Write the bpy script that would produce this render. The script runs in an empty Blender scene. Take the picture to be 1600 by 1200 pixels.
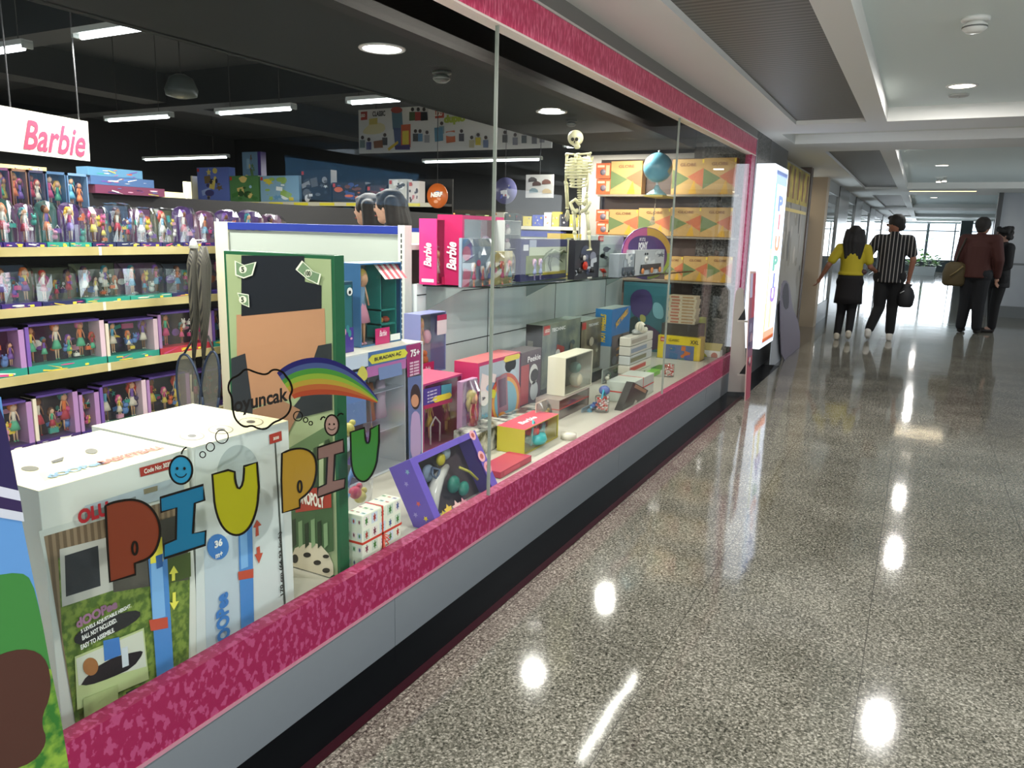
import bpy, bmesh, math, random
from mathutils import Vector, Matrix
sc = bpy.context.scene
COL = sc.collection
PI = math.pi
random.seed(7)

# ------------------------------------------------------------------ camera
F = 1195.0
CAM_H = 1.42
dY = Vector((642, 222, -F)).normalized()
dX = Vector((2300, -296, F)).normalized()
dX = (dX - dX.dot(dY) * dY).normalized()
dZ = dX.cross(dY)
R = Matrix((dX, dY, dZ))            # world = R @ camera vector
CP = Vector((0, 0, CAM_H))
cd = bpy.data.cameras.new('camera')
cam = bpy.data.objects.new('camera', cd)
COL.objects.link(cam)
cd.sensor_fit = 'HORIZONTAL'
cd.sensor_width = 36.0
cd.lens = F / 1600.0 * 36.0
cd.clip_start = 0.02
cd.clip_end = 200
cam.matrix_world = Matrix.Translation(CP) @ R.to_4x4()
sc.camera = cam

# ------------------------------------------------------------------ view and world
sc.view_settings.view_transform = 'Standard'
sc.view_settings.look = 'None'
sc.view_settings.gamma = 1
sc.view_settings.exposure = 0.0
sc.view_settings.use_curve_mapping = False
wd = bpy.data.worlds.new('world')
sc.world = wd
wd.use_nodes = True
wd.node_tree.nodes['Background'].inputs[0].default_value = (0.75, 0.87, 1.0, 1)
wd.node_tree.nodes['Background'].inputs[1].default_value = 3.2


def area(name, loc, sx, sy, power, color=(1, 1, 1), rot=(0, 0, 0), spread=PI, shape='RECTANGLE'):
    l = bpy.data.lights.new(name, 'AREA')
    l.shape = shape
    l.size = sx
    l.size_y = sy
    l.energy = power
    l.color = color
    l.spread = spread
    o = bpy.data.objects.new(name, l)
    o.location = loc
    o.rotation_euler = rot
    COL.objects.link(o)
    return o


CEIL = 2.39          # soffit height in the passage
REC = 2.50           # recessed panels
GX = -1.46           # plane of the shop window
END_Y = 43.0
# daylight at the far end of the passage and through the windows of the right wall
area('daylight_end', (-0.0, END_Y + .35, 1.55), 3.6, 1.9, 150, (0.88, 0.95, 1.0), (PI / 2, 0, PI))
area('daylight_end_side', (2.3, END_Y + .35, 1.55), 0.5, 1.9, 20, (0.88, 0.95, 1.0), (PI / 2, 0, PI))
area('daylight_side', (4.3, 8.8, 2.0), 3.3, 0.55, 80, (0.62, 0.8, 1.0), (PI / 2, 0, PI / 2))
area('daylight_side_far', (4.3, 19.5, 2.0), 6.0, 0.9, 12, (0.62, 0.8, 1.0), (PI / 2, 0, PI / 2))
area('fill_behind', (1.6, -2.9, 1.5), 4.6, 1.6, 130, (0.9, 0.96, 1.0), (PI / 2, 0, 0))  # unseen fill light added before the rear wall to lift the ceiling, no window
# downlights of the passage: seen row and the rows outside the frame
HALL_DOWN = [(.12, 6.46), (.12, 10.4), (.12, 12.85), (.12, 19.6), (.12, 21.9), (.12, 29.0)]
HALL_FAR = [(.12, 2.5), (.12, -1.2)]
area('fill_right', (3.95, -.3, 1.4), 4.4, 1.4, 75, (0.9, 0.96, 1.0), (PI / 2, 0, PI / 2))  # added fill light outside the view, hung before a windowless stretch of wall
area('area_right_far', (3.95, 14.0, 1.4), 2.5, 1.6, 40, (0.9, 0.96, 1.0), (PI / 2, 0, PI / 2))  # area light in front of the solid right wall, no window opens here
for i, (x, y) in enumerate(HALL_DOWN + HALL_FAR):
    area('hall_lamp', (x, y, REC - .012), .15, .15, 50 if y < 9 else (30 if y < 11 else 14), (1.0, .97, .93), (0, 0, 0), PI, 'DISK')
# tube lights in the shop (x0, x1, y, z)
TUBES = [(-4.32, -3.72, 2.93, 2.45), (-5.25, -4.94, 2.97, 2.45), (-7.52, -6.63, 5.33, 2.45), (-5.94, -5.07, 5.35, 2.45),
         (-4.32, -3.84, 5.28, 2.45), (-11.5, -9.63, 8.75, 2.45), (-6.9, -4.96, 10.15, 2.45), (-3.9, -3.0, 8.75, 2.45),
         (-4.3, -3.7, .7, 2.45)]
for x0, x1, y, z in TUBES:
    area('shop_tube_lamp', ((x0 + x1) / 2, y, z - .035), x1 - x0, .05, (62 if y < 4 else 100) * (x1 - x0) / .8, (1, .97, .9))
SHOP_DOWN = [(-2.49, 3.28), (-2.54, 5.39), (-2.5, 1.2), (-2.5, 7.0)]
for x, y in SHOP_DOWN:
    area('shop_downlight_lamp', (x, y, 2.285), .15, .15, 26, (1, .96, .88), (0, 0, 0), PI, 'DISK')
DISP_TUBES = [(.4, 1.6), (2.5, 3.7), (4.67, 5.88)]
for a_, b_ in DISP_TUBES:
    area('display_tube_lamp', (-1.78, (a_ + b_) / 2, 2.35), .04, b_ - a_, 15, (1, .95, .85), (0, math.radians(12), 0))
area('strip_lamp', (.22, 17.1, CEIL - .02), 1.13, .05, 5, (1, .85, .6))


# ------------------------------------------------------------------ materials
def lin(c):
    if isinstance(c, str):
        c = c.lstrip('#')
        c = [int(c[i:i + 2], 16) / 255 for i in (0, 2, 4)]
    return tuple((v / 12.92 if v <= .04045 else ((v + .055) / 1.055) ** 2.4) for v in c)


_M = {}


def M(c, rough=.45, metal=0.0, emit=0.0, coat=0.0, noise=0.0, nscale=40.0, bump=0.0, spec=.5):
    key = (str(c), rough, metal, emit, coat, noise, nscale, bump, spec)
    if key in _M:
        return _M[key]
    m = bpy.data.materials.new('paint_' + str(len(_M)))
    m.use_nodes = True
    nt = m.node_tree
    b = nt.nodes['Principled BSDF']
    col = (*lin(c), 1)
    b.inputs['Base Color'].default_value = col
    b.inputs['Roughness'].default_value = rough
    b.inputs['Metallic'].default_value = metal
    b.inputs['Specular IOR Level'].default_value = spec
    b.inputs['Coat Weight'].default_value = coat
    if emit:
        b.inputs['Emission Color'].default_value = col
        b.inputs['Emission Strength'].default_value = emit
    if noise or bump:
        tc = nt.nodes.new('ShaderNodeTexCoord')
        n = nt.nodes.new('ShaderNodeTexNoise')
        n.inputs['Scale'].default_value = nscale
        n.inputs['Detail'].default_value = 4
        nt.links.new(tc.outputs['Object'], n.inputs['Vector'])
        if noise:
            mx = nt.nodes.new('ShaderNodeMix')
            mx.data_type = 'RGBA'
            mx.inputs[6].default_value = tuple(v * (1 - noise) for v in col[:3]) + (1,)
            mx.inputs[7].default_value = tuple(min(1, v * (1 + noise)) for v in col[:3]) + (1,)
            nt.links.new(n.outputs['Fac'], mx.inputs[0])
            nt.links.new(mx.outputs[2], b.inputs['Base Color'])
        if bump:
            bp = nt.nodes.new('ShaderNodeBump')
            bp.inputs['Strength'].default_value = bump
            bp.inputs['Distance'].default_value = .01
            nt.links.new(n.outputs['Fac'], bp.inputs['Height'])
            nt.links.new(bp.outputs['Normal'], b.inputs['Normal'])
    _M[key] = m
    return m


def thin_glass(name, tint=(1, 1, 1), base=.03, gloss_rough=0.0, power=4.0, body=0.0, body_col=(1, 1, 1)):
    """clear sheet: Schlick reflection over straight-through transparency, optionally a translucent body colour"""
    m = bpy.data.materials.new(name)
    m.use_nodes = True
    nt = m.node_tree
    nt.nodes.clear()
    out = nt.nodes.new('ShaderNodeOutputMaterial')
    tr = nt.nodes.new('ShaderNodeBsdfTransparent')
    tr.inputs[0].default_value = (*tint, 1)
    gl = nt.nodes.new('ShaderNodeBsdfGlossy')
    gl.inputs['Roughness'].default_value = gloss_rough
    lw = nt.nodes.new('ShaderNodeLayerWeight')
    lw.inputs[0].default_value = .5
    pw = nt.nodes.new('ShaderNodeMath'); pw.operation = 'POWER'
    nt.links.new(lw.outputs['Facing'], pw.inputs[0]); pw.inputs[1].default_value = power
    ma = nt.nodes.new('ShaderNodeMath'); ma.operation = 'MULTIPLY_ADD'
    nt.links.new(pw.outputs[0], ma.inputs[0]); ma.inputs[1].default_value = 1 - base; ma.inputs[2].default_value = base
    mx = nt.nodes.new('ShaderNodeMixShader')
    nt.links.new(ma.outputs[0], mx.inputs[0])
    src = tr
    if body:
        df = nt.nodes.new('ShaderNodeBsdfDiffuse'); df.inputs[0].default_value = (*body_col, 1)
        mb = nt.nodes.new('ShaderNodeMixShader'); mb.inputs[0].default_value = body
        nt.links.new(tr.outputs[0], mb.inputs[1]); nt.links.new(df.outputs[0], mb.inputs[2])
        src = mb
    nt.links.new(src.outputs[0], mx.inputs[1])
    nt.links.new(gl.outputs[0], mx.inputs[2])
    nt.links.new(mx.outputs[0], out.inputs[0])
    return m


GLASS = thin_glass('window_glass', (.97, .985, .98), .02, 0.0, 7.0)
PANEGL = thin_glass('store_mirror_glass', (.9, .95, .95), .08)
CLEAR = thin_glass('clear_plastic', (.97, .97, .97), .05, .12)
FILM = thin_glass('crinkled_film', (.93, .95, .97), .10, .15)


def sticker(c, body=.72):
    key = ('st', str(c), body)
    if key not in _M:
        l = lin(c)
        _M[key] = thin_glass('window_sticker', tuple(min(1, .25 + .75 * v) for v in l), .04, .1, 5, body, l)
    return _M[key]


def granite():
    m = bpy.data.materials.new('polished_granite')
    m.use_nodes = True
    nt = m.node_tree
    b = nt.nodes['Principled BSDF']
    tc = nt.nodes.new('ShaderNodeTexCoord')
    v = nt.nodes.new('ShaderNodeTexVoronoi'); v.inputs['Scale'].default_value = 170
    n1 = nt.nodes.new('ShaderNodeTexNoise'); n1.inputs['Scale'].default_value = 95; n1.inputs['Detail'].default_value = 5; n1.inputs['Roughness'].default_value = .7
    n2 = nt.nodes.new('ShaderNodeTexNoise'); n2.inputs['Scale'].default_value = 2.2; n2.inputs['Detail'].default_value = 3
    for n in (v, n1, n2):
        nt.links.new(tc.outputs['Object'], n.inputs['Vector'])
    bw = nt.nodes.new('ShaderNodeRGBToBW'); nt.links.new(v.outputs['Color'], bw.inputs[0])
    ad = nt.nodes.new('ShaderNodeMath'); ad.operation = 'MULTIPLY_ADD'
    nt.links.new(bw.outputs[0], ad.inputs[0]); ad.inputs[1].default_value = .34
    nt.links.new(n1.outputs['Fac'], ad.inputs[2])
    ad2 = nt.nodes.new('ShaderNodeMath'); ad2.operation = 'MULTIPLY_ADD'
    nt.links.new(n2.outputs['Fac'], ad2.inputs[0]); ad2.inputs[1].default_value = .22
    nt.links.new(ad.outputs[0], ad2.inputs[2])
    cr = nt.nodes.new('ShaderNodeValToRGB')
    e = cr.color_ramp.elements
    e[0].position = .52; e[0].color = (*lin('#1d1d1a'), 1)
    e[1].position = 1.0; e[1].color = (*lin('#b0aca0'), 1)
    k = e.new(.68); k.color = (*lin('#535249'), 1)
    k = e.new(.82); k.color = (*lin('#757268'), 1)
    nt.links.new(ad2.outputs[0], cr.inputs[0])
    # joints: .. along the passage and across it
    sp = nt.nodes.new('ShaderNodeSeparateXYZ'); nt.links.new(tc.outputs['Object'], sp.inputs[0])

    def joint(sock, period, off, wdt):
        a = nt.nodes.new('ShaderNodeMath'); a.operation = 'ADD'; nt.links.new(sock, a.inputs[0]); a.inputs[1].default_value = off
        p = nt.nodes.new('ShaderNodeMath'); p.operation = 'PINGPONG'; nt.links.new(a.outputs[0], p.inputs[0]); p.inputs[1].default_value = period / 2
        l = nt.nodes.new('ShaderNodeMath'); l.operation = 'LESS_THAN'; nt.links.new(p.outputs[0], l.inputs[0]); l.inputs[1].default_value = wdt
        return l
    j1 = joint(sp.outputs['X'], .62, .02, .0016)
    j2 = joint(sp.outputs['Y'], .9, .33, .0014)
    mxj = nt.nodes.new('ShaderNodeMath'); mxj.operation = 'MAXIMUM'
    nt.links.new(j1.outputs[0], mxj.inputs[0]); nt.links.new(j2.outputs[0], mxj.inputs[1])
    mj = nt.nodes.new('ShaderNodeMath'); mj.operation = 'MULTIPLY'; nt.links.new(mxj.outputs[0], mj.inputs[0]); mj.inputs[1].default_value = .7
    mx = nt.nodes.new('ShaderNodeMix'); mx.data_type = 'RGBA'
    nt.links.new(mj.outputs[0], mx.inputs[0]); nt.links.new(cr.outputs[0], mx.inputs[6]); mx.inputs[7].default_value = (.03, .028, .025, 1)
    nt.links.new(mx.outputs[2], b.inputs['Base Color'])
    b.inputs['Roughness'].default_value = .07
    b.inputs['Specular IOR Level'].default_value = .6
    n3 = nt.nodes.new('ShaderNodeTexNoise'); n3.inputs['Scale'].default_value = 3.0
    nt.links.new(tc.outputs['Object'], n3.inputs['Vector'])
    bp = nt.nodes.new('ShaderNodeBump'); bp.inputs['Strength'].default_value = .05; bp.inputs['Distance'].default_value = .02
    nt.links.new(n3.outputs['Fac'], bp.inputs['Height']); nt.links.new(bp.outputs['Normal'], b.inputs['Normal'])
    return m


def ramped(name, c0, c1, scale, p0, p1, rough=.4, kind='noise', stretch=(1, 1, 1), bump=0.0, coat=0.0, c2=None):
    m = bpy.data.materials.new(name)
    m.use_nodes = True
    nt = m.node_tree
    b = nt.nodes['Principled BSDF']
    tc = nt.nodes.new('ShaderNodeTexCoord')
    mp = nt.nodes.new('ShaderNodeMapping'); mp.inputs['Scale'].default_value = stretch
    nt.links.new(tc.outputs['Object'], mp.inputs[0])
    if kind == 'voronoi':
        n = nt.nodes.new('ShaderNodeTexVoronoi'); o = n.outputs['Distance']
    elif kind == 'wave':
        n = nt.nodes.new('ShaderNodeTexWave'); o = n.outputs['Fac']; n.bands_direction = 'Y'
        n.inputs['Distortion'].default_value = .3
    else:
        n = nt.nodes.new('ShaderNodeTexNoise'); o = n.outputs['Fac']; n.inputs['Detail'].default_value = 3
    n.inputs['Scale'].default_value = scale
    nt.links.new(mp.outputs[0], n.inputs['Vector'])
    cr = nt.nodes.new('ShaderNodeValToRGB')
    e = cr.color_ramp.elements
    e[0].position = p0; e[0].color = (*lin(c0), 1)
    e[1].position = p1; e[1].color = (*lin(c1), 1)
    if c2:
        k = e.new(min(1, p1 + .12)); k.color = (*lin(c2), 1)
    nt.links.new(o, cr.inputs[0]); nt.links.new(cr.outputs[0], b.inputs['Base Color'])
    b.inputs['Roughness'].default_value = rough
    b.inputs['Coat Weight'].default_value = coat
    if bump:
        bp = nt.nodes.new('ShaderNodeBump'); bp.inputs['Strength'].default_value = bump; bp.inputs['Distance'].default_value = .01
        nt.links.new(o, bp.inputs['Height']); nt.links.new(bp.outputs['Normal'], b.inputs['Normal'])
    return m


# ------------------------------------------------------------------ pixel helpers (measured points of the place)
def ray(px, py):
    return R @ Vector((px - 800, 600 - py, -F))


def onx(px, py, x):
    d = ray(px, py); return CP + d * (x / d.x)


def ony(px, py, y):
    d = ray(px, py); return CP + d * (y / d.y)


def onz(px, py, z):
    d = ray(px, py); return CP + d * ((z - CAM_H) / d.z)


# ------------------------------------------------------------------ mesh helpers
class MB:
    def __init__(s):
        s.bm = bmesh.new(); s.mats = []; s.cur = 0

    def mat(s, m):
        if m not in s.mats:
            s.mats.append(m)
        s.cur = s.mats.index(m)
        return s

    def _f(s, faces):
        for f in faces:
            f.material_index = s.cur

    def box(s, x0, x1, y0, y1, z0, z1, m=None):
        if m: s.mat(m)
        v = [s.bm.verts.new((x, y, z)) for x in (x0, x1) for y in (y0, y1) for z in (z0, z1)]
        q = [(0, 1, 3, 2), (4, 6, 7, 5), (0, 4, 5, 1), (2, 3, 7, 6), (0, 2, 6, 4), (1, 5, 7, 3)]
        s._f([s.bm.faces.new([v[i] for i in f]) for f in q])
        return s

    def quad(s, pts, m=None):
        if m: s.mat(m)
        s._f([s.bm.faces.new([s.bm.verts.new(p) for p in pts])])
        return s

    def prism(s, pts, vec, m=None):
        """pts: planar outline, extruded by vec"""
        if m: s.mat(m)
        vec = Vector(vec)
        a = [s.bm.verts.new(p) for p in pts]
        b = [s.bm.verts.new(Vector(p) + vec) for p in pts]
        fs = [s.bm.faces.new(a), s.bm.faces.new(list(reversed(b)))]
        n = len(a)
        for i in range(n):
            fs.append(s.bm.faces.new((a[i], b[i], b[(i + 1) % n], a[(i + 1) % n])))
        s._f(fs)
        return s

    def rings(s, rings, m=None, cap=True):
        if m: s.mat(m)
        vs = [[s.bm.verts.new(p) for p in r] for r in rings]
        fs = []
        for a, b in zip(vs, vs[1:]):
            n = len(a)
            for i in range(n):
                fs.append(s.bm.faces.new((a[i], a[(i + 1) % n], b[(i + 1) % n], b[i])))
        if cap:
            fs.append(s.bm.faces.new(list(reversed(vs[0])))); fs.append(s.bm.faces.new(vs[-1]))
        for f in fs: f.smooth = True
        s._f(fs)
        return s

    def tube(s, p0, p1, r0, r1=None, m=None, n=10):
        r1 = r0 if r1 is None else r1
        p0 = Vector(p0); p1 = Vector(p1)
        d = (p1 - p0).normalized()
        u = d.orthogonal().normalized(); w = d.cross(u)
        rg = [[p + (u * math.cos(2 * PI * i / n) + w * math.sin(2 * PI * i / n)) * r for i in range(n)] for p, r in ((p0, r0), (p1, r1))]
        return s.rings(rg, m)

    def path(s, pts, r, m=None, n=8, closed=False):
        pts = [Vector(p) for p in pts]
        rr = r if isinstance(r, (list, tuple)) else [r] * len(pts)
        rg = []
        u = None
        for i, p in enumerate(pts):
            a = pts[i - 1] if i else pts[0]
            b = pts[i + 1] if i < len(pts) - 1 else pts[-1]
            d = (b - a).normalized() if (b - a).length > 1e-9 else Vector((0, 0, 1))
            if u is None: u = d.orthogonal().normalized()
            u = (u - u.dot(d) * d)
            u = u.normalized() if u.length > 1e-6 else d.orthogonal().normalized()
            w = d.cross(u)
            rg.append([p + (u * math.cos(2 * PI * k / n) + w * math.sin(2 * PI * k / n)) * rr[i] for k in range(n)])
        return s.rings(rg, m)

    def ball(s, c, r, m=None, sx=1, sy=1, sz=1, nu=12, nv=8):
        c = Vector(c)
        rg = []
        for j in range(1, nv):
            t = PI * j / nv
            rg.append([c + Vector((r * sx * math.sin(t) * math.cos(2 * PI * i / nu), r * sy * math.sin(t) * math.sin(2 * PI * i / nu), -r * sz * math.cos(t))) for i in range(nu)])
        return s.rings(rg, m)

    def lathe(s, c, prof, m=None, n=16, axis='z'):
        c = Vector(c)
        rg = []
        for r, h in prof:
            ring = []
            for i in range(n):
                a = 2 * PI * i / n
                if axis == 'z': p = Vector((r * math.cos(a), r * math.sin(a), h))
                elif axis == 'y': p = Vector((r * math.cos(a), h, r * math.sin(a)))
                else: p = Vector((h, r * math.cos(a), r * math.sin(a)))
                ring.append(c + p)
            rg.append(ring)
        return s.rings(rg, m)

    def build(s, name, parent=None, world=False, bevel=0.0, smooth=False):
        me = bpy.data.meshes.new(name)
        bmesh.ops.recalc_face_normals(s.bm, faces=s.bm.faces[:])
        if world and parent is not None:
            off = -root_loc(parent)
            bmesh.ops.translate(s.bm, verts=s.bm.verts[:], vec=off)
        s.bm.to_mesh(me); s.bm.free()
        for m in s.mats: me.materials.append(m)
        if smooth:
            for p in me.polygons: p.use_smooth = True
        o = bpy.data.objects.new(name, me)
        COL.objects.link(o)
        if parent is not None: o.parent = parent
        if bevel:
            b = o.modifiers.new('bevel', 'BEVEL'); b.width = bevel; b.segments = 2; b.limit_method = 'ANGLE'
        return o


def root_loc(o):
    v = Vector((0, 0, 0))
    while o is not None:
        v += o.location; o = o.parent
    return v


def tag(o, label=None, cat=None, group=None, kind=None):
    if label: o['label'] = label
    if cat: o['category'] = cat
    if group: o['group'] = group
    if kind: o['kind'] = kind
    return o


def thing(name, label, cat, loc=(0, 0, 0), rz=0.0, group=None):
    o = bpy.data.objects.new(name, None)
    o.empty_display_size = .05
    COL.objects.link(o)
    o.location = loc; o.rotation_euler = (0, 0, rz)
    return tag(o, label, cat, group)


def structure(name, mb, **k):
    return tag(mb.build(name, **k), kind='structure')


_T = {}


def text_mesh(s, mat, shear=0.0, ext=.0, bold=0.0):
    key = (s, mat.name, shear, ext, bold)
    if key in _T: return _T[key]
    cu = bpy.data.curves.new('txt', 'FONT')
    cu.body = s; cu.size = 1; cu.shear = shear; cu.extrude = ext; cu.offset = bold
    cu.align_x = 'CENTER'; cu.align_y = 'CENTER'; cu.resolution_u = 3
    o = bpy.data.objects.new('txt', cu)
    COL.objects.link(o)
    dg = bpy.context.evaluated_depsgraph_get()
    dg.update()
    me = bpy.data.meshes.new_from_object(o.evaluated_get(dg))
    bpy.data.objects.remove(o); bpy.data.curves.remove(cu)
    xs = [v.co.x for v in me.vertices]; ys = [v.co.y for v in me.vertices]
    if xs:
        cx, cy = (min(xs) + max(xs)) / 2, (min(ys) + max(ys)) / 2
        hh = max(1e-6, max(ys) - min(ys))
        for v in me.vertices: v.co.x -= cx; v.co.y -= cy
        me['w'] = (max(xs) - min(xs)) ; me['h'] = hh
    me.materials.clear(); me.materials.append(mat)
    _T[key] = me
    return me


def text(parent, s, w, h, loc, mat, face='-y', rot=0.0, shear=0.0, bold=0.02, name='lettering', world=False, ext=.0):
    """text of given width / height (metres) centred at loc; face = direction it is read from"""
    me = text_mesh(s, mat, shear, ext, bold)
    o = bpy.data.objects.new(name, me)
    COL.objects.link(o)
    if parent is not None: o.parent = parent
    loc = Vector(loc)
    if world and parent is not None: loc = loc - root_loc(parent)
    sx, sy = w / me['w'], h / me['h']
    base = {'-y': Matrix.Rotation(PI / 2, 4, 'X'), '+x': Matrix.Rotation(PI / 2, 4, 'Z') @ Matrix.Rotation(PI / 2, 4, 'X'), '+z': Matrix.Identity(4),
            '+zy': Matrix.Rotation(PI / 2, 4, 'Z'), '-x': Matrix.Rotation(-PI / 2, 4, 'Z') @ Matrix.Rotation(PI / 2, 4, 'X')}[face]
    o.matrix_local = Matrix.Translation(loc) @ base @ Matrix.Rotation(rot, 4, 'Z') @ Matrix.Diagonal((sx, sy, 1, 1))
    return o


def plane_pt(p, plane):
    ax, c = plane
    return {'x': onx, 'y': ony, 'z': onz}[ax](p[0], p[1], c)


def flat(mb, pts, plane, off, m, th=.0012, zmin=None):
    """flat print or sticker outlined by measured points on a plane; off lifts it off its ground"""
    ax, c = plane
    v = {'x': Vector((1, 0, 0)), 'y': Vector((0, -1, 0)), 'z': Vector((0, 0, 1))}[ax]
    w = [plane_pt(p, plane) + v * off for p in pts]
    if zmin is not None:
        for q in w: q.z = max(q.z, zmin)
    mb.prism(w, v * -th, m)
    return mb


def ell(cx, cy, rx, ry, n=20, a0=0, a1=2 * PI, rot=0.0):
    out = []
    for i in range(n):
        a = a0 + (a1 - a0) * i / (n if abs(a1 - a0 - 2 * PI) < 1e-6 else n - 1)
        x, y = rx * math.cos(a), ry * math.sin(a)
        out.append((cx + x * math.cos(rot) - y * math.sin(rot), cy + x * math.sin(rot) + y * math.cos(rot)))
    return out


def smooth_poly(pts, it=2, closed=True):
    for _ in range(it):
        out = []
        n = len(pts)
        rng = range(n) if closed else range(n - 1)
        for i in rng:
            a, b = pts[i], pts[(i + 1) % n]
            out.append((a[0] * .75 + b[0] * .25, a[1] * .75 + b[1] * .25))
            out.append((a[0] * .25 + b[0] * .75, a[1] * .25 + b[1] * .75))
        pts = out
    return pts


# artwork printed on packages, in the package's own frame (front = -Y)
def art(mb, w, h, seed, pal, n=14, y=0.0, x0=None, z0=0.0, big=.25, flip=None):
    r = random.Random(seed)
    x0 = -w / 2 if x0 is None else x0
    for k in range(n):
        m = M(r.choice(pal), .35)
        t = r.random()
        s = big * (1 - .75 * k / n)
        cw, ch = w * s * r.uniform(.6, 1.2), h * s * r.uniform(.5, 1.2)
        cx, cz = x0 + r.uniform(.12, .88) * w, z0 + r.uniform(.1, .9) * h
        if t < .5:
            pts = [(cx + cw / 2 * math.cos(2 * PI * i / 12), cz + ch / 2 * math.sin(2 * PI * i / 12)) for i in range(12)]
        elif t < .8:
            a = r.uniform(-.4, .4)
            pts = [(cx + math.cos(a) * u * cw / 2 - math.sin(a) * v * ch / 2, cz + math.sin(a) * u * cw / 2 + math.cos(a) * v * ch / 2) for u, v in ((-1, -1), (1, -1), (1, 1), (-1, 1))]
        else:
            a0 = r.uniform(0, 1)
            pts = [(cx + (cw / 2 if i % 2 == 0 else cw / 4.5) * math.cos(a0 + PI * i / 5), cz + (ch / 2 if i % 2 == 0 else ch / 4.5) * math.sin(a0 + PI * i / 5)) for i in range(10)]
        pts = [(min(max(px_, x0 + .002), x0 + w - .002), min(max(pz, z0 + .002), z0 + h - .002)) for px_, pz in pts]
        yy = y - .0008 - .00025 * k
        mb.mat(m)
        try:
            mb.quad([(a_, yy, b_) for a_, b_ in pts])
        except ValueError:
            pass
    return mb


def doll_mb(mb, cx, cy, z0, H, skin, hair, dress, dress2=None, long_hair=True, skirt=True, style=0):
    """small fashion doll"""
    dress2 = dress2 or dress
    r = H * .095
    hz = z0 + H * .87
    mb.ball((cx, cy, hz), r * 1.05, M(skin, .5), .9, .9, 1.1, 10, 7)
    mb.ball((cx, cy + r * .35, hz + r * .25), r * 1.25, M(hair, .4), 1.0, .9, 1.05, 10, 7)
    if long_hair:
        for sx in (-1, 1):
            mb.path([(cx + sx * r * .8, cy + r * .2, hz + r * .3), (cx + sx * r * 1.25, cy + r * .3, hz - r * .9), (cx + sx * r * 1.0, cy + r * .3, hz - r * 2.4)], [r * .45, r * .5, r * .2], M(hair, .4), 6)
    mb.tube((cx, cy, z0 + H * .80), (cx, cy, z0 + H * .84), H * .018, None, M(skin, .5), 6)
    ch = [[(cx + a * rx, cy + b * ry, z0 + H * z) for a, b in [(math.cos(2 * PI * i / 8), math.sin(2 * PI * i / 8)) for i in range(8)]] for z, rx, ry in ((.52, H * .065, H * .045), (.6, H * .045, H * .03), (.72, H * .06, H * .04), (.8, H * .05, H * .03))]
    mb.rings(ch, M(dress, .5))
    for sx in (-1, 1):
        mb.path([(cx + sx * H * .055, cy, z0 + H * .77), (cx + sx * H * .10, cy - .003, z0 + H * .64), (cx + sx * H * .11, cy - H * .03, z0 + H * .52)], [H * .018, H * .015, H * .012], M(skin, .5), 6)
        mb.path([(cx + sx * H * .035, cy, z0 + H * .5), (cx + sx * H * .035, cy, z0 + H * .25), (cx + sx * H * .035, cy, z0 + H * .03)], [H * .034, H * .024, H * .016], M(skin, .5), 6)
        mb.ball((cx + sx * H * .035, cy - H * .015, z0 + H * .02), H * .02, M(dress2, .3), 1, 1.8, 1, 6, 5)
    if skirt:
        rg = [[(cx + math.cos(2 * PI * i / 12) * q * H * (1 + .08 * (i % 2)), cy + math.sin(2 * PI * i / 12) * q * H * .7, z0 + H * z) for i in range(12)] for z, q in ((.30, .13), (.42, .1), (.56, .05))]
        mb.rings(rg, M(dress2, .5))
    return mb

# ================================================================== THE SETTING
GRAN = granite()
BLACK = M('#0b0d10', .12, coat=.4)
SOFFIT = M('#eae9e4', .55)
RECM = M('#e6f0ee', .6)
SLAT = ramped('dark_metal_slats', '#5f5c56', '#7d7a73', 6, .4, .6, .5, 'wave')
PINKP = ramped('pink_patterned_film', '#901848', '#a8426c', 46, .52, .56, .45, 'noise', (1, 1.1, .8))
PINKF = ramped('pink_patterned_fascia', '#cc3862', '#e65f84', 30, .46, .58, .35, 'noise', (1, 3.2, .8), c2='#f08098')
GREYP = M('#777d82', .4)
DARKC = M('#202323', .7, spec=.08)
DARKW = M('#15171b', .6)
BEIGE = M('#d9cfa8', .6)
WHITE = M('#e9ebe6', .45)
WHITEG = M('#dfe6e2', .3, coat=.3)

# floors
structure('floor', MB().box(GX + .18, 4.2, -3, END_Y, -.12, 0, GRAN))
Y1_END = 7.0
m = MB().box(GX - .35, GX + .18, -3, 9.0, -.12, 0.0, M('#060709', .25, spec=.08))
structure('floor_border', m)
structure('floor_reflection_strip', MB().box(GX + .150, GX + .18, -3, Y1_END, 0, .004, M('#2c0812', .3, spec=.2)))  # maroon strip painted in for the pink band's mirror image in the border
structure('floor_shop', MB().box(-13.6, GX - .35, -3, 13, -.12, 0, M('#8f8a80', .25)))
structure('floor_border_far', MB().box(GX - .35, GX + .18, 9.0, END_Y, -.12, .0, M('#4b4a48', .12, coat=.3)))

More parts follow.
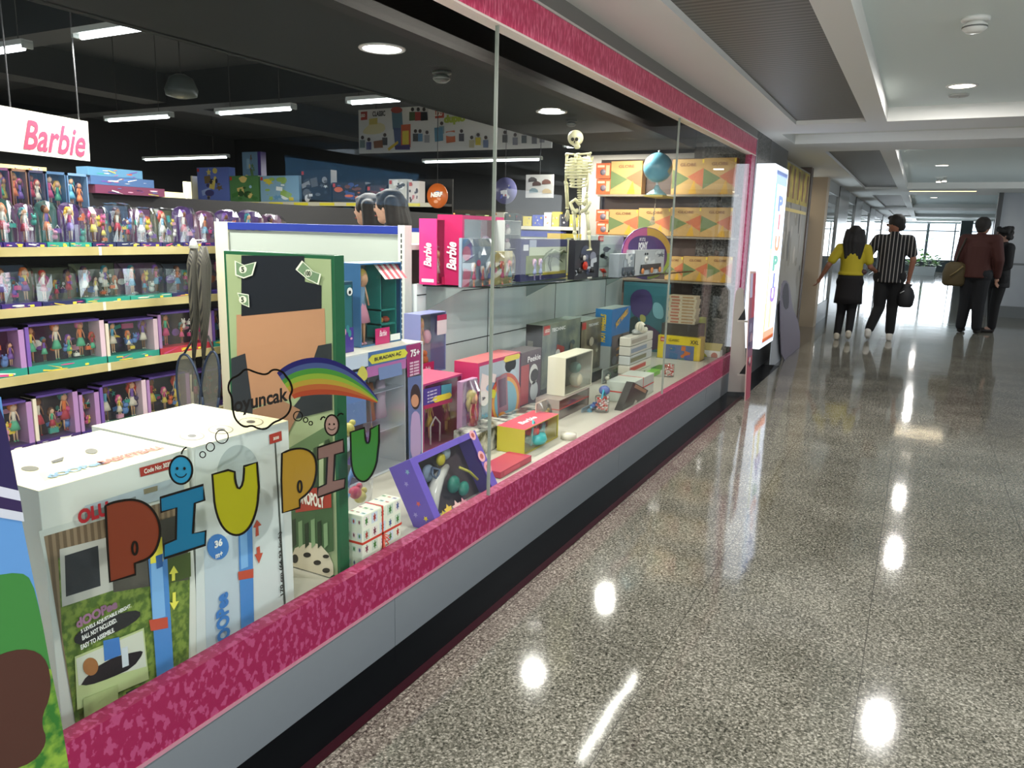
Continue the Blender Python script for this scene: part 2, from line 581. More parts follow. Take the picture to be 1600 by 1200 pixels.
# shop front: grey metal skirting, pink band, glass, fascia
Y0, Y1 = -1.6, 7.55
m = MB()
ys = [Y0, .9, 1.97, 4.2, 6.3, Y1]
for a, b in zip(ys, ys[1:]):
    m.box(GX - .05, GX, a + .0015, b - .0015, .0, .19, GREYP)
m.box(GX - .06, GX - .006, Y0, Y1, .0, .185, DARKW)
structure('trim_1', m)
structure('trim_2', MB().box(GX - .045, GX + .004, Y0, Y1, .19, .353, PINKP).box(GX - .045, GX + .007, Y0, Y1, .186, .196, M('#b9808f', .3)))
m = MB().box(GX - .05, GX + .006, Y0, Y1, 2.165, 2.31, PINKF)
m.box(GX - .05, GX + .012, Y0, Y1, 2.306, 2.316, M('#c9c2bb', .3))
m.box(GX - .05, GX + .010, Y0, Y1, 2.158, 2.166, M('#e9d9ce', .35))
structure('trim_3', m)
structure('trim_4', MB().box(GX - .05, GX + .006, 7.36, Y1, .353, 2.158, PINKP).box(GX - .05, GX + .012, Y1 - .02, Y1, .353, 2.3, M('#8d8a94', .3)))
structure('trim_5', MB().box(GX - .3, GX + .002, Y0, Y1, 2.316, CEIL, M('#75726d', .45)))
for i, (a, b) in enumerate(((Y0, .2), (.2, 2.62), (2.62, 5.03), (5.03, 7.36))):
    w = structure('window_%d' % (i + 1), MB().box(GX - .010, GX - .002, a + .004, b - .004, .345, 2.16, GLASS))
    if i < 3:
        sw = (.003, .0035, .0018)[i]
        m = MB().box(GX - .012, GX + .001, b - sw, b + sw, .353, 2.16, M('#8d9288', .25))
        tag(m.build('trim_%d' % (i + 6)), kind='structure')

# suspended ceiling of the passage: soffit grid with recesses and dark slatted panels
m = MB()
ZT = 2.75
rows = [(-3, 7.30), (9.55, 16.5), (18.7, 25.6), (27.8, 34.7), (36.9, 41.5)]
yy = -3
edges = []
for a, b in rows:
    if a > yy: edges.append((yy, a))
    yy = b
edges.append((yy, END_Y + .2))
for a, b in edges:
    if a < 8 < b:                                   # cross beam with a lit slot
        m.box(GX - .3, 4.2, a, 7.9, CEIL, ZT, SOFFIT)
        m.box(GX - .3, 4.2, 8.75, b, CEIL, ZT, SOFFIT)
    else:
        m.box(GX - .3, 4.2, a, b, CEIL, ZT, SOFFIT)
for a, b in rows:
    m.box(GX - .3, -1.09, a, b, CEIL, ZT, SOFFIT)
    m.box(-.53, -.375, a, b, CEIL, ZT, SOFFIT)
    m.box(3.4, 4.2, a, b, CEIL, ZT, SOFFIT)
structure('ceiling', m)
m = MB()
for a, b in rows: m.box(-.375, 3.4, a, b, REC, ZT, RECM)
m.box(-1.3, 4.2, 7.9, 8.75, REC - .02, ZT, M('#dcdcd0', .5))
m.box(GX - .3, -1.3, 7.9, 8.75, CEIL, ZT, SOFFIT)
structure('ceiling_recess', m)
m = MB()
for i, (a, b) in enumerate(rows):
    m.box(-1.09, -.53, a, b, CEIL + .035, ZT, SLAT)
structure('ceiling_panel', m)

# end of the passage: low wall, glazing, post, pale sky outside
m = MB().box(-2.2, 3.2, END_Y, END_Y + .2, 0, .58, M('#2b3436', .4))
m.box(-2.2, 3.2, END_Y, END_Y + .2, 2.30, 2.6, M('#aeb7b8', .5))
structure('wall_end', m)
m = MB()
FR = M('#4b5557', .4)
for x0, x1 in ((-1.62, -1.55), (.1, .22), (1.28, 1.34), (1.9, 1.96)):
    m.box(x0, x1, END_Y - .05, END_Y + .05, .58, 2.30, FR)
m.box(-1.6, 3.0, END_Y - .04, END_Y + .04, 1.93, 1.98, FR)
structure('window_5', m)
structure('wall_pillar', MB().box(1.42, 1.88, END_Y - 3, END_Y - 2.2, 0, CEIL, M('#3a4245', .4)))
# right side of the passage
m = MB().box(4.0, 4.2, -3, 7.2, 0, CEIL, M('#8e8f8e', .6)).box(4.0, 4.2, 10.3, 16.5, 0, CEIL, M('#8e8f8e', .6))
m.box(4.0, 4.2, 7.2, 10.3, 0, 1.75, M('#8e8f8e', .6)).box(4.0, 4.2, 16.5, 22.7, 0, 1.55, M('#8e8f8e', .6)).box(4.0, 4.2, 22.7, END_Y, 0, CEIL, M('#8e8f8e', .6))
m.box(4.0, 4.2, 7.2, 10.3, 2.26, CEIL, M('#8e8f8e', .6))
structure('wall_right', m)
TG = thin_glass('added_tint_glass', (.22, .30, .36), .05)  # dark tint added to dim the sky mirrored in the shop window
structure('window_20', MB().box(4.05, 4.06, 7.2, 10.3, 1.75, 2.26, TG))
structure('window_21', MB().box(4.05, 4.06, 16.5, 22.7, 1.55, CEIL, TG))
m = MB().box(2.6, 2.8, 19.2, END_Y, 0, CEIL, M('#777d80', .5))
for k in range(5): m.box(2.55, 2.6, 21 + 4.4 * k, 21.5 + 4.4 * k, 0, CEIL, M('#4a4f52', .4))
structure('wall_right_far', m)
structure('wall_behind', MB().box(-13.6, 4.2, -3.2, -3, 0, ZT, M('#6d6a66', .7)))
# grey glazed partition facing us
m = MB().box(1.28, 4.0, 17.9, 17.96, .0, CEIL, ramped('grey_partition', '#8a9098', '#a6acb3', .9, .3, .7, .22))
m.box(1.28, 4.0, 17.88, 17.9, 1.02, 1.06, M('#5c6164', .3)).box(1.28, 4.0, 17.86, 17.9, 0, .22, M('#5b6061', .35))
structure('wall_partition', m)
structure('trim_11', MB().box(1.20, 1.28, 17.82, 17.98, 0, CEIL, M('#24282a', .3)))

# shop shell
BHX = onz(655, 163, 2.30).x
m = MB().box(BHX, -2.02, -3, 8.1, 2.30, ZT, DARKC).box(-2.02, GX - .05, Y1, 8.1, 2.30, ZT, DARKC)
m.box(-2.02, GX - .05, -3, Y1, 2.42, ZT, M('#0c0d0e', .6, spec=.08))
m.box(-2.10, -2.02, -3, Y1, 2.24, 2.42, M('#1b1918', .6, spec=.1))
structure('ceiling_shop', m)
structure('ceiling_shop_high', MB().box(-13.6, BHX, -3, 13, 3.25, 3.4, M('#1d2126', .6)).box(BHX, GX - .3, 8.1, 13, 3.25, 3.4, M('#1d2126', .6)).box(BHX - .05, BHX + .02, -3, 8.1, 2.3, 3.3, DARKC))
structure('wall_shop_back', MB().box(-13.6, GX - .3, 12.6, 12.8, 0, 3.3, M('#121519', .6)))
structure('wall_shop_left', MB().box(-13.8, -13.6, -3, 12.8, 0, 3.3, M('#14181d', .6)))
structure('wall_shop_end', MB().box(-2.05, GX - .06, 7.62, 7.70, 0, 2.3, M('#3b322c', .5)))
m = MB()
for y in (3.9, 6.9): m.box(-13.5, BHX - .06, y, y + .3, 2.85, 3.25, M('#22262b', .5))
m.box(-9.0, -8.6, -3, 12.5, 2.9, 3.25, M('#22262b', .5))
structure('ceiling_beam', m)

# ---- left side of the passage beyond the shop
GRW = ramped('rough_dark_granite', '#23221f', '#6b6963', 60, .4, .62, .45, bump=.6)
structure('wall_pier', MB().box(GX - .5, GX, Y1 + .01, 8.32, 0, CEIL, GRW).box(GX - .5, GX - .005, 8.32, 9.42, 0, CEIL, M('#5f6163', .35, .3)))
LEFT = [  # y0, y1, kind
    (11.55, 11.75, 'frame'), (13.4, 13.75, 'wood'), (13.75, 15.6, 'shop'), (15.6, 17.6, 'pier'), (17.6, 19.5, 'bright'),
    (19.5, 21.5, 'pier'), (21.5, 25, 'bright'), (25, 27.5, 'pier'), (27.5, 33, 'bright'), (33, 35, 'pier'), (35, END_Y, 'bright')]
STONE = ramped('grey_stone_pier', '#4c4b49', '#6c6a66', 3, .4, .6, .25)
lw = MB()
for a, b, k in LEFT:
    if k == 'pier': lw.box(GX - .5, GX + .02, a, b, 0, CEIL, STONE)
    if k == 'wood': lw.box(GX - .35, GX + .02, a, b, 0, CEIL, M('#b7a58d', .5))
    if k == 'frame': lw.box(GX - .3, GX, a, b, 0, CEIL, M('#5b4c42', .5))
    if k in ('shop', 'bright'):
        lw.box(GX - .03, GX, a, b, 0, .32, M('#54585a', .3)); lw.box(GX - .03, GX, a, b, 2.2, CEIL, M('#9a9c9a', .4))
lw.box(GX - 2.5, GX - 2.4, 9.4, END_Y, 0, CEIL, M('#c9c4b5', .6))
lw.box(GX - 2.4, GX - .5, 9.35, 9.42, 0, CEIL, M('#8a8378', .6))
structure('wall_left', lw)
n = 12
for i, (a, b, k) in enumerate([q for q in LEFT if q[2] in ('shop', 'bright')]):
    structure('window_%d' % (6 + i), MB().box(GX - .02, GX - .012, a, b, .32, 2.2, GLASS))
    area('shop_display_lamp', (GX - 1.2, (a + b) / 2, 2.3), 1.2, (b - a) * .8, 26 if k == 'shop' else 16 * (b - a) / 2, (.92, .97, 1.0))
    structure('wall_display_%d' % (i + 1), MB().box(GX - 1.25, GX - 1.15, a, b, 0, 2.2, M('#e6edf0', .5)))
area('doorway_lamp', (GX - 1.0, 12.6, 2.3), .8, 1.2, 30, (1, .88, .65))

# ================================================================== LAMPS AND CEILING FITTINGS
GLOW = M('#fff4e0', .5, emit=9)
GLOWC = M('#f6fbff', .5, emit=7)
RING = M('#d6d6d2', .35)


def downlight(x, y, z, label, group, glow=GLOW, r=.085):
    t = thing('ceiling_downlight', label, 'ceiling light', (x, y, z), group=group)
    MB().lathe((0, 0, 0), [(r + .018, 0), (r + .016, -.006), (r, -.008), (r - .002, 0)], RING, 20).build('trim_ring', t)
    MB().lathe((0, 0, 0), [(r - .004, -.001), (r - .004, -.005)], glow, 20).build('diffuser', t)
    return t


names = ['first', 'second', 'third', 'fourth', 'fifth', 'last and smallest']
for i, (x, y) in enumerate(HALL_DOWN):
    downlight(x, y, REC, 'round glowing downlight over the granite passage, %s along the ceiling row' % names[i], 'passage downlights')
downlight(-2.49, 3.28, 2.30, 'larger round white downlight in the dark shop ceiling, before the tall glass joint', 'shop downlights', GLOWC, .1)
downlight(-2.54, 5.39, 2.30, 'smaller round white downlight in the dark shop ceiling, above the skeleton', 'shop downlights', GLOWC, .1)
tn = ['the largest one, high above the doll shelves', 'cut off by the edge of the view above the doll sign', 'thin, below the hanging bell lamp', 'above the stacked building set boxes',
      'short, just above the white banner', 'low and far back above the beige panels', 'long, just under the white banner', None, None]
for k, (x0, x1, y, z) in enumerate(TUBES):
    t = thing('tube_light', 'white glowing tube light, ' + (tn[k] or 'out of sight behind the bulkhead'), 'ceiling light', ((x0 + x1) / 2, y, z), group='tube lights of the shop')
    L = (x1 - x0) / 2
    MB().box(-L - .04, L + .04, -.035, .035, 0, .03, M('#c8ccc8', .4)).box(-L - .05, -L - .03, -.03, .03, -.02, .02, M('#9aa09c', .4)).box(L + .03, L + .05, -.03, .03, -.02, .02, M('#9aa09c', .4)).build('housing', t)
    MB().tube((-L, 0, -.015), (L, 0, -.015), .016, None, GLOWC, 8).build('tube', t)
    zc = 3.245 if (x1 < BHX or y > 8.1) else 2.3
    if zc > z + .04:
        for s in (-.7, .7): MB().tube((s * L, 0, .03), (s * L, 0, zc - z), .003, None, M('#303030', .5), 5).build('suspension_wire', t)


for a_, b_ in DISP_TUBES:
    t = thing('tube_light', 'slim tube light hidden above the window display, over the %s toys' % {.4: 'near', 2.5: 'middle', 4.67: 'far'}[a_], 'ceiling light', (-1.80, (a_ + b_) / 2, 2.42))
    MB().box(-.02, .02, a_ / 2 - b_ / 2, b_ / 2 - a_ / 2, -.02, 0, M('#c8ccc8', .4)).build('housing', t)
    MB().tube((0, a_ / 2 - b_ / 2, -.032), (0, b_ / 2 - a_ / 2, -.032), .011, None, GLOWC, 8).build('tube', t)
t = thing('strip_light', 'thin warm strip light across the passage ceiling before the glazed partition', 'ceiling light', (.22, 17.1, CEIL))
MB().box(-.57, .57, -.03, .03, -.014, 0, M('#c9c6bd', .4)).build('housing', t)
MB().box(-.56, .56, -.02, .02, -.018, -.014, M('#ffdca0', .4, emit=5)).build('diffuser', t)


def smoke_detector(x, y, z, label, c='#e8e8e2', s=1.0):
    t = thing('smoke_detector', label, 'smoke detector', (x, y, z))
    MB().lathe((0, 0, 0), [(.055 * s, 0), (.055 * s, -.012 * s), (.045 * s, -.016 * s)], M(c, .4), 20).build('base_plate', t)
    MB().lathe((0, 0, -.016 * s), [(.03 * s, 0), (.048 * s, -.012 * s), (.048 * s, -.028 * s), (.03 * s, -.042 * s), (.012 * s, -.045 * s)], M(c, .35), 20).build('sensor_head', t)
    MB().lathe((0, 0, 0), [(.046 * s, -.034 * s), (.049 * s, -.035 * s), (.049 * s, -.041 * s), (.046 * s, -.042 * s)], M('#6f716d', .5), 20).build('vent_ring', t)
    return t


p = onz(1525, 28, REC); smoke_detector(p.x, p.y, REC, 'white round smoke detector on the passage ceiling, before the first downlight', s=1.15)
p = onz(1498, 148, REC); t = thing('loudspeaker', 'thin pale ceiling speaker just behind the first passage downlight', 'speaker', (p.x, p.y, REC))
MB().lathe((0, 0, 0), [(.07, 0), (.065, -.012), (.03, -.014)], M('#b9bab5', .5), 20).build('grille', t)
MB().lathe((0, 0, -.014), [(.01, 0), (.006, -.01)], M('#8c8d89', .4), 8).build('fixing_screw', t)
for k, (px_, py_, z, n_) in enumerate(((1461, 262, 0, 0),)): pass
for px_, py_, lab in ((1467, 279, 'the one beside the shop side'), (1476, 278, 'the one beside the partition side')):
    p = onz(px_, py_, REC)
    t = thing('ceiling_spotlight', 'small glowing spotlight behind the second passage downlight, ' + lab, 'ceiling light', (p.x, p.y, REC), group='twin ceiling spotlights')
    MB().tube((0, 0, 0), (0, -.03, -.06), .035, .045, M('#c5c5c0', .3), 12).build('lamp_head', t)
    MB().tube((0, -.03, -.058), (0, -.031, -.064), .036, .036, GLOW, 12).build('diffuser', t)
p = onz(690, 112, 2.3); smoke_detector(p.x, p.y, 2.3, 'dark green smoke detector on the shop ceiling beside the larger downlight', '#39413b')
p = onz(893, 188, 2.3); smoke_detector(p.x, p.y, 2.3, 'dark small smoke detector on the shop ceiling behind the smaller downlight', '#2f3336', .8)
p = onz(283, 135, 2.6); t = thing('projector_lamp', 'grey translucent bell-shaped lamp hanging above the doll shelves', 'hanging lamp', (p.x, p.y, 2.6))
MB().lathe((0, 0, 0), [(.04, .10), (.10, .07), (.14, -.03), (.13, -.08), (.05, -.10)], M('#4c534f', .35), 16).build('lamp_shade', t)
MB().tube((0, 0, .1), (0, 0, .64), .006, None, M('#333333', .5), 6).build('cable', t)

# ================================================================== SHOP DISPLAY STRUCTURE
XB = -2.62; DY0 = 3.69; DZ = .30
t = thing('display_platform', 'cream display platform behind the shop window carrying the toys', 'display platform', (-2.0, 3.0, 0))
MB().box(XB, GX - .07, .3, 7.38, .27, DZ - .001, M('#bfbcae', .45)).build('platform_top', t, world=True, bevel=.003)
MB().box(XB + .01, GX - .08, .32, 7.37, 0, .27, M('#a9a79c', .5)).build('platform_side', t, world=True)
t = thing('display_back_panel', 'pale grey glossy back panel with thin black joints behind the window toys', 'display panel', (XB, 5, DZ))
MB().box(XB - .04, XB - .001, DY0 + .08, 7.36, DZ, 1.10, ramped('pale_back_panel', '#dfe9ea', '#f6fbfa', 1.3, .3, .7, .16, 'noise', (1, 3, .05))).build('panel', t, world=True)
m = MB()
for z in (.70, 1.035): m.box(XB - .001, XB + .001, DY0 + .08, 7.36, z - .003, z + .003, M('#22282a', .4))
for y in (4.63, 5.75, 6.9): m.box(XB - .001, XB + .001, y - .003, y + .003, DZ, 1.10, M('#22282a', .4))
m.build('joint_strip', t, world=True)
# gondola end facing us
gl, gr = ony(336, 348, DY0).x, ony(636, 360, DY0).x
t = thing('gondola_end', 'tall white gondola end panel with blue top strip behind the poster', 'shelf unit', ((gl + gr) / 2, DY0, 0))
MB().box(gl + .13, gr - .056, DY0, DY0 + .05, 0, 1.385, M('#b0b9b0', .4)).build('end_panel', t, world=True, bevel=.003)
MB().box(gl + .13, gr - .056, DY0 - .015, DY0 + .05, 1.387, 1.435, M('#22358a', .35)).build('blue_top_strip', t, world=True, bevel=.003)
MB().box(gl, gl + .125, DY0 - .01, DY0 + .06, 0, 1.437, M('#e4dfc4', .45)).box(gl + .127, gl + .133, DY0 - .012, DY0, .2, 1.37, M('#8b8f84', .4)).build('side_post', t, world=True, bevel=.004)
m = MB().box(gr - .05, gr - .003, DY0 - .02, DY0 + .05, 0, 1.44, M('#cdd2ca', .4))
for k in range(34): m.box(gr - .03, gr - .022, DY0 - .0215, DY0 - .019, .35 + .031 * k, .37 + .031 * k, M('#22282a', .5))
m.build('slotted_post', t, world=True)
MB().box(gl, gr - .01, DY0 + .5, DY0 + .53, 0, 1.4, M('#b9bdb4', .5)).box(gl, gr - .01, DY0 + .06, DY0 + .5, 1.30, 1.33, M('#c9cdc4', .5)).build('rear_panel', t, world=True)
# lower gondola end further back
ux0, ux1 = ony(644, 360, 6.0).x, XB - .06
t = thing('gondola_unit', 'low pale gondola end with dark blue strip seen behind the shelf toys', 'shelf unit', ((ux0 + ux1) / 2, 6.0, 0))
MB().box(ux0, ux1, 6.0, 6.05, 0, 1.38, M('#c9d2cb', .4)).build('end_panel', t, world=True)
MB().box(ux0, ux1, 5.985, 6.05, 1.382, 1.43, M('#1d2b6e', .35)).build('blue_top_strip', t, world=True)
# glass shelf with the toys
SZ = 1.10
GS = [(XB + .006, 3.82), (-2.20, 4.02), (-1.90, 7.3), (XB + .006, 7.3)]
t = thing('glass_shelf', 'dark-edged glass shelf carrying the upper row of toys', 'glass shelf', (-2.4, 5, SZ))
MB().prism([(x, y, SZ - .012) for x, y in GS], (0, 0, .010), thin_glass('shelf_glass', (.72, .82, .80), .06, 0, 5, .25, (.25, .32, .3))).build('glass_plate', t, world=True)
m = MB().path([(-2.20, 4.02, SZ - .008), (-1.90, 7.3, SZ - .008)], .006, M('#10201c', .2), 6).path([(XB + .008, 3.82, SZ - .008), (-2.20, 4.02, SZ - .008)], .007, M('#2a3330', .2), 6)
m.build('polished_edge', t, world=True)
for y in (3.86, 5.2, 6.9): MB().prism([(XB + .006, y, SZ - .013), (XB + .28, y, SZ - .013), (XB + .006, y, SZ - .16)], (0, .006, 0), M('#8f9a97', .35)).build('bracket', t, world=True)

# doll shelving left, facing the window
SX = -4.35
RZ = [1.265, .935, .56, .12]
t = thing('toy_shelving', 'long shop shelving with cream price rails full of doll packs', 'shelving', (SX - .2, 2.9, 0))
RAIL = ramped('cream_price_rail', '#b5a468', '#d8ca95', 3, .3, .7, .3)
MB().box(SX - .52, SX - .48, .9, 8.5, 0, 1.60, M('#1b1a1c', .6)).build('back_panel', t, world=True)
for k, z in enumerate(RZ):
    s = MB().box(SX - .47, SX - .012, .9, 7.5, z - .03, z, M('#3c3a3a', .5)).build('shelf_board', t, world=True)
    m = MB().box(SX - .01, SX, .9, 7.5, z - .045, z + .005, RAIL)
    for y in (2.95, 4.2, 5.5): m.box(SX, SX + .002, y, y + .018, z - .045, z + .005, M('#f2efe0', .4))
    m.build('price_rail', s, world=True)
MB().box(SX - .47, SX - .02, .9, 7.5, 0, .075, M('#222020', .5)).build('plinth', t, world=True)

# ================================================================== DOLL PACKS ON THE SHELVING
SK = ['#e8b48c', '#c98a62', '#8a5a3c', '#f0c8a6']
HR = ['#c8402f', '#5b3420', '#7b4aa0', '#e0b23c', '#2f7f88', '#d95a92', '#3b2a3d', '#e0783a']
HN = ['red', 'brown', 'purple', 'blond', 'teal', 'pink', 'black', 'orange']
DR = ['#d64f86', '#5fa8c8', '#f0d860', '#7d5bb0', '#e8e2d0', '#54b890', '#e07a3c', '#b8324a']
DN = ['pink', 'blue', 'yellow', 'purple', 'cream', 'green', 'orange', 'crimson']
PAL = ['#d9518f', '#7a4fa8', '#3fa99a', '#f1d34a', '#f2efe6', '#e4703e', '#5a86c8', '#f0a8c4', '#3c2a5c']
TEAL = '#2f9c8c'; PURP = '#3d2a78'; NAVY = '#232a5c'
ORD = ['first', 'second', 'third', 'fourth', 'fifth', 'sixth', 'seventh', 'eighth', 'ninth', 'tenth', 'eleventh', 'twelfth', 'thirteenth', 'fourteenth']


def doll_pack(y, z, w, h, d, seed, base, style, row, idx, side, ndolls=1):
    """pack facing +X; its left end stands at y"""
    r = random.Random(seed)
    hi, di = r.randrange(8), r.randrange(8)
    lab = '%s pack with %s-haired doll, %s from the near end of the %s shelf' % ({'arch': 'arched clear', 'dome': 'crinkled clear', 'box': 'wide boxed'}[style], HN[hi], ORD[idx], row)
    t = thing('doll_pack', lab, 'toy', (SX - .02, y + w / 2, z + .001), PI / 2, 'doll packs on the long shelving')
    bc = base
    # card, base and side
    if style == 'arch':
        pts = [(-w / 2, d, 0), (w / 2, d, 0), (w / 2, d, h * .8)] + [(w / 2 * math.cos(a), d, h * .8 + h * .2 * math.sin(a)) for a in [PI * k / 8 for k in range(1, 8)]] + [(-w / 2, d, h * .8)]
        m = MB().prism(pts, (0, -.004, 0), M(r.choice(['#5b3a7a', '#6f4468', '#37605c', '#8a5474']), .4))
        m.build('backing_card', t)
    elif style == 'dome':
        m = MB().box(-w / 2, w / 2, d - .004, d, 0, h * .94, M(r.choice(['#4d5560', '#5a6048', '#46566a', '#6a4a66']), .4))
        art(m, w, h * .94, seed, PAL, 10, d - .004)
        m.build('backing_card', t)
    else:
        m = MB().box(-w / 2, w / 2, d - .004, d, 0, h, M('#2b2440', .4))
        art(m, w * .9, h * .7, seed + 5, PAL, 8, d - .004, z0=h * .2)
        m.build('backing_card', t)
        m = MB().box(-w / 2, -w / 2 + .02, 0, d - .004, 0, h, M(r.choice(['#b58ac0', '#7d5bb0', '#e8dcc8']), .35)).box(w / 2 - .03, w / 2, 0, d - .004, 0, h, M(r.choice(['#b58ac0', '#e6c9d6']), .35)).box(-w / 2, w / 2, 0, d - .004, h - .012, h, M('#57408a', .35))
        m.build('carton', t)
    bh = h * (.14 if style != 'box' else .2)
    m = MB().box(-w / 2, w / 2, -.002, d * .9, 0, bh * .8, M(bc, .35))
    art(m, w, bh * .75, seed + 1, ['#f2efe6', '#f1d34a', '#d9518f'], 5, -.002, big=.3)
    m.build('base_tray', t)
    # dolls and accessories
    n = ndolls
    for k in range(n):
        cx = -w * .22 if n == 1 else -w / 2 + w * (k + .7) / (n + .4)
        H = h * (.76 if k % 2 == 0 else .5)
        dm = MB(); doll_mb(dm, cx, d * .45, bh, H, SK[(hi + k) % 4], HR[(hi + 3 * k) % 8], DR[(di + k) % 8], DR[(di + 3) % 8], r.random() < .7)
        dm.build('doll', t)
    for k in range(4 if style != 'arch' else 2):
        cx = r.uniform(.0, .38) * w; cz = bh + r.uniform(.05, .5) * h
        q = r.uniform(.05, .09) * h
        m = MB()
        c1 = M(r.choice(PAL), .35)
        if k % 2 == 0:      # little animal: body, head, ears
            m.ball((cx, d * .5, cz), q, c1, 1, .7, 1.1, 8, 6).ball((cx, d * .42, cz + q * 1.5), q * .8, c1, 1, .8, .9, 8, 6)
            m.ball((cx - q * .5, d * .45, cz + q * 2.3), q * .3, c1, 1, .6, 1.3, 6, 5).ball((cx + q * .5, d * .45, cz + q * 2.3), q * .3, c1, 1, .6, 1.3, 6, 5)
            m.build('pet_figure', t)
        else:               # bag with a handle
            m.box(cx - q, cx + q, d * .4, d * .55, cz - q * .7, cz + q * .5, c1).path([(cx - q * .6, d * .47, cz + q * .5), (cx, d * .47, cz + q * 1.4), (cx + q * .6, d * .47, cz + q * .5)], q * .12, M('#f2efe6', .4), 5)
            m.build('accessory', t)
    # clear cover
    if style == 'box':
        MB().box(-w / 2 + .021, w / 2 - .031, .002, .004, bh * .8, h - .013, CLEAR).build('clear_window', t)
    else:
        rr = r.uniform
        cols = 7
        pts = []
        for j, (zz, yy) in enumerate(((bh * .8, 0), (h * .5, 0.0), (h * .82, .006), (h * .97, d * .35), (h * 1.0, d * .8))):
            row_ = []
            for i in range(cols + 1):
                u = -1 + 2 * i / cols
                bulge = (1 - abs(u) ** 3)
                z_ = zz * (1 if style == 'dome' else (1 if zz < h * .6 else 1 - .12 * u * u))
                row_.append((u * w / 2, yy + d * .35 * (1 - bulge) + rr(-.004, .004), z_ + rr(-.004, .004)))
            pts.append(row_)
        m = MB().mat(FILM)
        vs = [[m.bm.verts.new(p_) for p_ in q] for q in pts]
        for a, b in zip(vs, vs[1:]):
            for i in range(cols):
                m.bm.faces.new((a[i], a[i + 1], b[i + 1], b[i]))
        o = m.build('clear_cover', t)
        sd = o.modifiers.new('thickness', 'SOLIDIFY'); sd.thickness = .0006
    # price sticker
    MB().box(w * .2, w * .2 + .022, -.0045, -.0035, bh * .15, bh * .15 + .012, M('#f3e24a', .5)).build('price_sticker', t)
    return t


def row_of(px_edges, py, rowname, z, h, d, styles, bases, seed, nd):
    for i, (a, b) in enumerate(zip(px_edges, px_edges[1:])):
        y0 = onx(a, py, SX - .02).y; y1 = onx(b, py, SX - .02).y
        doll_pack(y0 + .004, z, (y1 - y0) - .008, h * (1 + .05 * math.sin(i * 2.3)), d, seed + i, bases[i % len(bases)], styles[i % len(styles)], rowname, i, '', nd[i % len(nd)])


row_of([-36, 2, 36, 71, 107, 142, 180, 218, 252, 285, 318, 350, 385, 420, 455], 360, 'top', RZ[0], .255, .10, ['arch', 'arch', 'arch', 'arch', 'arch', 'dome', 'dome', 'dome', 'dome'], [PURP, PURP, PURP, TEAL, TEAL, NAVY, NAVY, PURP, NAVY], 11, [1, 1, 1, 1, 1, 2, 2, 2, 1])
row_of([-60, -2, 63, 131, 202, 268, 332, 395], 445, 'second', RZ[1], .235, .14, ['dome'], [NAVY, PURP, NAVY, TEAL, TEAL, NAVY, PURP], 41, [2, 3, 3, 4, 3, 2])
row_of([-70, 40, 166, 249, 333, 400], 540, 'third', RZ[2], .27, .11, ['box'], [TEAL, TEAL, TEAL, '#c0394c', TEAL], 71, [4, 6, 3, 3])
row_of([-60, 52, 125, 158, 232, 300, 372], 650, 'bottom', RZ[3], .30, .12, ['box'], ['#46306f', '#46306f', PURP, TEAL, PURP, '#46306f'], 91, [3, 3, 1, 3, 3])
# boxed sets standing behind on top
for i, (a, b, c) in enumerate(((0, 18, '#7a4a72'), (19, 45, '#8d6a58'), (46, 72, '#4c4a66'), (73, 105, '#5c7fa8'), (106, 139, '#6f8fb4'))):
    y0 = onx(a, 300, SX - .33).y; y1 = onx(b, 300, SX - .33).y
    w = y1 - y0 - .006
    t = thing('doll_box', 'grey-blue window doll box standing behind the top doll row, %s from the near end' % ORD[i], 'toy', (SX - .33, (y0 + y1) / 2, RZ[0] + .001), PI / 2, 'doll boxes behind the top row')
    h = .44
    MB().box(-w / 2, w / 2, .06, .064, 0, h, M('#4a4f66', .4)).box(-w / 2, -w / 2 + .006, 0, .06, 0, h, M(c, .35)).box(w / 2 - .006, w / 2, 0, .06, 0, h, M(c, .35)).box(-w / 2, w / 2, 0, .06, h - .015, h, M(c, .35)).build('carton', t)
    m = MB(); doll_mb(m, -w * .2, .035, h * .52, .19, SK[i % 4], HR[(i * 3) % 8], DR[(i + 5) % 8]); m.build('doll', t)
    m = MB(); doll_mb(m, w * .2, .035, h * .5, .17, SK[(i + 1) % 4], HR[(i * 3 + 2) % 8], DR[(i + 2) % 8]); m.build('doll', t)
    MB().box(-w / 2 + .007, w / 2 - .007, .001, .003, .01, h - .016, CLEAR).build('clear_window', t)
# stacked long boxes on the shelving top further along
for i, (a, b, z, c) in enumerate(((141, 225, 1.56, '#5f93b8'), (144, 242, 1.50, '#4d6fa0'), (150, 258, 1.445, '#7c3b5a'))):
    y0 = onx(a, 310, SX - .44).y; y1 = onx(b, 310, SX - .44).y
    w = y1 - y0
    t = thing('board_game_box', 'flat long game box in the pile on the shelving top, %s from above' % ORD[i], 'toy', (SX - .44, (y0 + y1) / 2, 1.60 + .055 * (2 - i)), PI / 2, 'flat boxes piled above the dolls')
    m = MB().box(-w / 2, w / 2, 0, .12, 0, .054, M(c, .4)); m.build('carton', t)
    m = MB(); art(m, w, .05, 300 + i, PAL, 12, 0, big=.2); m.build('printed_front', t)

# ================================================================== BOXED TOYS: helpers
def face_part(root, face, loc, w, h, name, fn):
    """fn(mb) draws in a frame x 0..w, z 0..h, y toward -; placed on the +X or -Y or top face"""
    mb = MB(); fn(mb)
    o = mb.build(name)
    o.parent = root
    o.location = Vector(loc) - root_loc(root)
    if face == '+x': o.rotation_euler = (0, 0, PI / 2)
    if face == '+z': o.rotation_euler = (-PI / 2, 0, PI / 2)
    return o


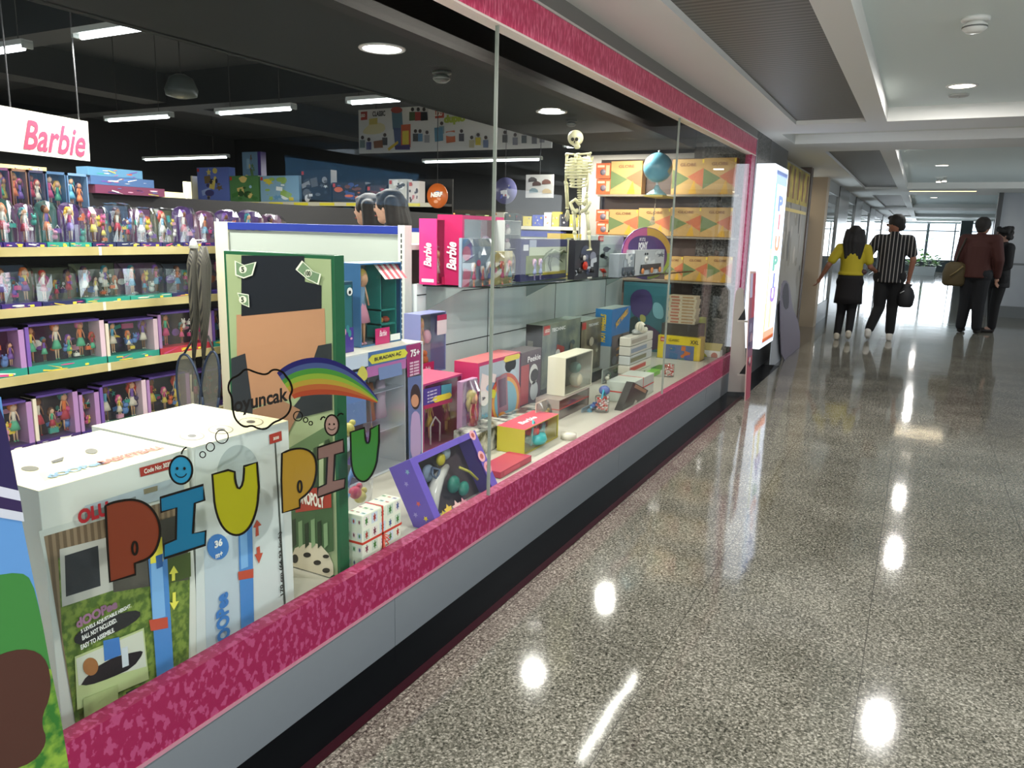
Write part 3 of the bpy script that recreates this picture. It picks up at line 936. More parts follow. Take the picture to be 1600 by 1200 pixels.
def hollow(mb, x0, x1, y0, y1, z0, z1, m, mi=None, fr=.012, t=.003, left_open=False):
    """carton open toward +X with a frame around the opening"""
    mb.box(x0, x0 + t, y0, y1, z0, z1, m)
    mb.box(x0 + t, x1, y0, y0 + t, z0, z1).box(x0 + t, x1, y1 - t, y1, z0, z1).box(x0 + t, x1, y0 + t, y1 - t, z0, z0 + t).box(x0 + t, x1, y0 + t, y1 - t, z1 - t, z1)
    f = fr
    mb.box(x1 - t, x1, y0 + t, y0 + f, z0 + t, z1 - t).box(x1 - t, x1, y1 - f, y1 - t, z0 + t, z1 - t)
    mb.box(x1 - t, x1, y0 + f, y1 - f, z0 + t, z0 + f).box(x1 - t, x1, y0 + f, y1 - f, z1 - f, z1 - t)
    if mi: mb.box(x0 + t, x0 + t + .002, y0 + t, y1 - t, z0 + t, z1 - t, mi)
    return mb


class CB:
    """box standing parallel to the shop window, sized from measured points"""
    def __init__(s, name, label, cat, pl, pc, pr, top, bottom=None, x=None, z=DZ, col='#ffffff', side=None, topc=None, hollow_in=None, fr=.012, group=None, depth=None, dx=0):
        if x is None:
            C = onz(pc, bottom, z); s.x1, s.y0 = C.x, C.y
        else:
            s.x1 = x; s.y0 = onx(pc, (top + (bottom or top)) / 2, x).y
        s.z0 = z
        s.z1 = onx(pc, top, s.x1).z
        mid = bottom if bottom else top
        s.x0 = ony(pl, mid, s.y0).x if pl < pc - .5 else s.x1 - (depth or .08)
        if depth: s.x0 = s.x1 - depth
        s.y1 = onx(pr, mid, s.x1).y
        s.h = s.z1 - s.z0; s.w = s.y1 - s.y0; s.d = s.x1 - s.x0
        s.o = thing(name, label, cat, ((s.x0 + s.x1) / 2, (s.y0 + s.y1) / 2, s.z0 + .001), group=group)
        m = MB()
        z0, z1 = s.z0 + .001, s.z1
        if hollow_in:
            hollow(m, s.x0, s.x1, s.y0, s.y1, z0, z1, M(col, .35), M(hollow_in, .5), fr)
            m.build('carton', s.o, world=True)
            MB().box(s.x1 - .005, s.x1 - .004, s.y0 + .004, s.y1 - .004, z0 + .004, z1 - .004, CLEAR).build('clear_window', s.o, world=True)
        else:
            m.box(s.x0, s.x1, s.y0, s.y1, z0, z1, M(col, .35))
            m.build('carton', s.o, world=True, bevel=.0015)
        if side: s.side(lambda mb: mb.box(0, s.d, -.0006, 0, 0, s.h, M(side, .35)), 'side_panel')
        if topc: MB().box(s.x0, s.x1, s.y0, s.y1, s.z1, s.z1 + .0008, M(topc, .4)).build('top_panel', s.o, world=True)

    def front(s, fn, name='printed_front', off=0.0):
        return face_part(s.o, '+x', (s.x1 + off, s.y0, s.z0 + .001), s.w, s.h, name, fn)

    def side(s, fn, name='printed_side', off=0.0):
        return face_part(s.o, '-y', (s.x0, s.y0 - off, s.z0 + .001), s.d, s.h, name, fn)

    def art(s, seed, pal=None, n=14, big=.3, f=(0, 0, 1, 1), bg=None, off=0.0008):
        u0, v0, u1, v1 = f
        w, h = s.w * (u1 - u0), s.h * (v1 - v0)

        def fn(mb):
            if bg: mb.box(s.w * u0, s.w * u1, -.0008, 0, s.h * v0, s.h * v1, M(bg, .35))
            art(mb, w, h, seed, pal or PAL, n, 0, s.w * u0, s.h * v0, big)
        return s.front(fn, 'printed_front', off)

    def sart(s, seed, pal=None, n=8, big=.3, bg=None):
        def fn(mb):
            if bg: mb.box(0, s.d, -.0008, 0, 0, s.h, M(bg, .35))
            art(mb, s.d, s.h, seed, pal or PAL, n, 0, 0, 0, big)
        return s.side(fn, 'printed_side', .0008)

    def txt(s, st, u, v, w, h, col='#ffffff', face='+x', rot=0, shear=0, bold=.02, name='lettering', off=.0075):
        if face == '+x':
            return text(s.o, st, w, h, (s.x1 + off, s.y0 + s.w * u, s.z0 + s.h * v), M(col, .4), '+x', rot, shear, bold, name, True)
        if face == '-y':
            return text(s.o, st, w, h, (s.x0 + s.d * u, s.y0 - off, s.z0 + s.h * v), M(col, .4), '-y', rot, shear, bold, name, True)
        return text(s.o, st, w, h, (s.x0 + s.d * (1 - v), s.y0 + s.w * u, s.z1 + .0015), M(col, .4), '+zy', rot, shear, bold, name, True)

    def disc(s, u, v, r, col, name='badge', face='+x', ry=None, off=.0066):
        ry = ry or r
        if face == '+x':
            pts = [(s.x1 + off, s.y0 + s.w * u + r * math.cos(a), s.z0 + s.h * v + ry * math.sin(a)) for a in [2 * PI * k / 20 for k in range(20)]]
            return MB().prism(pts, (-.0006, 0, 0), M(col, .35)).build(name, s.o, world=True)
        pts = [(s.x0 + s.d * u + r * math.cos(a), s.y0 - off, s.z0 + s.h * v + ry * math.sin(a)) for a in [2 * PI * k / 20 for k in range(20)]]
        return MB().prism(pts, (0, .0006, 0), M(col, .35)).build(name, s.o, world=True)

    def doll(s, u, v, hfrac, skin='#e8b48c', hair='#e0b23c', dress='#d64f86', d2=None, dep=.5, lh=True, skirt=True):
        mb = MB()
        doll_mb(mb, 0, 0, 0, s.h * hfrac, skin, hair, dress, d2, lh, skirt)
        o = mb.build('doll', s.o)
        o.location = Vector((s.x1 - s.d * dep, s.y0 + s.w * u, s.z0 + .003 + s.h * v)) - root_loc(s.o)
        o.rotation_euler = (0, 0, PI / 2)
        return o


def star_pts(cx, cz, r, y=0, n=5, k=.45, a0=PI / 2):
    return [(cx + (r if i % 2 == 0 else r * k) * math.cos(a0 + PI * i / n), y, cz + (r if i % 2 == 0 else r * k) * math.sin(a0 + PI * i / n)) for i in range(2 * n)]


def blister(s, x_out, y0, y1, z0, z1, dep, seed=0, mat=None, name='clear_cover'):
    """bulged clear cover toward +X starting from plane x_out - dep"""
    r = random.Random(seed)
    m = MB().mat(mat or FILM)
    cols, rws = 7, 6
    g = []
    for j in range(rws + 1):
        v = j / rws
        row_ = []
        for i in range(cols + 1):
            u = -1 + 2 * i / cols
            b = (1 - abs(u) ** 4) * (1 - (2 * v - 1) ** 4 * .9)
            row_.append(m.bm.verts.new((x_out - dep * (1 - b) + r.uniform(-.003, .003), (y0 + y1) / 2 + u * (y1 - y0) / 2, z0 + (z1 - z0) * v + (-.02 * (z1 - z0) * u * u if v > .9 else 0))))
        g.append(row_)
    for a, b in zip(g, g[1:]):
        for i in range(cols): m.bm.faces.new((a[i], a[i + 1], b[i + 1], b[i]))
    o = m.build(name, s, world=True)
    sd = o.modifiers.new('thickness', 'SOLIDIFY'); sd.thickness = .0007
    return o


# ================================================================== TWO TALL CARTONS (basketball hoops), by the window at the near end
HX = -1.57
b = CB('hoop_carton', 'big white carton with basketball hoop photo on a lawn, closest to the window', 'carton', 0, 60, 297, 768, None, HX, DZ, '#d8dcd0', depth=.34, topc='#ece6c0')
b.z1r = b.z1
PL = ('x', HX)


def prints(root, name, items, plane, off0=.0012):
    mb = MB()
    for k, (pts, c) in enumerate(items):
        flat(mb, pts, plane, off0 + .0004 * k, M(c, .4) if isinstance(c, str) else c, .0002, DZ + .003)
    return mb.build(name, root, world=True)


LAWN = ramped('printed_lawn', '#4f6a2c', '#7e9440', 60, .4, .6, .4)
BRICK = ramped('printed_house', '#6b5a45', '#8d7a60', 20, .4, .6, .4, 'wave')
prints(b.o, 'printed_front', [
    ([(60, 830), (285, 765), (300, 1062), (118, 1142), (95, 1000)], '#c9cfc4'),
    ([(68, 838), (284, 776), (296, 1058), (118, 1136), (88, 960)], BRICK),
    ([(90, 872), (170, 845), (240, 900), (296, 880), (296, 1058), (118, 1136), (96, 990)], LAWN),
    ([(92, 858), (172, 838), (182, 920), (96, 948)], '#bdbdb2'), ([(100, 868), (152, 852), (156, 915), (102, 932)], '#2e3338'),
    ([(170, 838), (290, 800), (294, 905), (176, 925)], '#55524a'),
    ([(240, 880), (296, 862), (297, 900), (244, 918)], '#4a5c2c')], PL)
prints(b.o, 'printed_pole', [
    ([(229, 868), (258, 858), (270, 1060), (244, 1078)], '#4c88c8'), ([(233, 872), (250, 866), (256, 962), (236, 968)], '#7fb4e4'),
    ([(230, 968), (259, 963), (260, 980), (233, 985)], '#c0503a'), ([(231, 845), (250, 838), (252, 876), (232, 880)], '#f1e34a'), ([(240, 868), (251, 864), (251, 884), (242, 888)], '#2d5f9c')], PL, .006)
prints(b.o, 'printed_arrow', [
    ([(262, 896), (269, 883), (276, 894), (271, 895), (271, 906), (266, 907), (266, 896)], '#e8e25a'), ([(262, 940), (267, 941), (267, 925), (272, 924), (272, 939), (277, 938), (269, 952)], '#e8e25a')], PL, .006)
prints(b.o, 'printed_inset', [
    (smooth_poly([(112, 985), (216, 946), (217, 970), (116, 1014)], 2), '#26282a'),
    ([(114, 1025), (222, 980), (230, 1060), (118, 1108)], '#b9c78c'), ([(116, 1028), (220, 984), (226, 1040), (120, 1070)], '#cdd2c0'),
    (smooth_poly([(120, 1068), (160, 1030), (215, 1015), (222, 1018), (205, 1042), (170, 1058), (135, 1070)], 1), '#1b1d20'),
    ([(158, 1000), (183, 994), (186, 1022), (160, 1032)], '#3f78bc'), ([(186, 1012), (196, 1008), (198, 1038), (188, 1042)], '#c9d4d8'),
    (ell(138, 1040, 12, 14), '#9c6a3c'), ([(193, 1080), (222, 1068), (224, 1090), (195, 1100)], '#2c2e2c'), ([(126, 1090), (180, 1068), (182, 1110), (128, 1122)], '#a9b77c')], PL, .006)
text(b.o, '5 LEVELS ADJUSTABLE HEIGHT.', .125, .012, onx(163, 965, HX) + Vector((.009, 0, 0)), M('#eef0ea'), '+x', .06, 0, .03, 'lettering', True)
text(b.o, 'BALL NOT INCLUDED.', .085, .012, onx(152, 981, HX) + Vector((.009, 0, 0)), M('#eef0ea'), '+x', .06, 0, .03, 'lettering', True)
text(b.o, 'EASY TO ASSEMBLE.', .082, .012, onx(149, 996, HX) + Vector((.009, 0, 0)), M('#eef0ea'), '+x', .06, 0, .03, 'lettering', True)
text(b.o, 'dOOPee', .10, .024, onx(148, 957, HX) + Vector((.009, 0, 0)), M('#9a6f8a'), '+x', .06, 0, .05, 'lettering', True)
text(b.o, 'OLU', .072, .034, onx(142, 800, HX) + Vector((.009, 0, 0)), M('#b0272f'), '+x', .0, 0, .05, 'lettering', True)
prints(b.o, 'code_label', [([(217, 731), (272, 716), (272, 731), (219, 745)], '#a8392e')], PL, .002)
text(b.o, 'Code No: 3030', .075, .012, onx(245, 730, HX) + Vector((.004, 0, 0)), M('#f0e8d8'), '+x', .0, 0, .03, 'lettering', True)
prints(b.o, 'printed_sky', [([(130, 790), (285, 742), (286, 770), (140, 810)], '#aebcc0'), ([(130, 802), (210, 775), (211, 784), (131, 812)], '#77807c'), ([(222, 764), (244, 758), (244, 766), (223, 772)], '#8b8468')], PL, .0045)
ZT1 = b.z1
mtop = ('z', ZT1)
prints(b.o, 'printed_top', [([(60, 740), (120, 722), (180, 705), (190, 712), (130, 732), (70, 752)], '#d9d2a8'), (ell(47, 733, 14, 4), '#5b5a48'), (ell(143, 706, 10, 4), '#5b5a48'), ([(80, 722), (100, 715), (98, 721), (82, 725)], '#3c3c34')], mtop, .0012)
text(b.o, 'BASKETBALL', .17, .03, onz(205, 712, ZT1) + Vector((0, 0, .003)), M('#c9563e'), '+zy', 0, .2, .04, 'lettering', True)
text(b.o, 'dOOPee', .13, .03, onz(118, 735, ZT1) + Vector((0, 0, .003)), M('#6f9cc0'), '+zy', 0, 0, .04, 'lettering', True)
b = CB('hoop_carton', 'second big white carton, blue 36 m+ badge and blue pole printed on it', 'carton', 0, 300, 452, 700, None, HX, DZ, '#dadfd8', depth=.40, topc='#ece6c0')
prints(b.o, 'printed_front', [
    ([(304, 702), (436, 664), (450, 952), (308, 1046)], '#d2dad6'),
    ([(318, 860), (372, 826), (378, 990), (322, 1020)], '#bccbd2'),
    (ell(372, 745, 34, 50, 24, PI, 2 * PI) + [(406, 770), (338, 780)], '#aebab8'),
    ([(428, 690), (430, 690), (446, 952), (443, 954)], '#4a524c')], PL)
prints(b.o, 'printed_pole', [([(370, 800), (392, 792), (396, 985), (376, 1000)], '#4c88c8'), ([(373, 830), (384, 826), (386, 885), (375, 889)], '#7fb4e4'), ([(370, 893), (394, 888), (394, 902), (371, 906)], '#c0503a')], PL, .004)
prints(b.o, 'age_badge', [(ell(339, 854, 17, 20), '#3f7cc0')], PL, .004)
text(b.o, '36', .026, .021, onx(339, 848, HX) + Vector((.006, 0, 0)), M('#eef0ea'), '+x', 0, 0, .05, 'lettering', True)
text(b.o, 'm+', .024, .014, onx(340, 866, HX) + Vector((.006, 0, 0)), M('#eef0ea'), '+x', 0, 0, .04, 'lettering', True)
prints(b.o, 'printed_arrow', [
    ([(394, 824), (400, 812), (407, 820), (402, 822), (403, 836), (398, 838), (398, 824)], '#c0503a'), ([(396, 866), (400, 865), (399, 855), (404, 853), (405, 864), (409, 863), (403, 880)], '#c0503a')], PL, .004)
text(b.o, '170 cm (66.93 inch)', .2, .016, onx(437, 880, HX) + Vector((.006, 0, 0)), M('#1c1e1c'), '+x', PI / 2, 0, .03, 'lettering', True)
text(b.o, 'dOOPee', .16, .045, onx(346, 970, HX) + Vector((.006, 0, 0)), M('#3f7cc0'), '+x', PI / 2, 0, .05, 'lettering', True)
prints(b.o, 'code_label', [([(419, 679), (438, 673), (439, 688), (420, 694)], '#a8392e')], PL, .004)
text(b.o, '3030', .022, .009, onx(429, 684, HX) + Vector((.006, 0, 0)), M('#f0e8d8'), '+x', 0, 0, .03, 'lettering', True)
for cx, cy in ((300, 682), (345, 672), (392, 660)):
    prints(b.o, 'printed_top', [(ell(cx, cy, 20, 7), '#8f8c70'), (ell(cx, cy, 18, 6), '#e6e0ba'), (ell(cx, cy, 7, 2.4), '#4a4a3e')], ('z', b.z1), .0012)

# ================================================================== THE GREEN-FRAMED BOARD GAME POSTER BOX
PY = 1.79
px0, px1 = ony(349, 391, PY), ony(522, 395, PY)
gz0, gz1 = DZ + .001, px0.z
g = thing('game_display_board', 'tall green-edged board with top-hat colours, banknotes and a dice, leaning upright on the platform', 'display board', ((px0.x + px1.x) / 2, PY, DZ))
MB().box(px0.x, px1.x, PY, PY + .045, gz0, gz1, M('#1f5a3a', .35)).build('board', g, world=True, bevel=.002)
GP = ('y', PY)
FRM = .012
BG = ramped('pale_green_print', '#8a9a72', '#a9b78c', 2, .3, .7, .35)
MB().box(px0.x + FRM, px1.x - FRM, PY - .0012, PY, gz0 + FRM, gz1 - FRM, BG).build('printed_ground', g, world=True)
# plain colour fields in place of the printed figure
prints(g, 'printed_colour_field', [
    ([(370, 492), (508, 482), (510, 560), (505, 612), (372, 640)], '#b08262'),
    ([(378, 399), (476, 400), (477, 440), (503, 446), (503, 482), (378, 494)], '#151a22'),
    ([(362, 560), (384, 552), (396, 640), (396, 720), (366, 725)], '#2b3036'),
    ([(498, 540), (519, 536), (520, 640), (440, 660), (470, 622)], '#232a30'),
    ([(396, 640), (440, 624), (470, 640), (440, 700), (396, 720)], '#9c7458')], GP, .002)
prints(g, 'printed_city', [([(452, 700), (520, 660), (521, 780), (455, 800)], '#5f7a52')] + [([(455 + 9 * k, 720 - 6 * k + 4), (462 + 9 * k, 717 - 6 * k + 4), (462 + 9 * k, 765), (455 + 9 * k, 770)], '#a9b890' if k % 2 else '#33462f') for k in range(7)] + [([(455, 800), (521, 770), (523, 860), (458, 880)], '#3f5c3a')] + [([(458 + 10 * k, 812 + 3 * (k % 3)), (464 + 10 * k, 809 + 3 * (k % 3)), (465 + 10 * k, 850), (459 + 10 * k, 856)], '#7d9a70' if k % 2 else '#22331f') for k in range(6)], GP, .0022)
prints(g, 'printed_banner', [([(462, 766), (519, 758), (520, 792), (464, 800)], '#a63a2c')], GP, .0065)
text(g, 'MONOPOLY', .13, .045, ony(485, 778, PY) + Vector((0, -.008, 0)), M('#f0ece0'), '-y', .03, 0, .04, 'lettering', True)
prints(g, 'printed_dice', [(smooth_poly([(452, 860), (495, 842), (522, 872), (523, 905), (500, 925), (455, 948)], 1), '#cfc4ac')] + [(ell(*q, 12), '#2a2622') for q in ((463, 872, 5, 7), (482, 866, 6, 4), (498, 878, 6, 4), (512, 890, 6, 4), (463, 905, 4, 7), (480, 915, 4, 6), (512, 868, 5, 3))], GP, .006)
for q, nm in (([(369, 407), (384, 414), (403, 409), (397, 430), (383, 435), (370, 430)], '5'), ([(464, 421), (474, 407), (492, 424), (504, 428), (500, 445), (482, 436)], '100'), ([(373, 457), (391, 460), (392, 480), (380, 475)], '5')):
    cx = sum(p_[0] for p_ in q) / len(q); cy = sum(p_[1] for p_ in q) / len(q)
    prints(g, 'banknote_print', [(q, '#e6ead6'), ([(cx + (x - cx) * .86, cy + (y - cy) * .86) for x, y in q], '#6f8a6a'), (ell(cx - 2, cy, 6, 6), '#dfe4cc')], GP, .0065)
    text(g, nm, .013 if nm == '5' else .022, .016, ony(cx - 2, cy, PY) + Vector((0, -.0088, 0)), M('#22301f'), '-y', 0, 0, .03, 'lettering', True)

# ================================================================== BIG WARDROBE SET BOX ("75+")
b = CB('wardrobe_set_box', 'large lilac wardrobe doll set box marked 75+, behind the green board', 'toy', 0, 528, 661, 560, None, -2.10, DZ, '#cfd6da', depth=.36, topc='#d9d8cc', hollow_in='#7d93b0', fr=.010)
PB = ('x', -2.10)
prints(b.o, 'printed_front', [
    ([(530, 562), (575, 553), (575, 572), (530, 583)], '#c3d0e0'), ([(575, 551), (640, 538), (640, 560), (575, 574)], '#5276ac'), ([(572, 574), (634, 560), (634, 575), (574, 590)], '#b36ea8'),
    ([(634, 540), (657, 535), (656, 584), (636, 590)], '#9c2f6c'), ([(538, 585), (570, 578), (572, 660), (540, 670)], '#5f7fb4'), (smooth_poly([(557, 582), (566, 569), (574, 582), (573, 592), (566, 596), (558, 592)], 1), '#c9c25a'),
    ([(590, 575), (626, 566), (628, 585), (592, 594)], '#7489b4')], PB, .001)
prints(b.o, 'arrow_banner', [([(574, 562), (580, 555), (631, 545), (636, 551), (632, 558), (580, 569)], '#d6d24a')], PB, .0045)
text(b.o, 'BURADAN AÇ', .2, .02, onx(605, 557, -2.10) + Vector((.006, 0, 0)), M('#2c2a3c'), '+x', .02, 0, .03, 'lettering', True)
text(b.o, '75+', .075, .035, onx(647, 551, -2.10) + Vector((.006, 0, 0)), M('#f2eef0'), '+x', 0, 0, .04, 'lettering', True)
for k in range(5): text(b.o, '---- ------', .075, .009, onx(646, 566 + 4.6 * k, -2.10) + Vector((.006, 0, 0)), M('#e8c8dc'), '+x', 0, 0, .01, 'lettering', True)
prints(b.o, 'portrait_print', [([(636, 590), (657, 586), (658, 720), (638, 725)], '#5f6fa0'), (ell(648, 620, 8, 20), '#2c2226'), (ell(647, 626, 6, 10), '#c89070'), (smooth_poly([(640, 650), (648, 640), (656, 650), (657, 720), (640, 722)], 1), '#b49ac4')], PB, .0045)
for k, (u, c1, c2) in enumerate(((.30, '#3c4660', '#c9a4b4'), (.48, '#4a3c4c', '#a86a44'), (.62, '#c4b4c8', '#8aa0c0'), (.40, '#dfe4ea', '#b03c60'))):
    m = MB()
    yy = b.y0 + b.w * u; xx = b.x1 - .08
    zz = b.z0 + b.h * (.62 if k < 3 else .25)
    m.rings([[(xx + .02 * math.cos(a), yy + q * math.cos(a) * .0 + q * math.sin(a), zz + dz) for a in [2 * PI * i / 10 for i in range(10)]] for dz, q in ((-.12, .045), (-.03, .03), (.02, .038), (.06, .02))], M(c1 if k % 2 == 0 else c2, .6))
    m.path([(xx, yy, zz + .06), (xx, yy, zz + .085), (xx, yy + .008, zz + .095)], .002, M('#d8d8d8', .3), 5)
    m.build('hanging_dress', b.o, world=True)
for v in (.34, .66): MB().box(b.x0 + .01, b.x1 - .02, b.y0 + .08, b.y0 + b.w * .78, b.z0 + b.h * v - .004, b.z0 + b.h * v, M('#b9c4d4', .4)).build('closet_shelf', b.o, world=True)
MB().box(b.x0 + .01, b.x1 - .01, b.y0 + b.w * .78, b.y0 + b.w * .79, b.z0 + .005, b.z1 - .01, M('#dfe4ea', .3)).build('closet_wall', b.o, world=True)
b.doll(.9, .02, .32, dress='#c85a8c', hair='#2c2226', dep=.3)
b75 = b
TZ = b.z1 + .001
# narrow teal doll box and kitchen doll box on top of it
b = CB('doll_box', 'narrow dark teal and purple doll box beside the green board edge', 'toy', 525, 527, 551, 441, None, -2.16, TZ, '#22485c', depth=.10)
b.front(lambda mb: (mb.box(0, b.w, -.0008, 0, 0, b.h * .35, M('#4a3a90', .35)), mb.box(b.w * .1, b.w * .9, -.0012, 0, b.h * .35, b.h * .95, M('#2f6a74', .3))), 'printed_front')
b.art(5, ['#8a4fa0', '#d9a0c0', '#5f4a90', '#e8b48c', '#3c8a90'], 9, .3, (.05, .05, .95, .4))
b.disc(.72, .86, .018, '#e8ece8'); b.disc(.72, .85, .008, '#20282a', 'printed_figure', off=.0075)
b = CB('doll_box', 'clear doll box with checked red awning and teal kitchen shelves', 'toy', 560, 562, 627, 412, None, -2.20, TZ, '#3f6f9c', depth=.14, hollow_in='#7c9a98', fr=.006)
b.doll(.2, .0, .92, hair='#e0c060', dress='#8fb8d8', d2='#e8a0b8', dep=.3, lh=False)
m = MB()
for k in range(8):
    m.prism([(b.x1 + .002 - .03, b.y0 + b.w * (.42 + .07 * k), b.z1 - .005), (b.x1 + .002 - .03, b.y0 + b.w * (.42 + .07 * (k + 1)), b.z1 - .005), (b.x1 + .02, b.y0 + b.w * (.50 + .07 * (k + 1)), b.z1 - .075), (b.x1 + .02, b.y0 + b.w * (.50 + .07 * k), b.z1 - .075)], (.002, 0, 0), M('#d8606c' if k % 2 else '#f2ece4', .5))
m.build('awning', b.o, world=True)
m = MB()
for v in (.04, .22, .40, .98): m.box(b.x1 - .1, b.x1 - .02, b.y0 + b.w * .55, b.y0 + b.w * .95, b.z0 + b.h * v, b.z0 + b.h * v + .008, M('#2f9a90', .4))
for u in (.55, .93): m.box(b.x1 - .1, b.x1 - .02, b.y0 + b.w * u, b.y0 + b.w * u + .008, b.z0 + .01, b.z1 - .01, M('#2f9a90', .4))
m.build('kitchen_frame', b.o, world=True)
for u, v, c in ((.65, .28, '#c8843c'), (.8, .28, '#b8503c'), (.7, .1, '#c9c0a8'), (.84, .1, '#8aa87c')): MB().ball((b.x1 - .05, b.y0 + b.w * u, b.z0 + b.h * v), .02, M(c, .5), 1, 1, .8, 10, 6).build('play_food', b.o, world=True)
b.front(lambda mb: mb.box(b.w * .33, b.w * .68, -.001, 0, 0, b.h * .2, M('#c22c6c', .35)), 'name_label', .002)
b.txt('Barbie', .5, .14, .055, .028, '#f6e6ee', shear=.3)
b.front(lambda mb: mb.box(b.w * .70, b.w * .95, -.001, 0, b.h * .02, b.h * .1, M('#e6eae6', .35)), 'size_label', .002)
# doll with pram pack hanging beside
b = CB('doll_box', 'clear pack with blond doll and pink stroller, between lilac box and back panel', 'toy', 655, 657, 697, 492, None, -2.38, .62, '#8f98c8', depth=.11, hollow_in='#a6b4b8', fr=.004)
b.doll(.2, .3, .62, hair='#d8b860', dress='#c9a080', dep=.3)
MB().ball((b.x1 - .05, b.y0 + b.w * .5, b.z0 + b.h * .6), .03, M('#e8a8bc', .4), 1, 1, 1.4, 10, 7).build('stroller', b.o, world=True)
m = MB().ball((b.x1 - .03, b.y0 + b.w * .3, b.z0 + b.h * .34), .02, M('#e0803c', .5), 1, 1, 1, 10, 7).ball((b.x1 - .03, b.y0 + b.w * .3, b.z0 + b.h * .22), .026, M('#d0762c', .5), 1, 1, 1.3, 10, 7)
m.build('pet_figure', b.o, world=True)
b.front(lambda mb: mb.box(-.0, b.w * .5, -.001, 0, 0, b.h * .2, M('#b8285c', .35)), 'name_label', .003)
b.txt('Barbie', .25, .1, .05, .03, '#f6e6ee', shear=.3)
b.front(lambda mb: (mb.box(b.w * .62, b.w, -.001, 0, b.h * .62, b.h * .95, M('#e6dce0', .35)), mb.box(b.w * .62, b.w, -.0014, 0, b.h * .86, b.h * .95, M('#b8285c', .35))), 'picture_card', .003)
# pink-topped closet box below
b = CB('doll_box', 'pink-topped doll closet box with yellow arrow, between lilac box and pink cube house', 'toy', 0, 661, 722, 601, None, -2.12, DZ, '#b03c78', depth=.24, topc='#d8607c', hollow_in='#b8a8b0', fr=.01)
PB = ('x', -2.12)
prints(b.o, 'printed_front', [([(661, 608), (688, 602), (688, 628), (661, 634)], '#4a3a90'), ([(689, 602), (705, 599), (705, 622), (689, 626)], '#3f8fa0'), ([(661, 634), (706, 622), (706, 628), (661, 640)], '#b03060')], PB, .002)
prints(b.o, 'arrow_banner', [([(674, 625), (679, 619), (702, 613), (705, 617), (702, 622), (679, 629)], '#e8d43c')], PB, .0045)
for k in range(4): text(b.o, '--- ----- ----', .085, .007, onx(674, 611 + 5 * k, -2.12) + Vector((.005, 0, 0)), M('#d8d0e8'), '+x', 0, 0, .01, 'lettering', True)
b.doll(.12, .08, .62, hair='#5b3420', dress='#a83c50', dep=.3); b.doll(.45, .1, .6, hair='#d8b860', dress='#c8a83c', dep=.3); b.doll(.78, .14, .56, hair='#e8d090', dress='#a84a60', dep=.2)
m = MB().path([(b.x1 - .03, b.y0 + b.w * .3, b.z0 + .02), (b.x1 - .03, b.y0 + b.w * .3, b.z0 + .12), (b.x1 - .03, b.y0 + b.w * .42, b.z0 + .16), (b.x1 - .03, b.y0 + b.w * .54, b.z0 + .12), (b.x1 - .03, b.y0 + b.w * .54, b.z0 + .02)], .005, M('#e6e2dc', .3), 6)
m.build('clothes_rack', b.o, world=True)
# pink rainbow house box
b = CB('playset_box', 'large pink playset box with a rainbow ring and 20+ badge', 'toy', 710, 747, 813, 568, None, -2.06, DZ, '#c83c74', depth=None, side='#c83468', topc='#d87a7c')
b.art(21, ['#8fb0d0', '#e0a0c0', '#d06a94', '#f0e0e0', '#b8c8d8', '#7aa0c8'], 12, .35, (.03, .05, .97, .95), '#b3c0cc')
PB = ('x', -2.06)
RB = [((815, 612), c, q) for c, q in (('#c8503c', 1.0), ('#e0a050', .86), ('#7ab0c4', .72))]
for (c0, c, q) in RB: pass
prints(b.o, 'rainbow_print', [(ell(788, 626, 24 * q, 44 * q, 28, rot=.12), c) for _, c, q in RB] + [([(773, 590), (790, 583), (792, 640), (776, 648)], '#9c6a7c'), ([(776, 594), (788, 589), (789, 632), (778, 637)], '#6a5068')], PB, .008)
prints(b.o, 'age_badge', [(ell(753, 622, 8, 12), '#f0ecec')], PB, .011)
text(b.o, '20+', .035, .018, onx(753, 622, -2.06) + Vector((.013, 0, 0)), M('#3c3448'), '+x', 0, 0, .04, 'lettering', True)
prints(b.o, 'age_badge', [(ell(768, 615, 4, 7), '#d8d43c'), (ell(783, 651, 7, 8), '#e89a3c')], PB, .011)
prints(b.o, 'arrow_banner', [([(785, 563), (788, 557), (809, 552), (811, 555), (809, 560), (788, 566)], '#e8d43c')], PB, .008)
text(b.o, 'Cicibebe', .11, .04, onx(757, 650, -2.06) + Vector((.011, 0, 0)), M('#7fb8d8'), '+x', .05, .2, .05, 'lettering', True)

# ================================================================== TOYS ON THE GLASS SHELF
SS = SZ + .001
b = CB('doll_box', 'tall pink doll box with white script lettering, first on the glass shelf', 'toy', 655, 682, 707, 342, 446, None, SS, '#d8407c', hollow_in='#c9a45c', fr=.006)
b.side(lambda mb: mb.box(0, b.d, -.001, 0, 0, b.h, M('#d83c82', .3)), 'side_panel')
b.txt('Barbie', .52, .46, b.h * .36, b.d * .45, '#f8ecf2', '-y', PI / 2, .3, .03)
b.side(lambda mb: mb.box(b.d * .15, b.d * .85, -.002, -.001, b.h * .04, b.h * .09, M('#f0e6e8', .4)), 'size_label')
b.doll(.35, .02, .5, hair='#c9a45c', dress='#cfc8b8', dep=.3)
b.front(lambda mb: mb.box(b.w * .3, b.w * .98, -.001, 0, 0, b.h * .12, M('#c22c5c', .35)), 'name_label', .002)
MB().box(b.x1 - .05, b.x1 - .01, b.y0 + b.w * .55, b.y0 + b.w * .85, b.z0 + b.h * .14, b.z0 + b.h * .28, M('#d8b45c', .4)).build('handbag', b.o, world=True)
b = CB('doll_box', 'wide pink doll box with blue window, behind the clear doll pack on the glass shelf', 'toy', 706, 722, 785, 336, 446, -2.36, SS, '#d03a78', hollow_in='#4f7f94', fr=.022, depth=.17)
b.side(lambda mb: mb.box(0, b.d, -.001, 0, 0, b.h, M('#b8265c', .3)), 'side_panel')
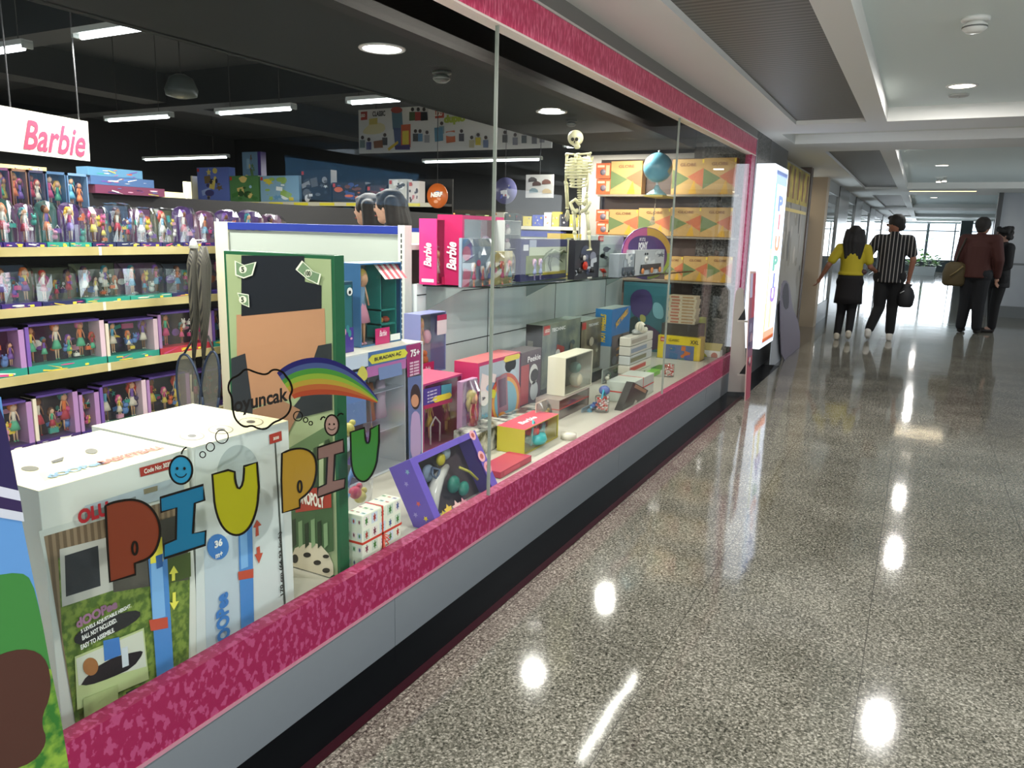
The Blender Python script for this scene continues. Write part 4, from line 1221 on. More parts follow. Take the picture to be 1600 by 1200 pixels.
b.txt('Barbie', .6, .42, b.h * .4, b.d * .4, '#f8ecf2', '-y', PI / 2, .3, .03)
b.doll(.75, .1, .6, hair='#c8a0c8', dress='#a88cc0', dep=.3)
b = CB('doll_pack', 'clear bulging pack with little pink and blue dolls, in front of the wide pink box', 'toy', 0, 721, 766, 372, 450, None, SS, '#8fa0b0', depth=.02)
b.art(31, ['#6a88a8', '#d05078', '#c8d4dc', '#7a5aa0'], 10, .4)
for u, c, q in ((.25, '#c84c74', .5), (.55, '#c8404c', .42), (.8, '#3c5ca8', .5)): b.doll(u, .0, q, dress=c, hair='#d8d0c8', dep=-1.6)
blister(b.o, b.x1 + .075, b.y0, b.y1, SS + .003, b.z1, .07, 3)
b = CB('doll_pack', 'small pack of mini dolls with yellow card and pink base', 'toy', 768, 770, 800, 393, 446, None, SS, '#c8b86c', depth=.02)
b.art(33, ['#d05078', '#e8d8a0', '#78a890', '#b83c68'], 9, .4)
for u, c in ((.3, '#c84c74'), (.7, '#5fa0a8')): b.doll(u, .0, .7, dress=c, hair='#c8503c', dep=-1.2)
blister(b.o, b.x1 + .05, b.y0, b.y1, SS + .003, b.z1, .045, 4)
b = CB('toy_tower_box', 'tall transparent tower pack with small white figures', 'toy', 785, 788, 812, 344, 440, -2.30, SS, '#c9cfcc', depth=.08, hollow_in='#b4bcb8', fr=.003)
for v in (.05, .3, .55, .78):
    MB().ball((b.x1 - .04, b.y0 + b.w * .5, b.z0 + b.h * v + .02), .022, M('#e0dcd4', .4), 1, 1, 1.1, 10, 7).ball((b.x1 - .04, b.y0 + b.w * .5, b.z0 + b.h * v + .05), .014, M('#c9a0b0', .4), 1, 1, 1, 8, 6).build('mini_figure', b.o, world=True)
    MB().box(b.x0 + .004, b.x1 - .006, b.y0 + .004, b.y1 - .004, b.z0 + b.h * v - .002, b.z0 + b.h * v, M('#e8eeea', .3)).build('tier', b.o, world=True)
b = CB('dinosaur_box', 'dark purple toy box showing a green dinosaur on pale ground', 'toy', 0, 813, 884, 373, 441, None, SS, '#2c2c58', depth=.1)
b.front(lambda mb: (mb.box(b.w * .16, b.w * .98, -.001, 0, b.h * .12, b.h * .8, M('#b9c4a8', .4)), mb.box(b.w * .1, b.w * .5, -.0014, 0, b.h * .15, b.h * .6, M('#6c7c34', .4)), mb.box(0, b.w, -.0014, 0, b.h * .82, b.h * .96, M('#22286a', .4)),
                    mb.box(b.w * .45, b.w * .98, -.0018, 0, b.h * .12, b.h * .2, M('#b0a23c', .4)), mb.box(b.w * .04, b.w * .14, -.0018, 0, b.h * .72, b.h * .86, M('#d8dce0', .4)), mb.box(b.w * .16, b.w * .3, -.0018, 0, b.h * .8, b.h * .97, M('#9aa4b8', .4))), 'printed_front')
DG = M('#4c5c3c', .5)
m = MB()
X = b.x1 + .012
yy = lambda u: b.y0 + b.w * u
zz = lambda v: b.z0 + b.h * v
m.path([(X, yy(.38), zz(.42)), (X, yy(.5), zz(.62)), (X, yy(.62), zz(.66)), (X, yy(.76), zz(.62)), (X, yy(.86), zz(.7)), (X, yy(.95), zz(.66))], [.004, .012, .028, .022, .012, .008], DG, 8)
m.path([(X, yy(.6), zz(.6)), (X, yy(.56), zz(.4)), (X, yy(.6), zz(.22))], [.016, .010, .006], DG, 7).path([(X, yy(.72), zz(.58)), (X, yy(.8), zz(.48)), (X, yy(.86), zz(.42))], [.009, .006, .004], DG, 6)
m.build('dinosaur_figure', b.o, world=True)
for u in (.2, .32): b.doll(u, .02, .5, skin='#9c8cb0', hair='#c8a0b8', dress='#7c88b8', dep=-.3)
b = CB('magazine_toy_box', 'narrow yellow-framed box wedged behind the skeleton feet', 'toy', 875, 877, 906, 365, 430, -2.38, SS, '#dcc030', depth=.12)
b.art(41, ['#b8b070', '#8a9a8c', '#c8c4a8', '#5c6c5c'], 7, .3, (.2, .05, .95, .9), '#a8a888')
b.side(lambda mb: mb.box(0, b.d, -.001, 0, 0, b.h, M('#e0bc28', .35)), 'side_panel')
b = CB('toy_car_pack', 'dark pack with a red race car, in front of the skeleton', 'toy', 0, 897, 935, 375, 438, None, SS, '#1c1c26', depth=.05)
b.art(43, ['#3c4460', '#8a8ca0', '#20222c', '#5c5a7c', '#c8ccd4'], 12, .35)
X = b.x1 + .01
m = MB().ball((X, b.y0 + b.w * .36, b.z0 + b.h * .35), .04, M('#c8301c', .25), .35, 1, .8, 14, 8).ball((X + .004, b.y0 + b.w * .30, b.z0 + b.h * .55), .022, M('#d8d4d0', .3), .4, 1, .9, 10, 7)
m.tube((X - .01, b.y0 + b.w * .12, b.z0 + b.h * .22), (X + .02, b.y0 + b.w * .12, b.z0 + b.h * .22), .016, None, M('#16161a', .5), 10).tube((X - .01, b.y0 + b.w * .62, b.z0 + b.h * .22), (X + .02, b.y0 + b.w * .62, b.z0 + b.h * .22), .016, None, M('#16161a', .5), 10)
m.build('race_car', b.o, world=True)
b = CB('building_set_box', 'pale grey building set box with picture of grey walkers, right of the skeleton feet', 'toy', 0, 933, 972, 368, 424, -2.12, SS, '#b9c4c0', depth=.09)
b.o['label'] = 'pale grey building set box with picture of grey walkers beside the race car pack'
b.art(45, ['#3c484c', '#5c6c70', '#8a989a', '#2c3438'], 12, .3, (.08, .25, .92, .78), '#9fb0ac')
b.front(lambda mb: mb.box(b.w * .02, b.w * .2, -.002, 0, b.h * .86, b.h * .99, M('#c8342c', .3)), 'logo_patch', .001)
b.txt('LEGO', .11, .925, b.w * .15, b.h * .07, '#f4f0e0')
b.txt('STAR WARS', .75, .12, b.w * .4, b.h * .06, '#1c2224')
# round sign with colour arcs and lettering
p0 = onx(1010, 398, -2.05)
t = thing('brand_display_sign', 'round rainbow-coloured cardboard sign with white lettering, behind the two truck boxes', 'sign', (p0.x, p0.y, SS))
SP = ('x', p0.x)
mb = MB()
flat(mb, ell(1011, 396, 39, 41, 36), SP, 0, M('#6a3a86', .4), .006)
o = mb.build('sign_board', t, world=True)
prints(t, 'colour_arc', [(ell(1011, 396, 38, 40, 14, -PI / 2, 0) + [(1011, 396)], '#e4b23c'), (ell(1011, 396, 38, 40, 14, PI, 1.5 * PI) + [(1011, 396)], '#d05c98'), (ell(1011, 396, 38, 40, 14, 0, PI / 2) + [(1011, 396)], '#a9c43c'), (ell(1011, 396, 38, 40, 14, PI / 2, PI) + [(1011, 396)], '#5a4a9c'),
                          (ell(1012, 400, 30, 32, 30), '#5c2f7c'), (ell(1003, 386, 22, 18, 24), '#4a2a74')], SP, .001)
text(t, 'MY LITTLE', .15, .026, onx(1003, 374, p0.x) + Vector((.006, 0, 0)), M('#f4f0f4'), '+x', 0, 0, .05, 'lettering', True)
text(t, 'PONY', .24, .062, onx(1004, 384, p0.x) + Vector((.006, 0, 0)), M('#f4f0f4'), '+x', .04, 0, .07, 'lettering', True)
for a, c, e, lab, sd in ((967, 991, 397, 'grey toy truck box left standing beside the panda truck box', 0), (991, 1036, 391, 'white toy truck box with a panda face and orange wheels', 1)):
    b = CB('toy_truck_box', lab.replace(' left', ''), 'toy', 0, a, c, e, 432, -1.98, SS, '#c4cacc' if sd else '#9aa4ac', depth=.08)
    b.art(50 + sd, ['#8a98a4', '#5a6874', '#b0bcc4', '#dfe4e4'], 9, .35)
    X = b.x1 + .006
    if sd:
        m = MB().ball((X, b.y0 + b.w * .35, b.z0 + b.h * .6), .035, M('#eceae4', .5), .3, 1, .85, 12, 8)
        for s_ in (-1, 1): m.ball((X + .008, b.y0 + b.w * .35 + s_ * .014, b.z0 + b.h * .62), .009, M('#181818', .5), .4, 1, 1.1, 8, 6).ball((X, b.y0 + b.w * .35 + s_ * .028, b.z0 + b.h * .84), .011, M('#181818', .5), .5, 1, 1, 8, 6)
        m.build('panda_figure', b.o, world=True)
    m = MB().box(X - .004, X + .006, b.y0 + b.w * .2, b.y0 + b.w * .85, b.z0 + b.h * .2, b.z0 + b.h * .42, M('#24221c' if sd else '#4c5660', .4)).build('truck_body', b.o, world=True)
    for u in (.22, .52, .8): MB().lathe((X + .004, b.y0 + b.w * u, b.z0 + b.h * .16), [(.004, 0), (.022, 0), (.024, .005), (.022, .012), (.009, .013)], M('#d8843c' if sd else '#3c444c', .4), 14, 'x').build('wheel', b.o, world=True)
# small red dinosaur between the packs
p = onz(942, 432, SS)
m = MB().path([(p.x, p.y - .07, SS + .05), (p.x, p.y - .02, SS + .045), (p.x, p.y + .03, SS + .035), (p.x, p.y + .09, SS + .03)], [.014, .022, .014, .003], M('#b83424', .45), 8).path([(p.x, p.y - .02, SS + .04), (p.x + .01, p.y - .02, SS)], [.010, .006], None, 6).path([(p.x, p.y + .02, SS + .03), (p.x + .01, p.y + .02, SS)], [.008, .005], None, 6)
t = thing('toy_dinosaur', 'small red toy dinosaur lying before the pale grey building set box', 'toy', (p.x, p.y, SS)); m.build('body', t, world=True)
MB().ball((p.x, p.y - .085, SS + .055), .017, M('#c8483c', .4), .8, 1.4, .8, 10, 7).build('head', t, world=True)

# ---- anatomical skeleton model standing on the yellow box behind
Ys = 5.15
ft = ony(902, 392, Ys); tp = ony(900, 205, Ys)
H = tp.z - ft.z
t = thing('skeleton_model', 'cream plastic model skeleton with skull and ribs, standing high over the toys', 'skeleton model', (ft.x, Ys, ft.z))
BONE = M('#d9d6ae', .45)
sx_ = lambda px_, py_: ony(px_, py_, Ys)
bx = sx_(903, 300).x
k = H / .80


def bone(pts, r, name='bone', par=None):
    m = MB(); pts = [Vector(p_) for p_ in pts]
    n = len(pts)
    r = [q * 1.3 for q in r] if isinstance(r, list) else r * 1.3
    m.path(pts, r, BONE, 8)
    m.ball(pts[0], (r[0] if isinstance(r, list) else r) * 1.45, BONE, nu=8, nv=6); m.ball(pts[-1], (r[-1] if isinstance(r, list) else r) * 1.35, BONE, nu=8, nv=6)
    return m.build(name, par or t, world=True)


def wp(px_, py_, dy=0): p_ = sx_(px_, py_); return Vector((p_.x, Ys + dy, p_.z))


sk = MB()
c = wp(900, 217)
R_ = .053 * k
sk.ball(c + Vector((-.004, 0, .006)), R_, BONE, 1.0, 1.12, .98, 20, 14)
sk.ball(c + Vector((.016, -.03, -.022)) * k, R_ * .62, BONE, .8, .7, .8, 14, 10)
sk.ball(c + Vector((.020, -.022, -.052)) * k, R_ * .46, BONE, .95, .8, .75, 12, 8)
o = sk.build('skull', t, world=True)
rm = o.modifiers.new('fuse', 'REMESH'); rm.mode = 'VOXEL'; rm.voxel_size = .004; rm.use_smooth_shade = True
for dx_, dz_ in ((.002, -.010), (.032, -.010)): MB().ball(c + Vector((dx_, -.062, dz_)) * k, .0125 * k, M('#2c2a22', .8), 1, .6, 1, 12, 8).build('eye_socket', o, world=False).location = (0, 0, 0) if False else -Vector(root_loc(t))
MB().ball(c + Vector((.019, -.069, -.028)) * k, .007 * k, M('#2c2a22', .8), .7, .5, 1.3, 8, 6).build('nose_opening', t, world=True)
m = MB()
for q in range(7): m.box(c.x + (.004 + .0048 * q) * k, c.x + (.0078 + .0048 * q) * k, c.y - .064 * k, c.y - .058 * k, c.z - .052 * k, c.z - .044 * k, M('#efeccf', .4))
m.build('teeth', t, world=True)
# spine as stacked vertebrae
sp_pts = [wp(903, 240, .01), wp(904, 262, .018), wp(904, 285, .012), wp(906, 305, -.004), wp(907, 322, .004)]
m = MB()
for a_, b_ in zip(sp_pts, sp_pts[1:]):
    for q in range(5):
        p_ = a_.lerp(b_, q / 5)
        m.lathe(p_, [(.006 * k, -.007 * k), (.017 * k, -.005 * k), (.017 * k, .003 * k), (.006 * k, .006 * k)], BONE, 10)
m.build('spine', t, world=True)
# rib cage
for i in range(10):
    f_ = i / 9
    zc = wp(903, 246 + 42 * f_).z
    W_ = (.058 + .040 * math.sin(PI * min(1, f_ * 1.1 + .12))) * k
    D_ = W_ * .72
    pts = []
    for q in range(15):
        a = PI / 2 + (2 * PI if i < 7 else 1.5 * PI) * (q / 14) + (0 if i < 7 else .25 * PI)
        fr_ = .5 - .5 * math.sin(a)
        pts.append((bx + .004 + W_ * math.cos(a), Ys + D_ * math.sin(a) - .01, zc - .022 * k * fr_))
    MB().path(pts, .0058 * k, BONE, 6).build('rib', t, world=True)
bone([wp(905, 246, -.055 * k), wp(906, 272, -.07 * k)], [.008 * k, .005 * k], 'breastbone')
for s_ in (-1, 1):
    bone([(bx, Ys - .05 * k, wp(903, 243).z), (bx + s_ * .085 * k, Ys - .01, wp(903, 240).z)], .005 * k, 'collarbone')
    MB().prism([(bx + s_ * .03 * k, Ys + .05 * k, wp(903, 248).z), (bx + s_ * .085 * k, Ys + .045 * k, wp(903, 244).z), (bx + s_ * .06 * k, Ys + .05 * k, wp(903, 270).z)], (0, .006, 0), BONE).build('shoulder_blade', t, world=True)
shl, shr = wp(886, 242), wp(920, 242)
bone([shl, wp(884, 285)], .008 * k, 'upper_arm_bone'); bone([wp(884, 287), wp(885, 325)], [.007 * k, .005 * k], 'forearm_bone'); bone([wp(886, 287, .012), wp(887, 325, .012)], .004 * k, 'forearm_bone')
bone([shr, wp(923, 268, -.03)], .008 * k, 'upper_arm_bone'); bone([wp(923, 269, -.03), wp(921, 302, -.05)], [.007 * k, .005 * k], 'forearm_bone')
for hx, hy, dy in ((887, 328, 0), (921, 304, -.05)):
    m = MB(); p_ = wp(hx, hy, dy)
    m.ball(p_ + Vector((0, 0, -.012)), .012 * k, BONE, 1.1, .5, 1.2, 8, 6)
    for q in range(5):
        dx_ = (q - 2) * .006 * k
        L = [.025, .036, .04, .036, .028][q] * k
        m.path([p_ + Vector((dx_, 0, -.02)), p_ + Vector((dx_ * 1.5, 0, -.02 - L)), p_ + Vector((dx_ * 1.6, -.006, -.02 - L * 1.5))], [.003, .0026, .002], BONE, 5)
    m.build('hand', t, world=True)
pv = wp(907, 322)
m = MB()
for s_ in (-1, 1):
    m.path([pv + Vector((s_ * .012, .02, .01)) * k, pv + Vector((s_ * .05, .02, .045)) * k, pv + Vector((s_ * .072, -.01, .02)) * k, pv + Vector((s_ * .05, -.02, -.02)) * k, pv + Vector((s_ * .012, -.03, -.045)) * k], [.016 * k, .014 * k, .013 * k, .014 * k, .010 * k], BONE, 8)
    m.ball(pv + Vector((s_ * .02, -.01, -.032)) * k, .016 * k, BONE, .8, .6, 1.1, 10, 7)
o = m.build('pelvis', t, world=True)
for px_h, px_k, px_f in ((897, 898, 901), (917, 920, 922)):
    bone([wp(px_h, 332), wp(px_k, 362)], [.010 * k, .008 * k], 'thigh_bone')
    bone([wp(px_k, 364), wp(px_f, 388)], [.009 * k, .006 * k], 'shin_bone')
    MB().ball(wp(px_k, 363, -.012), .008 * k, BONE, nu=8, nv=6).build('kneecap', t, world=True)
    p_ = wp(px_f, 390)
    m = MB().ball(p_, .013 * k, BONE, 1, 1.5, .7, 8, 6)
    for q in range(5): m.path([p_ + Vector(((q - 2) * .004, -.01, 0)), p_ + Vector(((q - 2) * .007, -.055 + abs(q - 1) * .004, -.006))], [.0045, .003], BONE, 5)
    m.build('foot', t, world=True)
base = wp(911, 396)
MB().lathe((base.x, Ys + .03, SS + .0), [(.0, 0), (.06, 0), (.06, .012), (.0, .014)], M('#c9c8bc', .4), 20).build('stand_base', t, world=True)
MB().tube((bx + .004, Ys + .05, SS + .012), (bx + .004, Ys + .03, pv.z), .004, None, M('#b8b8b0', .3, .6), 8).build('stand_rod', t, world=True)

# ================================================================== END WALL: globe cartons, globe, orange packs
EY = 7.45
GOLD = M('#c9a55c', .45)


def gbox(pl, pr, top, bot, y, label, seed):
    a, c_ = ony(pl, top, y), ony(pr, bot, y)
    c_.z = ony(1050, {30: 304, 36: 369, 43: 438}[bot // 10], EY).z
    w, h = c_.x - a.x - .004, a.z - c_.z
    t = thing('globe_carton', label, 'toy', ((a.x + c_.x) / 2, y, c_.z), group='globe cartons at the end of the window')
    d = .12
    MB().box(-w / 2, w / 2, 0, d, 0, h, M('#b98a4c', .5)).build('carton', t, bevel=.002)
    m = MB().box(-w / 2 + .003, w / 2 - .003, -.001, 0, .003, h - .003, M('#bf9a5c', .5))
    m.prism([(-w / 2 + .004, -.0016, h * .15), (w * .05, -.0016, h * .45), (-w / 2 + .004, -.0016, h * .72)], (0, .0004, 0), M('#6b7a48', .5))
    m.prism([(w / 2 - .004, -.0018, h * .2), (w * .0, -.0018, h * .5), (w / 2 - .004, -.0018, h * .75)], (0, .0004, 0), M('#c06a44', .5))
    m.prism([(w * .05, -.002, h * .02), (w * .3, -.002, h * .02), (w * .22, -.002, h * .42)], (0, .0004, 0), M('#d0a02c', .5))
    m.prism([(w / 2 - .02, -.0022, h * .88), (w / 2 - .004, -.0022, h * .88), (w / 2 - .004, -.0022, h - .004), (w / 2 - .02, -.0022, h - .004)], (0, .0004, 0), M('#e8cc3c', .5))
    m.build('printed_front', t)
    text(t, 'GLOBE', w * .5, h * .09, (0, -.003, h * .84), M('#7c4a2c'), '-y')
    return t


rows_g = [((955, 1002, 252, 303, 'top shelf, beside the orange packs'), (1051, 1098, 249, 302, 'top shelf, between the globe and the last carton'), (1100, 1148, 247, 301, 'top shelf, against the pink frame')),
          ((951, 996, 327, 368, 'middle shelf, beside the orange packs'), (998, 1046, 325, 368, 'middle shelf, behind the round sign'), (1048, 1094, 324, 368, 'middle shelf, third carton along'), (1096, 1143, 324, 368, 'middle shelf, against the pink frame')),
          ((1040, 1066, 400, 437, 'bottom shelf, half hidden by the round sign'), (1068, 1104, 400, 437, 'bottom shelf, in the middle'), (1106, 1143, 400, 437, 'bottom shelf, against the pink frame'))]
sd = 0
for rw in rows_g:
    for a, c_, tp_, bt, lab in rw:
        gbox(a, c_, tp_, bt, EY, 'ochre globe carton with triangles, ' + lab, sd); sd += 1
t = thing('end_shelving', 'shallow shelves on the brown end wall carrying globe cartons', 'shelving', (-1.9, 7.5, 0))
for px_y in (304, 369, 438):
    z = ony(1050, px_y, EY).z
    MB().box(-2.95, GX - .09, EY - .05, 7.60, z - .02, z - .002, M('#8f8574', .4)).build('shelf_board', t, world=True)
MB().box(-3.0, GX - .09, 7.602, 7.615, .0, 2.16, M('#5a4a42', .5)).build('back_panel', t, world=True)
for x in (-2.98, GX - .11): MB().box(x, x + .02, 7.575, 7.60, 0, 2.1, M('#4a4440', .5)).build('side_post', t, world=True)
for i, (tp_, bt) in enumerate(((251, 277), (279, 304), (321, 344), (346, 368))):
    a, c_ = ony(932, tp_, EY), ony(953, bt, EY)
    zr_ = ony(1050, 304 if i < 2 else 369, EY).z
    hk = .155 if i < 2 else .125
    c_.z = zr_ + (hk if i in (0, 2) else 0)
    a.z = c_.z + hk - .002
    t = thing('science_kit_box', 'orange science kit box with grey dial, %s' % ['topmost of the column', 'second in the column', 'third in the column', 'lowest of the column'][i], 'toy', ((a.x + c_.x) / 2, EY, c_.z), group='orange kit boxes beside the globe cartons')
    w, h = c_.x - a.x, a.z - c_.z
    MB().box(-w / 2, w / 2, 0, .12, 0.001, h - .002, M('#d8602c', .4)).build('carton', t, bevel=.001)
    m = MB().box(-w * .4, w * .1, -.001, 0, h * .72, h * .86, M('#f0c8a8', .4)).box(w * .2, w * .45, -.001, 0, h * .2, h * .85, M('#e8b088', .4)).lathe((0, -.003, h * .42), [(.001, 0), (w * .2, 0), (w * .2, .002), (.001, .002)], M('#8a7c84', .4), 16, 'y')
    m.build('printed_front', t)
# globe on its stand
gy = 7.08
gc = ony(1028, 262, gy); gr_ = (ony(1050, 262, gy).x - ony(1006, 262, gy).x) / 2
gb = ony(1026, 300, gy)
t = thing('globe', 'blue world globe on a pale cone stand, in front of the globe cartons', 'globe', (gb.x, gy, gb.z - .03))
OCEAN = ramped('globe_map', '#5c95a8', '#b9a46c', 5, .55, .58, .3, c2='#7c9c6c')
MB().ball((gc.x, gy, gc.z), gr_, OCEAN, nu=28, nv=18).build('globe_ball', t, world=True)
MB().lathe((gb.x, gy, gb.z - .03), [(.0, 0), (.095, 0), (.09, .012), (.03, .06), (.018, .09), (0, .09)], M('#8fb8c0', .35), 20).build('stand_base', t, world=True)
MB().tube((gc.x, gy, gc.z + gr_ - .005), (gc.x + .002, gy, gc.z + gr_ + .02), .008, None, M('#c9d4d4', .3), 8).build('axis_pin', t, world=True)
MB().tube((gb.x, gy, gb.z + .055), (gc.x, gy, gc.z - gr_ + .003), .012, None, M('#c9d4d4', .3), 8).build('neck', t, world=True)
MB().prism([(gb.x - .09, gy - .1, gb.z - .032), (gb.x + .09, gy - .1, gb.z - .032), (gb.x + .09, gy + .3, gb.z - .032), (gb.x - .09, gy + .3, gb.z - .032)], (0, 0, -.014), M('#c9b458', .45)).build('bracket_plate', t, world=True)
# small hanging skeleton hand model
p = ony(1024, 318, 7.0)
t = thing('hanging_toy', 'small pale dangling hand-shaped toy under the globe', 'toy', (p.x, 7.0, p.z))
m = MB().tube((0, 0, 0), (-.01, 0, -.11), .004, .006, M('#b8a890', .5), 6)
m.ball((-.015, 0, -.13), .014, M('#b8a890', .5), 1, .5, 1.2, 8, 6)
for q in range(5): m.path([(-.015 + (q - 2) * .007, 0, -.14), (-.018 + (q - 2) * .011, -.004, -.17 - .006 * (2 - abs(q - 2))), (-.02 + (q - 2) * .011, -.01, -.19 - .006 * (2 - abs(q - 2)))], [.004, .0035, .0025], M('#b8a890', .5), 6)
m.build('toy_hand', t)
MB().tube((0, 0, 0), (0, .0, gb.z - .048 - p.z), .0015, None, M('#9a9284', .5), 5).build('cord', t)

# ================================================================== LOWER ROW OF THE WINDOW DISPLAY
FOIL = ramped('silver_gift_wrap', '#4a4c46', '#c9c9bc', 14, .42, .62, .18, 'noise', (1, 1, 1), .8)


def gift(name, label, x0, x1, y0, y1, z1, mat_, ribbon=None, z0=DZ, tilt=0):
    t = thing(name, label, 'gift', ((x0 + x1) / 2, (y0 + y1) / 2, z0))
    MB().box(x0, x1, y0, y1, z0, z1, mat_).build('wrapped_box', t, world=True, bevel=.004)
    if ribbon:
        xm, ym, zm = (x0 + x1) / 2, (y0 + y1) / 2, (z0 + z1) / 2
        RM = M(ribbon, .35)
        MB().box(x0 - .0015, x1 + .0015, y0 - .0015, y1 + .0015, zm - .004, zm + .004, RM).build('ribbon', t, world=True)
        MB().box(x0 - .0015, x1 + .0015, ym - .004, ym + .004, z0 + .0015, z1 + .0015, RM).build('ribbon', t, world=True)
    return t


# patterned gift box with ribbon, nearest gift
C = onz(567, 893, DZ)
gx1, gy0 = C.x, C.y
gx0 = ony(541, 882, gy0).x
gy1 = onx(627, 868, gx1).y
gz1 = onx(567, 806, gx1).z
GW = ramped('gift_paper', '#e9ead6', '#dfe2cf', 8, .4, .6, .45)
t = gift('gift_box', 'white gift box patterned with tiny green and red squares, tied with red ribbon', gx0, gx1, gy0, gy1, gz1, GW, '#c8402c')
for face in ('+x', '-y', '+z'):
    W_ = gy1 - gy0 if face == '+x' else gx1 - gx0
    H_ = gz1 - DZ if face != '+z' else gx1 - gx0
    if face == '+z': W_ = gy1 - gy0
    nx, nz = (5 if face != '-y' else 3), (4 if face != '+z' else 3)
    mb = MB()
    rr = random.Random(4)
    for i in range(nx):
        for j in range(nz):
            cx, cz = W_ * (i + .5) / nx, H_ * (j + .5) / nz
            q = min(W_ / nx, H_ / nz) * .36
            mb.box(cx - q, cx + q, -.0006, 0, cz - q * 1.15, cz + q * 1.15, M(['#c9d4e0', '#e0e6d2', '#c4d2c0', '#e6ddd4'][(i + j) % 4], .5))
            c = ['#3c7a34', '#a8382c', '#4c5a8c', '#7a3c4c', '#3c7a34'][(i * 2 + j * 3) % 5]
            mb.prism([(cx + (q * .75 if k % 2 else q * .3) * math.cos(2 * PI * k / 8), -.0009, cz + (q * .75 if k % 2 else q * .4) * math.sin(2 * PI * k / 8)) for k in range(8)], (0, .0002, 0), M(c, .5))
            mb.box(cx - q * .12, cx + q * .12, -.0011, 0, cz - q * .9, cz + q * .9, M(c, .5))
    o = mb.build('pattern_print')
    o.parent = t
    loc = {'+x': Vector((gx1, gy0, DZ)), '-y': Vector((gx0, gy0, DZ)), '+z': Vector((gx1, gy0, gz1))}[face]
    o.location = loc - t.location
    if face == '+x': o.rotation_euler = (0, 0, PI / 2)
    if face == '+z': o.rotation_euler = (-PI / 2, 0, PI / 2)
m = MB()
for q in range(9):
    a = q * .7
    m.path([(gx1 + .003, gy0 + .11, gz1 - .10 - .004 * q), (gx1 + .014 + .004 * (q % 3), gy0 + .11 + .018 * math.cos(a), gz1 - .11 - .012 * q), (gx1 + .004, gy0 + .11 + .012 * math.sin(a), gz1 - .12 - .012 * q)], .0022, M('#d8503c', .3), 5)
m.build('curled_bow', t, world=True)

# purple kitchen playset box, propped askew
K = [(640, 718), (742, 672), (797, 753), (700, 812)]
T0, T1, B0 = onx(640, 718, -1.62), onx(742, 672, -1.62), onx(700, 812, -1.495)
u = (T1 - T0); kw = u.length; u = u.normalized()
v = B0 - T0; v = v - v.dot(u) * u; kh = v.length; v = v.normalized()
nk = v.cross(u).normalized()
if nk.x < 0: nk = -nk
t = thing('kitchen_playset_box', 'purple starry playset box with clear window, propped askew against the glass', 'toy', T0)
dk = .11


def kp(a, b, c=0): return u * (a * kw) + v * (b * kh) + nk * c


KM = M('#6a55b4', .35); KD = M('#3a2f6c', .4)
m = MB()


def kslab(mb, a0, a1, b0, b1, c0, c1, mm):
    mb.prism([kp(a0, b0, c0), kp(a1, b0, c0), kp(a1, b1, c0), kp(a0, b1, c0)], nk * (c1 - c0), mm)


kslab(m, 0, 1, 0, 1, -dk, -dk + .004, KM)
for a0, a1, b0, b1 in ((0, .01, 0, 1), (.99, 1, 0, 1), (.01, .99, 0, .012), (.01, .99, .988, 1)): kslab(m, a0, a1, b0, b1, -dk + .004, -.003, KM)
for a0, a1, b0, b1 in ((0, .08, 0, 1), (.9, 1, 0, 1), (.08, .9, 0, .09), (.08, .9, .93, 1)): kslab(m, a0, a1, b0, b1, -.003, 0, KM)
m.build('carton', t)
m = MB(); kslab(m, .01, .99, .012, .988, -dk + .004, -dk + .006, M('#5a4c50', .5)); m.build('inner_card', t)
m = MB(); kslab(m, .08, .9, .09, .93, -.006, -.005, CLEAR); m.build('clear_window', t)
for (a, b, r_, c, nm, sq) in ((.28, .3, .07, '#8a9ab0', 'toy_pot', .5), (.52, .2, .05, '#d8c83c', 'toy_cup', .6), (.62, .15, .05, '#a8b8c0', 'toy_cup', .6), (.55, .62, .07, '#2f8a78', 'toy_box', .6), (.66, .75, .06, '#3a9a86', 'toy_box', .6), (.36, .5, .05, '#e0d8d0', 'toy_plate', .4)):
    MB().ball(kp(a, b, -dk * .5), r_ * kw * 1.1, M(c, .35), sq, 1, 1, 12, 8).build(nm, t)
m = MB().path([kp(.12, .86, -.05), kp(.2, .6, -.04), kp(.36, .42, -.04), kp(.55, .33, -.05)], [.02, .03, .024, .012], M('#e4e2da', .25), 8).build('toy_sink', t)
MB().path([kp(.62, .42, -.02), kp(.72, .55, -.015), kp(.8, .72, -.02)], .006, M('#d8d05c', .4), 6).build('toy_banana', t)
MB().path([kp(.3, .25, -.03), kp(.36, .32, -.02), kp(.3, .42, -.03), kp(.24, .34, -.02), kp(.3, .25, -.03)], .006, M('#5c6c88', .3), 6).build('toy_ring', t)
for a, b, r_, c in ((.93, .06, .045, '#e8a8b0'), (.93, .42, .05, '#e8a8b0'), (.955, .62, .055, '#e09aa4')):
    ctr = kp(a, b, .002)
    m = MB().prism([ctr + (u * math.cos(q) + v * math.sin(q)) * r_ * kw for q in [2 * PI * k / 18 for k in range(18)]], nk * -.0006, M(c, .35))
    m.prism([ctr + nk * .0006 + (u * math.cos(q) + v * math.sin(q)) * r_ * kw * .5 for q in [2 * PI * k / 10 for k in range(10)]], nk * -.0004, M('#b85a50', .35)); m.build('picture_badge', t)
m = MB()
for a, b, r_, c in ((.2, .9, .06, '#d8b84c'), (.32, .93, .07, '#e0b8b0'), (.42, .93, .06, '#c88a94'), (.12, .93, .05, '#c8b040')):
    ctr = kp(a, b, .003)
    m.prism([ctr + (u * math.cos(q) + v * math.sin(q)) * r_ * kw * (1 if k % 2 else .6) for k, q in enumerate([2 * PI * k / 12 for k in range(12)])], nk * -.0005, M(c, .35))
m.build('logo_print', t)
m = MB()
